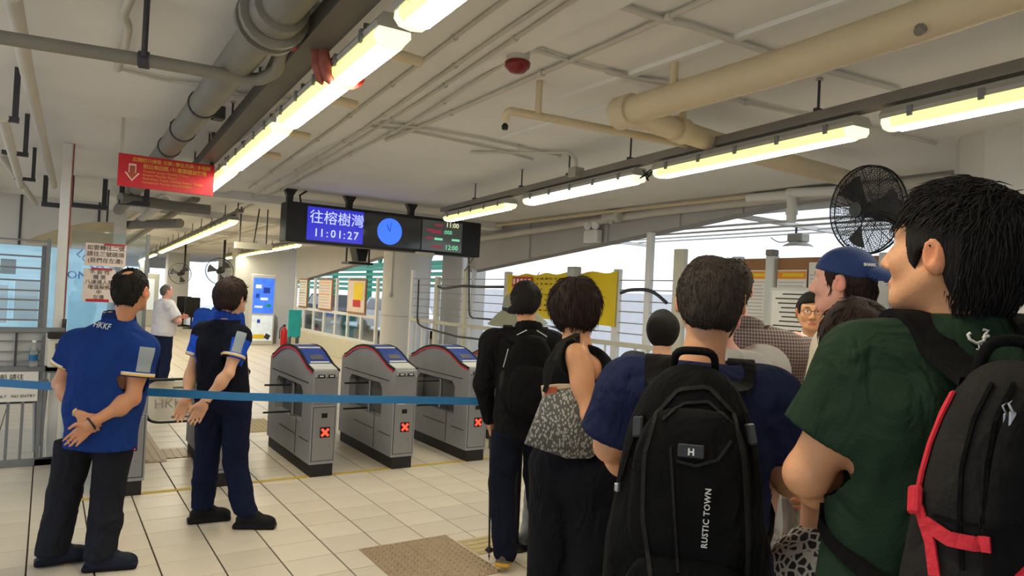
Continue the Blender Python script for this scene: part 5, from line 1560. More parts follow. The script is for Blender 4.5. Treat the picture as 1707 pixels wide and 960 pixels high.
        if S['collar']:
            nr = 12
            for k in range(nr):
                a0, a1 = 2 * math.pi * k / nr, 2 * math.pi * (k + 1) / nr
                if abs(a0 - math.pi / 2) < .3: continue
                f_ = lambda a: nk + np.array([.073 * math.cos(a), .068 * math.sin(a) + .004, .012 - .022 * math.sin(a)]) * s
                F.cone(f_(a0) + np.array([0, 0, .012]) * s, f_(a1) + np.array([0, 0, .012]) * s, .012 * s, .012 * s, .006)
                F.cone(f_(a0) * 1.0 - np.array([0, 0, .012]) * s, f_(a1) - np.array([0, 0, .012]) * s, .015 * s, .015 * s, .01)
        if S['wrinkle']: F.warp(fold(sum(map(ord, label)) % 1000, S['wrinkle'] * s))
        P, Q = F.mesh(); P = relax(P, Q, 1, .4)
        C = np.tile(L3(S['col']), (len(P), 1))
        if S.get('paint'): S['paint'](P, C, j, s)
        verts['shirt'] = P
        to_obj(S.get('name', 'shirt'), P, Q, S.get('mat', 'fabric'), root, X, C)
    # ------------------------------------------------ trousers / shorts
    if pants:
        S = dict(e=.018, top=.98, bottom=.035, wide=1.0, col=(40, 40, 46), wrinkle=.005, flare=1.0)
        S.update(pants)
        F = Field(lo, hi, S.get('vox', vox)); e = S['e'] * s
        p = j['pelvis']
        F.ell(p + np.array([0, -.005, -.01]) * s, np.array([.158 * b + e, .122 * dp + e, .14 * s + e]), .03)
        for q in ('L', 'R'):
            F.ell(p + np.array([(-.075 if q == 'L' else .075), -.05, -.06]) * s, np.array([.085, .08, .09]) * b + e, .04)
            hp, kn, an = j['hip' + q], j['kn' + q], j['an' + q]
            F.cone(hp, kn, .084 * b * S['wide'] + e, .060 * b * S['wide'] * S['flare'] + e, .03)
            F.cone(kn, an + (an - kn) * .04, .060 * b * S['wide'] * S['flare'] + e, .050 * b * S['wide'] * S['flare'] ** 2 + e, .02)
        top, bot = S['top'] * s, S['bottom'] * s
        if shirt and not shirt.get('tank'): top = min(top, (shirt.get('hem', .86) + .03) * s)
        F.clip(lambda x, y, z: z - top); F.clip(lambda x, y, z: bot - z, .006)
        if S['wrinkle']:
            fn = fold((sum(map(ord, label)) + 7) % 1000, S['wrinkle'] * s, (7, 7, 20))
            F.warp(lambda x, y, z: fn(x, y, z) * (1 + 1.2 * (z < .30 * s)))
        P, Q = F.mesh(); P = relax(P, Q, 1, .4)
        C = np.tile(L3(S['col']), (len(P), 1))
        if S.get('paint'): S['paint'](P, C, j, s)
        to_obj(S.get('name', 'trousers'), P, Q, S.get('mat', 'fabric'), root, X, C)
    # ------------------------------------------------ shoes
    if shoes:
        for q in ('L', 'R'):
            an, toe = j['an' + q], j['toe' + q]
            d = unit(np.array([toe[0] - an[0], toe[1] - an[1], 0])); a0 = np.array([an[0], an[1], 0])
            sd = np.array([d[1], -d[0], 0]); z = np.array([0, 0, 1.0]); R = np.stack([sd, d, z], 1)
            zb = max(0.0, an[2] - .085 * s)
            o = a0 + z * zb
            F = Field(o - np.array([.26, .26, .02]), o + np.array([.26, .26, .17]), min(vox, .007))
            F.ell(o + d * -.015 * s + z * .055 * s, np.array([.042, .062, .055]) * s, .02, R=R)
            F.ell(o + d * .070 * s + z * .046 * s, np.array([.046, .11, .050]) * s, .03, R=R)
            F.ell(o + d * .132 * s + z * .040 * s, np.array([.048, .062, .042]) * s, .02, R=R)
            F.box(o + d * .052 * s + z * .018 * s, np.array([.048, .142, .018]) * s, .014 * s, .006, R=R)
            F.cone(o + z * .07 * s, o + z * .115 * s, .042 * s, .045 * s, .02)
            F.ell(o + d * .028 * s + z * .084 * s, np.array([.040, .068, .044]) * s, .02, R=R)
            F.clip(lambda x, y, zz: o[2] - zz)
            P, Q = F.mesh(); P = relax(P, Q, 1, .3)
            C = np.tile(L3(shoes['col']), (len(P), 1))
            C[P[:, 2] - o[2] < .028 * s] = L3(shoes.get('sole', (30, 28, 26)))
            sh = to_obj('shoe', P, Q, 'leather', root, X, C)
            lc = MB()
            for k in range(4):
                c0 = o + d * (.045 + .022 * k) * s + z * (.122 - .014 * k) * s
                lc.tube([X @ Vector(c0 - sd * .022 * s - z * .008), X @ Vector(c0 + z * .003), X @ Vector(c0 + sd * .022 * s - z * .008)], .003, n=5)
            lc.build('laces', 'rubber', sh)
    # ------------------------------------------------ hair
    if hair:
        G = dict(style='short', mat='hair_black', t=.016, strands=0, length=.03, vox=min(vox, .006), rough=.004)
        G.update(hair)
        c0 = j['head']; R_ = .2 * hs + G['length']
        F = Field(c0 - R_ - np.array([0, 0, .10]), c0 + R_, G['vox'])
        t = G['t']
        zmin = {'short': [(-.2, -.085), (-.06, -.085), (-.035, -.02), (-.02, .012), (.012, .012), (.022, -.025), (.036, -.02), (.05, .045), (.09, .062), (.2, .07)],
                'long_nape': [(-.2, -.12), (-.05, -.115), (-.028, -.05), (-.02, .0), (.012, .0), (.020, -.045), (.036, -.03), (.05, .03), (.09, .045), (.2, .05)],
                'bob': [(-.3, -.125), (.03, -.115), (.055, -.10), (.066, .03), (.1, .055), (.2, .06)],
                'cap': [(-.3, -.10), (-.035, -.075), (-.02, -.03), (.02, -.03), (.03, .02), (.2, .05)]}[G['style']]
        F.ell(H((0, -.016, .016)), np.array([.078 + t, .094 + t, .090 + t]) * hs, .01, R=Rh)
        if G['style'] in ('short', 'long_nape', 'cap'):
            F.ell(H((0, -.045, -.035)), np.array([.066 + t * .6, .062 + t * .7, .075]) * hs, .03, R=Rh)
        else:
            F.ell(H((0, -.020, -.040)), np.array([.092 + t, .098 + t * .8, .095]) * hs, .04, R=Rh)
            F.ell(H((0, -.030, .0)), np.array([.094 + t, .105 + t, .095]) * hs, .03, R=Rh)
        if G.get('bald'):
            F.ell(H((0.0, -.055, .098)), np.array([.034, .040, .022]) * hs, .010, R=Rh, op='sub')
        if G.get('top'):
            F.ell(H((0, G.get('topy', -.01), .065)), np.array([.062, .08, .04 + G['top']]) * hs, .03, R=Rh)
        za = np.array([p[0] for p in zmin]); zb_ = np.array([p[1] for p in zmin])
        def keep(x, y, z):
            qx = (x - c0[0]) * Rh[0, 0] + (y - c0[1]) * Rh[1, 0] + (z - c0[2]) * Rh[2, 0]
            qy = (x - c0[0]) * Rh[0, 1] + (y - c0[1]) * Rh[1, 1] + (z - c0[2]) * Rh[2, 1]
            qz = (x - c0[0]) * Rh[0, 2] + (y - c0[1]) * Rh[1, 2] + (z - c0[2]) * Rh[2, 2]
            lim = np.interp(qy / hs, za, zb_)
            if G['style'] == 'bob':     # face opening in front
                opening = np.minimum(qy / hs - .045, .052 - np.abs(qx / hs)) * hs
                return np.maximum((lim * hs - qz) , np.where(qz / hs < .05, opening, -1.0))
            # sideburns only on the flanks, brow line in front
            return (lim * hs - qz) * .8
        F.clip(keep, .008)
        r_ = np.random.default_rng(11)
        kk = [(r_.normal(size=3) * 55, r_.uniform(0, 6), r_.uniform(.4, 1)) for _ in range(5)]
        F.warp(lambda x, y, z: sum(a * np.sin(k[0] * x + k[1] * y + k[2] * z * .35 + p) for k, p, a in kk) * G['rough'] * .5)
        P, Q = F.mesh(); P = relax(P, Q, 1, .3)
        ho = to_obj('hair', P, Q, G['mat'], root, X)
        if G['strands']:
            # loose locks combed over the cap
            Nn = np.zeros_like(P)
            fn = np.cross(P[Q[:, 1]] - P[Q[:, 0]], P[Q[:, 2]] - P[Q[:, 0]])
            for a in range(4): np.add.at(Nn, Q[:, a], fn)
            Nn /= np.maximum(np.linalg.norm(Nn, axis=1), 1e-9)[:, None]
            if np.mean(np.einsum('ij,ij->i', Nn, P - c0)) < 0: Nn = -Nn
            pick = r_.choice(len(P), min(G['strands'], len(P)), replace=False)
            mb = MB()
            up = Rh[:, 2]; fw = Rh[:, 1]
            for i in pick:
                p, n = P[i], Nn[i]
                L = G['length'] * r_.uniform(.5, 1.2)
                qz = np.dot(p - c0, up) / hs
                if qz > G.get('zmax', 9): continue
                if G.get('noear') and abs(np.dot(p - c0, Rh[:, 0])) > .05 * hs and qz < .05 and np.dot(p - c0, fw) > -.05 * hs: continue
                crown = H((0, -.04, .11))
                comb = (p - crown) * (1.0 if qz > .0 else .4) / .09 + fw * G.get('fwd', .2) * (qz > .03) - up * (.9 if qz < .05 else .1) + r_.normal(size=3) * G.get('mess', .35)
                tan = unit(comb - n * np.dot(comb, n))
                d1 = unit(n * G.get('lift', .5) + tan); d2 = unit(n * (G.get('lift', .5) * .4 - .12) + tan - up * .15)
                w = .0026 * G.get('thick', 1)
                mb.tube([X @ Vector(p - n * .003), X @ Vector(p + d1 * L * .5), X @ Vector(p + d1 * L * .5 + d2 * L * .5)], [w, w * .8, w * .15], n=4, caps=False)
            mb.build('hair_locks', G['mat'], root, kind='stuff')
    return dict(verts=verts, root=root, X=X, Xi=Xi, j=j, s=s, H=H, Rh=Rh, hs=hs, b=b)
# ================================================================== THE PEOPLE
def xy(px, py, D):
    p = atD(px, py, D); return (p.x, p.y)
def arm_frame(P, a, b):
    d = b - a; L = np.linalg.norm(d); u = d / L
    t = (P - a) @ u
    r = P - a - t[:, None] * u
    return t / L, np.linalg.norm(r, axis=1), r / np.maximum(np.linalg.norm(r, axis=1), 1e-6)[:, None]
def cuff_paint(sl, panel=None, stripes=((235, 235, 225), (200, 205, 120)), side='LR', base=None):
    def f(P, C, j, s):
        for q in side:
            t, rr, n = arm_frame(P, j['sh' + q], j['el' + q])
            arm = (rr < .105) & (t > .12) & (t < sl + .1) & ((P[:, 0] * (-1 if q == 'L' else 1)) > .10)
            if base is not None: C[arm & (t > .12)] = L3(base)
    return f

# --- 1 man in blue polo, hands clasped behind him
def paint1(P, C, j, s):
    cuff_paint(.56, panel=(.55, -.80, 0))(P, C, j, s)
    nk = j['neck']
    C[(np.abs(P[:, 0] - nk[0]) < .10) & (P[:, 2] > nk[2] + .006 * s)] = L3((24, 42, 84))
p1 = person('man in royal blue polo shirt with hands clasped behind his back', (.29, 4.52), .38, 1.68, head=(.25, .02, 0), build=1.06, depth=1.1, skin='tan', vox=.0075, headscale=1.06,
            Jpx=dict(head=(220, 482, -.02), neck=(198, 533, 0), chest=(183, 620, 0), elL=(101, 640, .03), wrL=(136, 690, -.16), elR=(221, 664, -.06), wrR=(152, 706, -.20),
                     shL=(131, 574, .03), shR=(236, 582, -.02), anL=(88, 915, 0), toeL=(125, 948, .06), anR=(168, 925, -.03), toeR=(215, 955, .02), knL=(108, 818, .06), knR=(180, 820, .06)),
            hands=dict(L=dict(tip=(165, 712, -.2), n='away', curl=.75), R=dict(tip=(110, 745, -.2), n='cam', curl=.22)),
            shirt=dict(col=(24, 50, 110), sleeve=.56, hem=.70, collar=True, e=.024, paint=paint1, wrinkle=.008, loose=.1),
            pants=dict(col=(31, 32, 38), wide=1.14, e=.016, wrinkle=.009, bottom=.085), shoes=dict(col=(26, 30, 44), sole=(18, 20, 28)),
            hair=dict(style='short', mat='hair_black', t=.009, strands=500, length=.02, lift=.15, mess=.15, bald=True, vox=.005))
def on_back(p, x, z, dz=.03):
    V = p['verts']['shirt']
    m = (np.abs(V[:, 0] - x) < .025) & (np.abs(V[:, 2] - z) < dz)
    return V[m][:, 1].min() if m.any() else -.15
def back_text(p, s, size, x, z, m, name='printed_letters', tilt=0.0, align='CENTER'):
    y = on_back(p, x, z) - .004
    X = p['X']; R = X.to_3x3()
    return text(name, s, size, X @ Vector((x, y, z)), R @ Vector((math.cos(tilt), 0, math.sin(tilt))), R @ Vector((-math.sin(tilt), -.08, math.cos(tilt))), m, p['root'], align=align)
# lettering is set once the sight-line helpers exist, below
wt = MB(); X1 = p1['X']; w_ = p1['j']['wrL']; d_ = unit(p1['j']['wrL'] - p1['j']['elL'])
def bracelet(p, q, name, m, r=.033, w=.012, back=.02):
    d = unit(p['j']['wr' + q] - p['j']['el' + q]); c = p['j']['wr' + q] - d * back
    a = unit(np.cross(d, [0, 0, 1])); b = np.cross(d, a)
    mb = MB(); mb.tube([p['X'] @ Vector(c + (a * math.cos(t) + b * math.sin(t)) * r) for t in np.linspace(0, 2 * math.pi, 19)], w * .5, n=6, caps=False)
    o = mb.build(name, m, label=None); return o
mat('gold', (205, 180, 110), 0.3, metal=0.8)
def worn(o, lab, cat): tag(o, lab, cat); return o
worn(bracelet(p1, 'L', 'wristwatch', 'gold'), 'gold wristwatch on the wrist of the blue polo man', 'watch')
worn(bracelet(p1, 'R', 'bead_bracelet', 'plinth', back=.0), 'dark bead bracelet on the wrist of the blue polo man', 'bracelet')

# --- 2 young man in dark vest over blue polo
def paint2(P, C, j, s):
    cuff_paint(.60, panel=(.6, -.78, 0), base=(36, 82, 196))(P, C, j, s)
    m = (np.abs(P[:, 0] - j['neck'][0]) < .10) & (P[:, 2] > j['neck'][2] - .006 * s); C[m] = L3((32, 62, 150))
p2 = person('young man in dark navy vest over a blue polo, hands behind his back', (fl(362, 876).x, fl(362, 876).y), .62, 1.70, head=(.35, .10, 0), build=.88, depth=.92, skin='light', vox=.0075,
            Jpx=dict(head=(388, 494, 0), neck=(379, 531, 0), chest=(369, 605, 0), elL=(318, 622, .02), wrL=(311, 664, -.10), elR=(381, 622, -.17), wrR=(340, 672, -.21), shL=(340, 553, .06), shR=(400, 560, -.08),
                     anL=(336, 850, .03), toeL=(385, 866, .12), anR=(412, 868, -.04), toeR=(458, 889, -.02), knL=(345, 765, .06), knR=(392, 770, .03)),
            hands=dict(L=dict(tip=(299, 690, -.1), n='cam', curl=.3), R=dict(tip=(325, 700, -.18), n='cam', curl=.35)),
            shirt=dict(col=(19, 21, 31), sleeve=.60, hem=.86, collar=True, e=.016, paint=paint2, wrinkle=.005),
            pants=dict(col=(20, 25, 48), wide=1.08, e=.022, wrinkle=.009, bottom=.10), shoes=dict(col=(16, 16, 18), sole=(24, 23, 23)),
            hair=dict(style='short', mat='hair_brown', t=.030, strands=700, length=.035, lift=.05, mess=.10, top=.02, fwd=.3))
worn(bracelet(p2, 'R', 'dark_wristwatch', 'rubber', r=.030), 'dark wristwatch on the dark-vested young man', 'watch')

# --- 3 staff man in white shirt, arms folded, far off
p3 = person('man in white shirt and navy trousers with folded arms far down the hall', (fl(268, 640).x, fl(268, 640).y), 1.25, 1.56, head=(.1, 0, 0), build=1.14, depth=1.25, skin='pink', vox=.011,
            J=dict(elL=(-.26, .10, 1.02), wrL=(.06, .26, 1.07), elR=(.26, .10, 1.0), wrR=(-.06, .27, 1.02)),
            shirt=dict(col=(226, 222, 226), sleeve=.75, hem=.86, collar=True, e=.02, loose=.15), pants=dict(col=(34, 40, 66)), shoes=dict(col=(26, 26, 30)),
            hair=dict(style='short', mat='hair_grey', t=.006))
# --- 15 person mostly hidden behind the vest man
p15 = person('staff member mostly hidden behind the dark-vested young man', xy(368, 487, 7.4), .2, 1.60, head=(-.5, 0, 0), skin='light', vox=.012,
             shirt=dict(col=(38, 76, 168), collar=True), pants=dict(col=(30, 32, 48)), shoes=dict(col=(24, 24, 26)), hair=dict(style='short', mat='hair_brown', t=.02))

# --- 4 walker in black with backpack and pole
def paint4(P, C, j, s):
    for sg in (-1, 1):
        a = j['neck'] + np.array([sg * .05, 0, -.02]) * s; b = j['shL' if sg < 0 else 'shR'] * .75 + j['chest'] * .25
        t, r, n = arm_frame(P, a + np.array([0, -.06, 0]), b + np.array([0, -.10, -.06]))
p4 = person('walker in black jacket and dark trousers seen from behind beside the gates', (fl(862, 946).x, fl(862, 946).y), .62, 1.72, head=(.05, .0, 0), build=.98, skin='gold', vox=.008,
            Jpx=dict(head=(877, 500, 0), shL=(822, 570, 0), shR=(921, 575, 0), elL=(806, 640, .06), wrL=(816, 700, .16), elR=(934, 650, .06), wrR=(925, 690, .2),
                     anL=(842, 915, -.05), toeL=(848, 950, .12), anR=(905, 900, .30), toeR=(918, 920, .45), knL=(836, 805, .03), knR=(893, 790, .18)),
            hands=dict(L=dict(curl=1.0), R=dict(curl=.6)),
            shirt=dict(col=(19, 18, 18), sleeve=1.95, hem=.80, e=.022, collar=True, wrinkle=.005, name='jacket'),
            pants=dict(col=(17, 20, 32), wide=1.05), shoes=dict(col=(84, 74, 62), sole=(196, 150, 50)),
            hair=dict(style='short', mat='hair_black', t=.016, strands=200, length=.022, lift=.3))
# --- 5 companion in a wide hat
p5 = person('companion in grey trousers and wide olive hat, mostly behind the walker in black', (fl(915, 903).x, fl(915, 903).y), .5, 1.60, head=(-.2, -.1, 0), skin='light', vox=.010,
            Jpx=dict(anL=(886, 893, 0), toeL=(872, 908, -.1), anR=(905, 905, -.15), toeR=(935, 925, -.3), head=(862, 522, 0), neck=(876, 565, 0), chest=(892, 650, 0), shL=(842, 585, .05), shR=(925, 590, 0)),
            shirt=dict(col=(222, 220, 216), sleeve=.6, hem=.84), pants=dict(col=(138, 142, 142), wide=1.15), shoes=dict(col=(110, 110, 108), sole=(150, 148, 140)), hair=dict(style='bob', mat='hair_black', t=.004, vox=.01))
hat = empty('sun_hat', p5['X'] @ Vector(p5['H']((0, 0, .04))), 0, 'wide drooping olive sun hat behind the walker\'s head', 'hat')
mat('olive', (118, 118, 100), 0.8, var=0.08, scale=20)
c = p5['X'] @ Vector(p5['H']((0, -.01, .045)))
ax = Vector((-.10, -.05, 1.0))
MB().lathe([(.205, -.11), (.198, -.105), (.145, -.05), (.105, -.02), (.100, .03), (.085, .075), (.045, .098), (.002, .10)], c, axis=ax, n=32).build('crown_and_brim', 'olive', hat)
MB().lathe([(.106, -.022), (.106, .004)], c, axis=ax, n=32).build('band', 'black_metal', hat)

# trekking pole
tpole = empty('trekking_pole', (fl(815, 935).x, fl(815, 935).y, 0), 0, 'thin black trekking pole held by the walker in black', 'walking pole')
hnd = p4['X'] @ Vector(p4['j']['wrL'] + unit(p4['j']['wrL'] - p4['j']['elL']) * .07)
ft = fl(815, 934)
MB().tube([hnd + (hnd - ft).normalized() * .04, hnd - (hnd - ft).normalized() * .12], .014, n=8).build('grip', 'rubber', tpole)
MB().tube([hnd, hnd * .5 + ft * .5, ft + Vector((0, 0, .02))], [.009, .008, .006], n=8).build('shaft', 'black_metal', tpole)
MB().lathe([(.012, 0), (.03, .015), (.012, .03)], ft + Vector((0, 0, .05)), n=10).build('basket', 'rubber', tpole)
MB().tube([ft, ft + Vector((0, 0, .05))], [.003, .006], n=6).build('tip', 'steel', tpole)

# --- 6 woman with bob, tank top, tote
p6 = person('woman with brown bob in black sleeveless top and wide black trousers', xy(965, 700, 3.0), 1.12, 1.70, head=(.30, -.12, .0), build=.92, depth=.95, skin='gold', vox=.0075,
            Jpx=dict(head=(966, 505, 0), neck=(962, 558, 0), shL=(941, 588, .14), shR=(961, 592, -.15), elR=(984, 692, -.20), wrR=(1035, 725, -.02), elL=(945, 690, .30), wrL=(1000, 690, .36)),
            hands=dict(R=dict(curl=.7), L=dict(curl=.6)),
            shirt=dict(col=(17, 16, 18), tank=True, hem=.90, e=.014, name='tank_top'), pants=dict(col=(18, 18, 22), wide=1.3, flare=1.12, e=.03, top=1.02), shoes=dict(col=(40, 38, 36)),
            hair=dict(style='bob', mat='hair_brown', t=.010, strands=900, length=.06, lift=.05, mess=.10, thick=.9, rough=.003, fwd=.15))
# --- 7 man in navy T-shirt with big black backpack
p7 = person('man in navy T-shirt with short dark hair seen from behind', xy(1160, 700, 1.92), .84, 1.745, head=(.02, -.04, 0), build=1.12, depth=1.1, shoulder=1.08, skin='gold', vox=.007, headscale=1.0,
            Jpx=dict(head=(1184, 498, 0), shL=(1050, 652, 0), shR=(1280, 666, -.02), elL=(1018, 742, .04), wrL=(1075, 790, .26), elR=(1304, 778, -.02), wrR=(1338, 812, .10)),
            hands=dict(L=dict(curl=.7), R=dict(curl=.7)),
            shirt=dict(col=(25, 30, 56), sleeve=.80, hem=.84, e=.020, wrinkle=.008, neck=.012), pants=dict(col=(58, 60, 64), bottom=.03), shoes=dict(col=(40, 40, 42)),
            hair=dict(style='short', mat='hair_mid', t=.012, strands=1800, length=.014, lift=.10, mess=.10, thick=.7))
# --- 8 head behind
p8 = person('dark-haired person far side of the queue, only the head showing', xy(1105, 550, 4.0), .8, 1.585, skin='light', vox=.011, shirt=dict(col=(60, 60, 64)), pants=dict(col=(40, 40, 46)), shoes=dict(col=(40, 40, 42)),
            hair=dict(style='bob', mat='hair_black', t=.004, vox=.009))
# --- 9 person in grey T-shirt and white shorts
p9 = person('person in pale grey T-shirt just in front of the navy shirt man', xy(1222, 620, 2.45), .80, 1.66, build=1.02, skin='pink', vox=.009,
            Jpx=dict(head=(1190, 525, 0), neck=(1205, 578, 0), shR=(1275, 612, 0), elR=(1288, 690, .04), wrR=(1262, 720, .22)),
            hands=dict(R=dict(curl=.5), L=dict(curl=.5)),
            shirt=dict(col=(176, 172, 166), sleeve=.6, hem=.84), pants=dict(col=(90, 92, 98)), shoes=dict(col=(120, 118, 112)), hair=dict(style='short', mat='hair_mid', t=.012))
# --- 10 man in plaid shirt
plaid = bpy.data.materials.new('plaid'); plaid.use_nodes = True
_nt = plaid.node_tree; _b = _nt.nodes['Principled BSDF']; _b.inputs['Roughness'].default_value = .85
_tc = _nt.nodes.new('ShaderNodeTexCoord')
_sx = _nt.nodes.new('ShaderNodeSeparateXYZ'); _nt.links.new(_tc.outputs['Object'], _sx.inputs[0])
def _stripe(sock, per, w):
    a = _nt.nodes.new('ShaderNodeMath'); a.operation = 'MULTIPLY'; a.inputs[1].default_value = 1 / per; _nt.links.new(sock, a.inputs[0])
    f = _nt.nodes.new('ShaderNodeMath'); f.operation = 'FRACT'; _nt.links.new(a.outputs[0], f.inputs[0])
    g = _nt.nodes.new('ShaderNodeMath'); g.operation = 'LESS_THAN'; g.inputs[1].default_value = w; _nt.links.new(f.outputs[0], g.inputs[0])
    return g.outputs[0]
_sum = _nt.nodes.new('ShaderNodeMath'); _sum.operation = 'ADD'
_m1 = _nt.nodes.new('ShaderNodeMath'); _m1.operation = 'SUBTRACT'; _nt.links.new(_sx.outputs[0], _m1.inputs[0]); _nt.links.new(_sx.outputs[1], _m1.inputs[1])
_nt.links.new(_stripe(_m1.outputs[0], .017, .32), _sum.inputs[0]); _nt.links.new(_stripe(_sx.outputs[2], .014, .30), _sum.inputs[1])
_cr = _nt.nodes.new('ShaderNodeValToRGB'); _cr.color_ramp.interpolation = 'CONSTANT'
_cr.color_ramp.elements[0].color = (*lin((70, 56, 58)), 1); _cr.color_ramp.elements[1].color = (*lin((112, 98, 96)), 1); _cr.color_ramp.elements[1].position = .3
_e = _cr.color_ramp.elements.new(.8); _e.color = (*lin((150, 138, 130)), 1)
_dv = _nt.nodes.new('ShaderNodeMath'); _dv.operation = 'MULTIPLY'; _dv.inputs[1].default_value = .5; _nt.links.new(_sum.outputs[0], _dv.inputs[0])
_nt.links.new(_dv.outputs[0], _cr.inputs[0]); _nt.links.new(_cr.outputs[0], _b.inputs['Base Color'])
MATS['plaid'] = plaid
p10 = person('man in brown checked shirt and pale shorts leaning to the counter', xy(1262, 640, 3.0), 1.0, 1.80, head=(-.25, -.05, 0), build=1.06, skin='pink', vox=.008,
             Jpx=dict(head=(1216, 478, 0), neck=(1236, 548, 0), chest=(1256, 640, 0), shR=(1306, 590, -.06), elR=(1352, 590, .10), wrR=(1372, 640, .35), shL=(1205, 588, .10)),
             hands=dict(R=dict(curl=.5), L=dict(curl=.5)),
             shirt=dict(sleeve=1.6, hem=.82, e=.022, collar=True, mat='plaid'), pants=dict(col=(220, 206, 196), bottom=.70, name='shorts', wide=1.15, e=.026), shoes=dict(col=(50, 44, 40)),
             hair=dict(style='short', mat='hair_mid', t=.010, strands=300, length=.02, lift=.3))
# --- 11 man in blue cap worn over brown hair
p11 = person('tall man in cream T-shirt wearing a blue cap backwards', xy(1406, 700, 2.62), -.35, 1.87, head=(.05, .0, 0), build=.92, headscale=.96, skin='pink', vox=.0075,
             Jpx=dict(head=(1404, 468, 0)), hands=dict(R=dict(curl=.5), L=dict(curl=.5)),
             J=dict(elL=(-.26, .04, 1.20), wrL=(-.16, .28, 1.15), elR=(.26, .04, 1.20), wrR=(.14, .28, 1.12)),
             shirt=dict(col=(226, 214, 194), sleeve=.65, hem=.84), pants=dict(col=(90, 86, 80)), shoes=dict(col=(60, 60, 60)),
             hair=dict(style='long_nape', mat='hair_brown', t=.006, strands=700, length=.045, lift=.25, mess=.3, zmax=.0))
cap = empty('baseball_cap', p11['X'] @ Vector(p11['H']((0, 0, .07))), 0, 'blue baseball cap worn backwards with a small white patch', 'cap')
mat('cap_blue', (28, 50, 98), 0.8, var=0.07, scale=30)
F = Field(np.array(p11['j']['head']) - .24, np.array(p11['j']['head']) + .24, .005)
Rc = p11['Rh']; Hc = p11['H']
F.ell(Hc((0, -.014, .028)), np.array([.091, .109, .098]) * p11['hs'], .01, R=Rc)
def _kc(x, y, z):
    q = [(x - p11['j']['head'][0]) * Rc[0, k] + (y - p11['j']['head'][1]) * Rc[1, k] + (z - p11['j']['head'][2]) * Rc[2, k] for k in range(3)]
    return (.022 - q[2] + .22 * q[1])
F.clip(_kc, .004)
P, Q = F.mesh(); P = relax(P, Q, 2, .4)
to_obj('crown', P, Q, 'cap_blue', cap, p11['X'])
F = Field(np.array(p11['j']['head']) - .30, np.array(p11['j']['head']) + .24, .005)
F.ell(Hc((0, -.155, -.012)), np.array([.085, .105, .055]) * p11['hs'], .0, R=Rc @ Rx(.42))
F.ell(Hc((0, -.151, -.026)), np.array([.086, .112, .055]) * p11['hs'], .0, R=Rc @ Rx(.42), op='sub')
def _kb(x, y, z):
    q = (x - p11['j']['head'][0]) * Rc[0, 1] + (y - p11['j']['head'][1]) * Rc[1, 1] + (z - p11['j']['head'][2]) * Rc[2, 1]
    return q + .085
F.clip(_kb)
P, Q = F.mesh(); P = relax(P, Q, 1, .4)
to_obj('visor', P, Q, 'cap_blue', cap, p11['X'])
MB().lathe([(.008, 0), (.006, .006)], p11['X'] @ Vector(Hc((0, -.014, .128))), n=10).build('button', 'cap_blue', cap)
_o = p11['X'] @ Vector(Hc((-.062, -.112, .052))); _R = p11['X'].to_3x3() @ Matrix(Rc.tolist())
_rt = _R @ Vector((.70, -.70, 0)); _up = _R @ Vector((.14, .22, .95))
_rt = _R @ Vector((.72, -.62, 0))
text('patch_lettering', 'SHARK', .016, p11['X'] @ Vector(Hc((-.088, -.090, .050))), _rt, _up, 'gate_white', cap, bold=.0004)

# --- 12 dark-haired woman with patterned trousers
anim = bpy.data.materials.new('petal_print'); anim.use_nodes = True
_nt2 = anim.node_tree; _b2 = _nt2.nodes['Principled BSDF']; _b2.inputs['Roughness'].default_value = .85
_t2 = _nt2.nodes.new('ShaderNodeTexCoord'); _v = _nt2.nodes.new('ShaderNodeTexVoronoi'); _v.feature = 'DISTANCE_TO_EDGE'; _v.inputs['Scale'].default_value = 42
_nt2.links.new(_t2.outputs['Object'], _v.inputs['Vector'])
_c2 = _nt2.nodes.new('ShaderNodeValToRGB'); _c2.color_ramp.elements[0].position = .10; _c2.color_ramp.elements[0].color = (*lin((186, 182, 176)), 1)
_c2.color_ramp.elements[1].position = .16; _c2.color_ramp.elements[1].color = (*lin((34, 34, 38)), 1)
_nt2.links.new(_v.outputs['Distance'], _c2.inputs[0]); _nt2.links.new(_c2.outputs[0], _b2.inputs['Base Color'])
MATS['petal_print'] = anim
p12 = person('dark-haired woman in black and white petal print trousers', xy(1408, 760, 2.02), .75, 1.63, skin='light', vox=.009, build=.92,
             Jpx=dict(head=(1425, 556, 0)), hands=dict(R=dict(curl=.5), L=dict(curl=.5)),
             shirt=dict(col=(210, 200, 190), sleeve=.5, hem=1.17), pants=dict(mat='petal_print', wide=1.2, flare=1.1, e=.03, top=1.2), shoes=dict(col=(60, 58, 56)),
             hair=dict(style='bob', mat='hair_brown', t=.006, strands=300, length=.05, lift=.05, mess=.1))
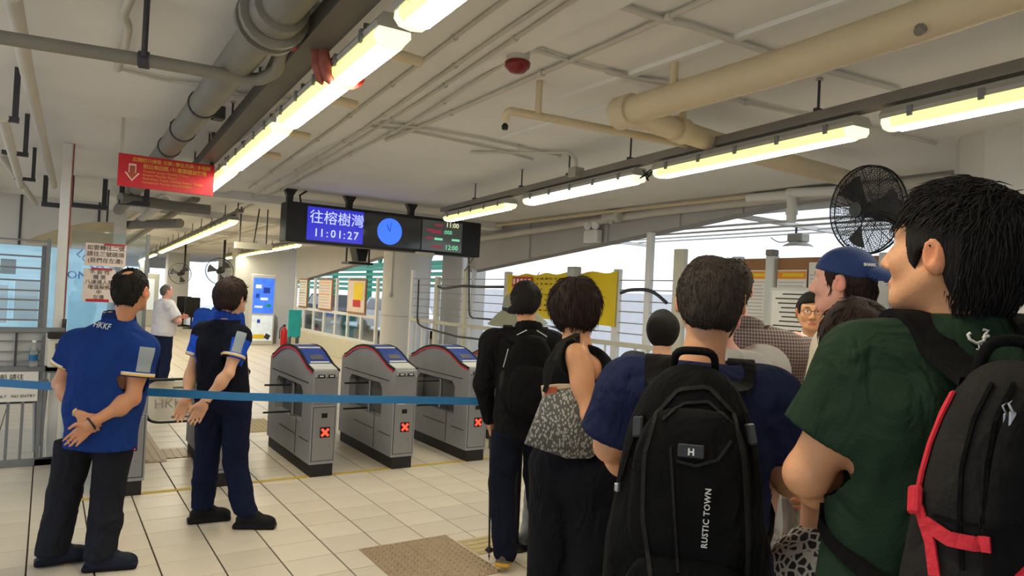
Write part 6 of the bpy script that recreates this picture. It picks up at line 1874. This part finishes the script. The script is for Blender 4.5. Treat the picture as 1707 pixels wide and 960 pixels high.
# --- 13 smiling man with glasses behind the counter
p13 = person('smiling man with glasses and white shirt facing the queue', xy(1353, 700, 4.35), math.pi + .80, 1.74, head=(.12, -.05, 0), skin='gold', vox=.007,
             Jpx=dict(head=(1353, 519, 0)), shirt=dict(col=(222, 222, 226), sleeve=.6, collar=True, vox=.01), pants=dict(col=(40, 44, 60), vox=.012), shoes=dict(col=(30, 30, 32)),
             hair=dict(style='short', mat='hair_black', t=.016, top=.012, topy=.02))
gl = empty('eyeglasses', p13['X'] @ Vector(p13['H']((0, .1, 0))), 0, 'thin framed glasses worn by the smiling man', 'glasses')
for sg in (-1, 1):
    MB().tube([p13['X'] @ Vector(p13['H']((sg * .031 + .024 * math.cos(a), .098, .002 + .017 * math.sin(a)))) for a in np.linspace(0, 2 * math.pi, 15)], .0016, n=5, caps=False).build('rim', 'dark_grey', gl)
    MB().tube([p13['X'] @ Vector(p13['H']((sg * .055, .096, .006))), p13['X'] @ Vector(p13['H']((sg * .082, .03, .005))), p13['X'] @ Vector(p13['H']((sg * .082, -.01, .0)))], .0016, n=5).build('temple', 'dark_grey', gl)
MB().tube([p13['X'] @ Vector(p13['H']((-.008, .101, .006))), p13['X'] @ Vector(p13['H']((.008, .101, .006)))], .0016, n=5).build('bridge', 'dark_grey', gl)

# --- 14 tall young man in green T-shirt, red trimmed backpack
p14 = person('tall young man in dark green T-shirt looking up to the side', xy(1560, 760, 1.36), .62, 1.86, head=(-.64, .14, .0), build=1.02, depth=1.0, shoulder=1.0, skin='gold', vox=.006, headscale=1.03,
             Jpx=dict(head=(1585, 420, 0), neck=(1610, 535, 0), shL=(1447, 612, .02), shR=(1742, 630, -.08), elL=(1346, 790, .06), wrL=(1400, 812, .24)),
             hands=dict(L=dict(tip=(1412, 770, .33), n=(1, 0, .2), curl=.6), R=dict(curl=.5)),
             shirt=dict(col=(31, 47, 33), sleeve=.66, hem=.80, e=.022, wrinkle=.010, vox=.0065, neck=.016), pants=dict(col=(40, 42, 46), vox=.010), shoes=dict(col=(50, 50, 52)),
             hair=dict(style='long_nape', mat='hair_black', t=.014, strands=3600, length=.050, lift=.22, mess=.28, thick=.7, top=.016, vox=.005, noear=True))

# ================================================================== BAGS
mat('pack_black', (10, 10, 10), 0.8, var=0.15, scale=12, bump=0.25, bscale=120, spec=0.08)
mat('pack_grey', (36, 34, 32), 0.8, var=0.12, scale=12, bump=0.25, bscale=120, spec=0.08)
mat('pack_red', (190, 30, 44), 0.75, var=0.08, scale=12, bump=0.3, bscale=120)
mat('pack_dark', (16, 15, 15), 0.85, var=0.12, scale=12, bump=0.25, bscale=90, spec=0.08)
mat('zip', (150, 150, 152), 0.35, metal=0.7)

def backpack(p, label, c, hs, m='pack_black', pocket=True, vox=.008, rot=0.0, taper=.22):
    """c, hs: centre and half size in the wearer's frame (y back is negative)"""
    X = p['X']; c = np.array(c, float); hs = np.array(hs, float)
    r = empty('backpack', X @ Vector((c[0], c[1], c[2] - hs[2])), 0, label, 'backpack', 'bags worn in the queue')
    R = Rz(rot)
    F = Field(c - hs - .12, c + hs + .12, vox)
    F.sup(c, hs * np.array([1.03, 1.12, 1.03]), 2.9, R=R, taper=taper)
    F.ell(c + R @ np.array([0, -.02, -hs[2] * .42]), np.array([hs[0] * 1.0, hs[1] * 1.12, hs[2] * .55]), .05, R=R)
    F.warp(fold(5, .006, (14, 14, 14)))
    P, Q = F.mesh(); P = relax(P, Q, 1, .4)
    r_main = to_obj('main_compartment', P, Q, m, r, X)
    T = lambda x, y, z: X @ Vector(c + R @ np.array([x * hs[0], y * hs[1], z * hs[2]]))
    return r, T, X, c, hs, R
def pocket(r, X, c, R, off, half, m, name='front_pocket', vox=.007, seed=3):
    q = np.array(c) + R @ np.array(off, float); half = np.array(half, float)
    F = Field(q - half - .08, q + half + .08, vox)
    F.sup(q, half * np.array([1.08, 1.1, 1.06]), 3.4, R=R, taper=.12); F.warp(fold(seed, .004, (16, 16, 16)))
    P, Q = F.mesh(); P = relax(P, Q, 1, .4)
    return to_obj(name, P, Q, m, r, X)

def straps(r, p, c, hs, m, w=.06, t=.016, side=(-1, 1), xs=.115):
    X = p['X']; j = p['j']; s = p['s']
    for sg in side:
        sh = j['shL' if sg < 0 else 'shR']; nk = j['neck']
        top = nk * .40 + sh * .60
        lift = .075 * s
        pts = [(c[0] + sg * hs[0] * .38, c[1] + hs[1] * .2, c[2] + hs[2] * .90), (top[0] * .95, top[1] - .10, top[2] + .005), (top[0], top[1] - .045, top[2] + lift * .80), (top[0], top[1] + .015, top[2] + lift * .92), (top[0], top[1] + .085, top[2] + .035),
               (top[0] * 1.02, top[1] + .15, top[2] - .10), (top[0] * 1.15, top[1] + .17, top[2] - .25), (sg * .205 * p['b'], .04, c[2] - hs[2] * .30), (c[0] + sg * hs[0] * .85, c[1] + hs[1] * .5, c[2] - hs[2] * .55)]
        # smooth the path
        q = np.array(pts)
        tt = np.linspace(0, len(q) - 1, 40)
        sm = np.stack([np.interp(tt, np.arange(len(q)), q[:, k]) for k in range(3)], 1)
        for _ in range(3): sm[1:-1] = (sm[:-2] + sm[1:-1] * 2 + sm[2:]) / 4
        V = []; Fc = []
        ctr = np.array([0, 0, 0])
        for i, a in enumerate(sm):
            T_ = unit(sm[min(i + 1, 39)] - sm[max(i - 1, 0)])
            out = np.array([0, a[1] - j['chest'][1], a[2] - (j['chest'][2] + .02)])
            if a[2] < j['chest'][2] + .02: out = np.array([a[0], a[1], 0])
            sd = unit(np.cross(T_, unit(out))); u = np.cross(sd, T_)
            ww = w if i < 24 else w * .45
            for a_, b_ in ((-1, -1), (1, -1), (1, 1), (-1, 1)):
                V.append(X @ Vector(a + sd * a_ * ww / 2 + u * b_ * t / 2))
        for i in range(39):
            for k in range(4):
                k2 = (k + 1) % 4
                Fc.append((i * 4 + k, i * 4 + k2, i * 4 + 4 + k2, i * 4 + 4 + k))
        MB().add(V, Fc).build('shoulder_strap', m, r)

def surf_line(p, r, pts, rad, m, name):
    MB().tube([p['X'] @ Vector(q) for q in pts], rad, n=6, rounds=.03).build(name, m, r)

from mathutils.bvhtree import BVHTree
def bvh_of(*obs):
    V = []; Fc = []
    for o in obs:
        b0 = len(V); V += [v.co.copy() for v in o.data.vertices]; Fc += [tuple(i + b0 for i in p.vertices) for p in o.data.polygons]
    return BVHTree.FromPolygons(V, Fc)
def land(bv, pts, lift=.004):
    """where sight lines measured on the photo meet a modelled surface, lifted a little off it"""
    out = []
    for x, y in pts:
        d = ray(x, y).normalized()
        h_ = bv.ray_cast(OCAM, d)
        for k in range(14):                    # just off the rim: step inwards
            if h_[0] is not None: break
            d = ray(x + 4 * (k + 1), y).normalized(); h_ = bv.ray_cast(OCAM, d)
        if h_[0] is not None:
            n = h_[1] if h_[1].dot(d) < 0 else -h_[1]
            out.append((h_[0] + n * lift, n))
    return out
def band(bv, pts, w, m, name, parent, t=.004, lift=.004, n=14):
    q = np.array(pts, float); tt = np.linspace(0, len(q) - 1, n)
    q = [(float(np.interp(u, range(len(q)), q[:, 0])), float(np.interp(u, range(len(q)), q[:, 1]))) for u in tt]
    L_ = land(bv, q, lift)
    if len(L_) < 2: return None
    V = []; Fc = []
    for i, (p_, n_) in enumerate(L_):
        T_ = (L_[min(i + 1, len(L_) - 1)][0] - L_[max(i - 1, 0)][0]).normalized()
        s_ = T_.cross(n_).normalized()
        for a, b_ in ((-1, -1), (1, -1), (1, 1), (-1, 1)):
            V.append(p_ + s_ * a * w / 2 + n_ * b_ * t / 2)
    for i in range(len(L_) - 1):
        for k in range(4):
            k2 = (k + 1) % 4
            Fc.append((i * 4 + k, i * 4 + k2, i * 4 + 4 + k2, i * 4 + 4 + k))
    return MB().add(V, Fc).build(name, m, parent)

sh1 = [o for o in p1['root'].children if o.name.startswith('shirt')][0]
_a, _b = land(bvh_of(sh1), [(158, 546), (184, 550)], .013)
text('printed_letters', 'HKKF', .03, _a[0], _b[0] - _a[0], (_a[1] + _b[1]).cross(_b[0] - _a[0]), 'gate_white', p1['root'], fit=(_b[0] - _a[0]).length)
def trims(p, sl, panel):
    shirt_ = [o for o in p['root'].children if o.name.startswith('shirt')][0]
    bv = bvh_of(shirt_); X = p['X']; R3 = X.to_3x3()
    def hit(c, d, lift=.0025):
        c = X @ Vector(c); d = R3 @ Vector(d)
        h_ = bv.ray_cast(c, d)
        return None if h_[0] is None else h_[0] + d.normalized() * lift
    def ring(c, ax, w, name, m, tilt=0):
        a = unit(np.cross(ax, [0, 0, 1]) if abs(ax[2]) < .9 else np.cross(ax, [0, 1, 0])); b_ = np.cross(ax, a)
        V = []; Fc = []; N = 28
        for k in range(N):
            d = a * math.cos(2 * math.pi * k / N) + b_ * math.sin(2 * math.pi * k / N)
            for o in (-w / 2, w / 2):
                c1 = X @ Vector(c + ax * o); h_ = hit(c + ax * o, d)
                if h_ is None or (h_ - c1).length > .10: h_ = c1 + (R3 @ Vector(d)) * .08
                V.append(h_)
        for k in range(N):
            q = (k * 2) % (2 * N); q2 = (k * 2 + 2) % (2 * N)
            Fc.append((q, q + 1, q2 + 1, q2))
        MB().add(V, Fc, True).build(name, m, p['root'])
    for q in 'LR':
        a, b_ = p['j']['sh' + q], p['j']['el' + q]; ax = unit(b_ - a); L_ = np.linalg.norm(b_ - a)
        ring(a + ax * L_ * (sl - .07), ax, .010, 'cuff_stripe', 'gate_white'); ring(a + ax * L_ * (sl - .035), ax, .009, 'cuff_stripe', 'sign_yellow')
    a, b_ = p['j']['shR'], p['j']['elR']; ax = unit(b_ - a); L_ = np.linalg.norm(b_ - a)
    cam_d = unit(np.array(p['Xi'] @ OCAM) - a); cam_d = unit(cam_d - ax * np.dot(cam_d, ax)); sd = np.cross(ax, cam_d)
    if np.dot(sd, [1, 0, 0]) < 0: sd = -sd
    V = []; Fc = []; NA, NT = 7, 12
    for i in range(NT):
        for k in range(NA):
            t = -.05 + (sl - .06) * i / (NT - 1); w = panel[0] + (panel[1] - panel[0]) * k / (NA - 1)
            h_ = hit(a + ax * L_ * t, cam_d * math.cos(w) + sd * math.sin(w))
            if h_ is None: return
            V.append(h_)
    for i in range(NT - 1):
        for k in range(NA - 1):
            q = i * NA + k; Fc.append((q, q + 1, q + NA + 1, q + NA))
    MB().add(V, Fc, True).build('reflective_panel', 'silver_cloth', p['root'])
mat('silver_cloth', (138, 146, 152), 0.6, var=0.05)
trims(p1, .56, (-.1, .75)); trims(p2, .60, (-.35, .5))
for k, (dz, m_) in enumerate(((.020, 'sign_yellow'),)):
    nk_ = p1['j']['neck']; sN = p1['s']
    MB().tube([p1['X'] @ Vector(nk_ + np.array([.0855 * math.cos(a), .080 * math.sin(a) + .004, .026 - .022 * math.sin(a)]) * sN) for a in np.linspace(math.pi * .62, math.pi * 2.38, 25)], .0028, n=5).build('collar_stripe', m_, p1['root'])
# navy shirt man's pack
c7 = np.array([-.012, -.255, 1.15]); h7 = np.array([.168, .105, .315])
r, T, X, c, hs, R = backpack(p7, 'large black backpack with white lettering on the navy shirt man', c7, h7, 'pack_black')
pocket(r, X, c, R, (.0, -.105, .05), (.118, .045, .175), 'pack_dark', 'front_panel')
pocket(r, X, c, R, (.0, -.125, -.20), (.130, .050, .110), 'pack_black', 'lower_pocket', seed=8)
pocket(r, X, c, R, (-.155, -.01, -.16), (.035, .06, .12), 'pack_dark', 'side_pocket', seed=9)
pocket(r, X, c, R, (.155, -.01, -.16), (.035, .06, .12), 'pack_dark', 'side_pocket', seed=10)
for _m in ('pack_black', 'pack_grey', 'pack_dark', 'pack_red'):
    cloth_relief(_m, 12, .45)
straps(r, p7, c7, h7, 'pack_dark', w=.068)
surf_line(p7, r, [c7 + np.array([-.05, .03, .315]), c7 + np.array([-.045, .0, .365]), c7 + np.array([.045, .0, .365]), c7 + np.array([.05, .03, .315])], .010, 'pack_dark', 'grab_handle')
kids = [o for o in r.children if o.name.split('.')[0] in ('main_compartment', 'front_panel', 'lower_pocket', 'side_pocket')]
bv7 = bvh_of(*kids)
Rm = X.to_3x3()
band(bv7, [(1085, 960), (1072, 860), (1075, 760), (1095, 690), (1130, 650), (1180, 645), (1222, 690), (1240, 770), (1246, 900), (1244, 958)], .010, 'pack_grey', 'zip_line', r, lift=.003, n=40)
band(bv7, [(1105, 700), (1140, 672), (1180, 670), (1212, 700)], .007, 'pack_grey', 'zip_line', r, n=20)
band(bv7, [(1118, 745), (1124, 850), (1130, 955)], .006, 'pack_grey', 'seam', r, n=16)
band(bv7, [(1128, 768), (1160, 776), (1196, 766), (1218, 735)], .006, 'pack_grey', 'seam', r, n=16)
band(bv7, [(1036, 800), (1052, 745), (1062, 715), (1075, 690)], .016, 'pack_dark', 'compression_strap', r, lift=.006, n=12)
band(bv7, [(1258, 800), (1252, 745), (1246, 715), (1238, 690)], .016, 'pack_dark', 'compression_strap', r, lift=.006, n=12)
for (bx, by) in ((1068, 712), (1246, 724)):
    L_ = land(bv7, [(bx, by)], .008)
    if L_:
        q_ = Vector((0, -1, 0)).rotation_difference(L_[0][1])
        bk_ = MB().box((0, 0, 0), (.030, .014, .048), ch=.004).build('buckle', 'black_metal', r)
        bk_.data.transform(Matrix.Translation(L_[0][0]) @ q_.to_matrix().to_4x4())
L_ = land(bv7, [(1152, 752)], .004)[0]
q_ = (Rm @ Vector((0, -1, 0))).rotation_difference(L_[1]).to_matrix()
o = MB().box((0, 0, 0), (.058, .006, .030), ch=.003).build('badge', 'black_metal', r)
o.data.transform(Matrix.Translation(L_[0]) @ (q_ @ Rm).to_4x4())
text('badge_mark', 'H', .020, L_[0] + L_[1] * .004 - (q_ @ Rm) @ Vector((0, 0, .008)), (q_ @ Rm) @ Vector((1, 0, 0)), (q_ @ Rm) @ Vector((.2, 0, 1)), 'gate_white', r, align='CENTER', bold=.0008)
A_, B_ = land(bv7, [(1178, 912)], .006)[0], land(bv7, [(1185, 815)], .006)[0]
tdir = (B_[0] - A_[0]); nn = (A_[1] + B_[1]).normalized()
text('lettering', 'RUSTIC TOWN', .024, A_[0], tdir, nn.cross(tdir), 'gate_white', r, bold=.0004, space=1.1, fit=tdir.length)
surf_line(p7, r, [c7 + np.array([.178, -.03, -.12]), c7 + np.array([.19, -.05, -.20]), c7 + np.array([.185, -.04, -.30])], .005, 'pack_grey', 'dangling_cord')
for (bx, by) in ((1033, 812),):
    L_ = land(bv7, [(bx, by)], .006)
    if L_: MB().box(L_[0][0], (.012, .012, .02), ch=.002).build('zip_pull', 'zip', r)

# green shirt man's pack
c14 = np.array([.0, -.24, 1.275]); h14 = np.array([.155, .105, .27])
r, T, X, c, hs, R = backpack(p14, 'black backpack with red trim on the green shirt man', c14, h14, 'pack_grey', vox=.007)
pocket(r, X, c, R, (-.01, -.115, .09), (.105, .04, .15), 'pack_dark', 'front_panel')
pocket(r, X, c, R, (-.01, -.150, .085), (.060, .032, .055), 'pack_red', 'red_pocket', seed=6)
pocket(r, X, c, R, (-.02, -.14, -.05), (.085, .045, .075), 'pack_red', 'red_pocket', seed=7)
pocket(r, X, c, R, (-.135, -.01, -.17), (.04, .06, .10), 'pack_dark', 'mesh_pocket', seed=9)
straps(r, p14, c14, h14, 'pack_dark', w=.066)
X_ = p14['X']; Rm = X_.to_3x3()
kids = [o for o in r.children if o.name.split('.')[0] in ('main_compartment', 'front_panel', 'red_pocket', 'mesh_pocket')]
bv14 = bvh_of(*kids)
band(bv14, [(1592, 655), (1574, 690), (1554, 740), (1540, 790), (1532, 832)], .013, 'pack_red', 'red_piping', r, n=24)
band(bv14, [(1536, 838), (1545, 870), (1556, 905), (1562, 960)], .017, 'pack_red', 'red_strap', r, n=16, lift=.007)
band(bv14, [(1548, 872), (1585, 898), (1620, 905), (1655, 908)], .022, 'pack_red', 'red_strap', r, n=16, lift=.007)
band(bv14, [(1655, 640), (1625, 700), (1605, 780), (1600, 860), (1605, 950)], .006, 'pack_black', 'seam', r, n=24)
band(bv14, [(1690, 640), (1660, 700), (1645, 780), (1640, 880)], .006, 'pack_black', 'zip_line', r, n=24)
band(bv14, [(1560, 860), (1600, 872), (1660, 880), (1706, 882)], .006, 'pack_black', 'seam', r, n=20)
L_ = land(bv14, [(1536, 835)], .010)
if L_:
    bk_ = MB().box((0, 0, 0), (.028, .014, .045), ch=.004).build('buckle', 'pack_red', r)
    bk_.data.transform(Matrix.Translation(L_[0][0]) @ (Vector((0, -1, 0)).rotation_difference(L_[0][1])).to_matrix().to_4x4())
for (bx, by) in ((1678, 688), (1692, 686)):
    L_ = land(bv14, [(bx, by)], .006)
    if L_:
        zp = MB(); zp.box((0, 0, -.018), (.010, .004, .030), ch=.0015); zp.tube([(0, 0, -.004), (-.006, 0, .008), (0, 0, .014), (.006, 0, .008), (0, 0, -.004)], .002, n=5)
        o = zp.build('zip_pull', 'zip', r); o.data.transform(Matrix.Translation(L_[0][0]) @ (Rm.to_4x4()))
surf_line(p14, r, [c14 + np.array([-.05, .05, .25]), c14 + np.array([-.04, .03, .315]), c14 + np.array([.03, .03, .315]), c14 + np.array([.04, .05, .25])], .010, 'pack_dark', 'grab_handle')
# embroidered bird on the green shirt
sh14 = [o for o in p14['root'].children if o.name.startswith('shirt')][0]
_L = land(bvh_of(sh14), [(1630, 566)], .004)[0]
_bx = p14['X'].to_3x3() @ Vector((1, 0, 0)); _bx = (_bx - _L[1] * _bx.dot(_L[1])).normalized(); _bz = _bx.cross(_L[1]) * -1
if _bz.z < 0: _bz = -_bz
bird = MB()
for pts_, ra in (([(-.018, 0, -.002), (-.006, 0, -.010), (.010, 0, -.004), (.014, 0, .010)], .003), ([(-.018, 0, -.002), (-.021, 0, .010), (-.015, 0, .014)], .003), ([(.014, 0, .010), (.022, 0, .020), (.012, 0, .022)], .003), ([(.008, 0, .002), (.022, 0, .008)], .003), ([(-.002, 0, -.010), (-.002, 0, -.024)], .0015), ([(.004, 0, -.010), (.005, 0, -.024)], .0015), ([(-.008, 0, -.024), (.010, 0, -.024)], .0015)):
    bird.tube([_L[0] + (_bx * a + _bz * b_) * .8 for a, _, b_ in pts_], ra, n=5)
bird.build('embroidered_bird', 'conduit', p14['root'])
# phone in the green shirt man's hand
hw = p14['j']['wrL']; hd_ = np.array(p14['Xi'] @ atD(1404, 790, 1.36 + .30))
ph = empty('mobile_phone', p14['X'] @ Vector(hd_), 0, 'black phone held in the hand of the green shirt man', 'phone')
mbx = MB(); mbx.box((0, 0, 0), (.010, .075, .15), ch=.003)
o = mbx.build('case', 'rubber', ph); o.data.transform(p14['X'] @ Matrix.Translation(Vector(hd_)) @ Matrix.Rotation(.35, 4, 'X'))
o = MB().box((.006, 0, 0), (.002, .068, .14)).build('screen', 'screen_glass', ph); o.data.transform(p14['X'] @ Matrix.Translation(Vector(hd_)) @ Matrix.Rotation(.35, 4, 'X'))

# walker's pack
c4 = np.array([.02, -.22, 1.17]); h4 = np.array([.145, .085, .23])
r, T, X, c, hs, R = backpack(p4, 'plain black daypack with bottle pocket on the walker in black', c4, h4, 'pack_black', vox=.010)
pocket(r, X, c, R, (.0, -.085, -.06), (.11, .04, .13), 'pack_dark', 'front_pocket', vox=.010)
pocket(r, X, c, R, (-.14, .0, -.03), (.03, .04, .06), 'pack_grey', 'bottle_pocket', vox=.009)
straps(r, p4, c4, h4, 'pack_dark', w=.055)
for sg in (-1, 1):
    surf_line(p4, r, [c4 + np.array([sg * .13, -.01, .16]), c4 + np.array([sg * .155, .03, .05])], .003, 'gate_white', 'reflective_piping')
    surf_line(p4, r, [c4 + np.array([sg * .03, .06, .27]), c4 + np.array([sg * .09, .09, .235])], .003, 'gate_white', 'reflective_piping')

# tote bag
tw = bpy.data.materials.new('tote_weave'); tw.use_nodes = True
_n3 = tw.node_tree; _b3 = _n3.nodes['Principled BSDF']; _b3.inputs['Roughness'].default_value = .7
_t3 = _n3.nodes.new('ShaderNodeTexCoord'); _v3 = _n3.nodes.new('ShaderNodeTexVoronoi'); _v3.inputs['Scale'].default_value = 110
_mp = _n3.nodes.new('ShaderNodeMapping'); _mp.inputs['Scale'].default_value = (1, 1, .6); _n3.links.new(_t3.outputs['Object'], _mp.inputs[0])
_n3.links.new(_mp.outputs[0], _v3.inputs['Vector'])
_c3 = _n3.nodes.new('ShaderNodeValToRGB'); _c3.color_ramp.elements[0].position = .35; _c3.color_ramp.elements[0].color = (*lin((150, 146, 136)), 1)
_c3.color_ramp.elements[1].position = .5; _c3.color_ramp.elements[1].color = (*lin((70, 68, 62)), 1)
_n3.links.new(_v3.outputs['Distance'], _c3.inputs[0]); _n3.links.new(_c3.outputs[0], _b3.inputs['Base Color'])
MATS['tote_weave'] = tw
DT = 2.86
q = [atD(x, y, DT) for x, y in ((908, 652), (990, 640), (1008, 745), (985, 762), (945, 762), (874, 738))]
tc_ = sum(q, Vector()) / len(q)
tote = empty('tote_bag', q[4], 0, 'grey patterned tote bag hanging at the woman\'s side', 'bag', 'bags worn in the queue')
nrm_ = (OCAM - tc_); nrm_.z = 0; nrm_.normalize()
V = []; n_ = len(q)
rings = 5
for k in range(rings):
    t = k / (rings - 1) * 2 - 1
    bul = .045 * t
    sc = 1 - .07 * t * t
    for i, p_ in enumerate(q):
        w_ = 1.0 if i in (2, 3, 4, 5) else .35
        V.append(tc_ + (p_ - tc_) * sc + nrm_ * bul * (1.3 if w_ == 1 else .5))
Fq = [tuple(range(n_)), tuple(reversed(range((rings - 1) * n_, rings * n_)))]
for k in range(rings - 1):
    for i in range(n_):
        i2 = (i + 1) % n_
        Fq.append((k * n_ + i, (k + 1) * n_ + i, (k + 1) * n_ + i2, k * n_ + i2))
ob = MB().add(V, Fq, True).build('pouch', 'tote_weave', tote)
sh6 = p6['X'] @ Vector(p6['j']['shR'])
ctr = atD(945, 590, 2.85)
top_ = p6['X'] @ Vector((p6['j']['shR'] * .72 + p6['j']['neck'] * .28) + np.array([0, 0, .062]))
MB().strip([q[0] + nrm_ * .02, atD(925, 600, 2.76), atD(940, 568, 2.80), top_ + nrm_ * .03, top_, top_ - nrm_ * .05], .019, .006, up=nrm_ + Vector((0, 0, .5))).build('strap', 'pack_grey', tote)
MB().strip([q[1] + nrm_ * .0, atD(962, 610, 2.83), top_ - nrm_ * .03], .022, .005, up=nrm_).build('strap', 'pack_grey', tote)
bkp = empty('paper_package', atD(930, 655, DT), 0, 'cream paper package sticking out of the tote bag', 'package')
pk = [atD(x, y, DT + .02) for x, y in ((902, 643), (930, 640), (958, 640), (950, 665), (905, 668))]
V = [p_ + nrm_ * .012 for p_ in pk] + [p_ - nrm_ * .012 for p_ in pk]
MB().add(V, [(0, 1, 2, 3, 4), (9, 8, 7, 6, 5)] + [(i, i + 5, (i + 1) % 5 + 5, (i + 1) % 5) for i in range(5)]).build('wrapping', mat('card', (206, 180, 150), .7), bkp)
MB().box(atD(918, 655, DT) + nrm_ * .012, (.05, .02, .05), R=Matrix.Rotation(-.6, 3, 'Z')).build('sticker', 'arrow_brown', bkp)
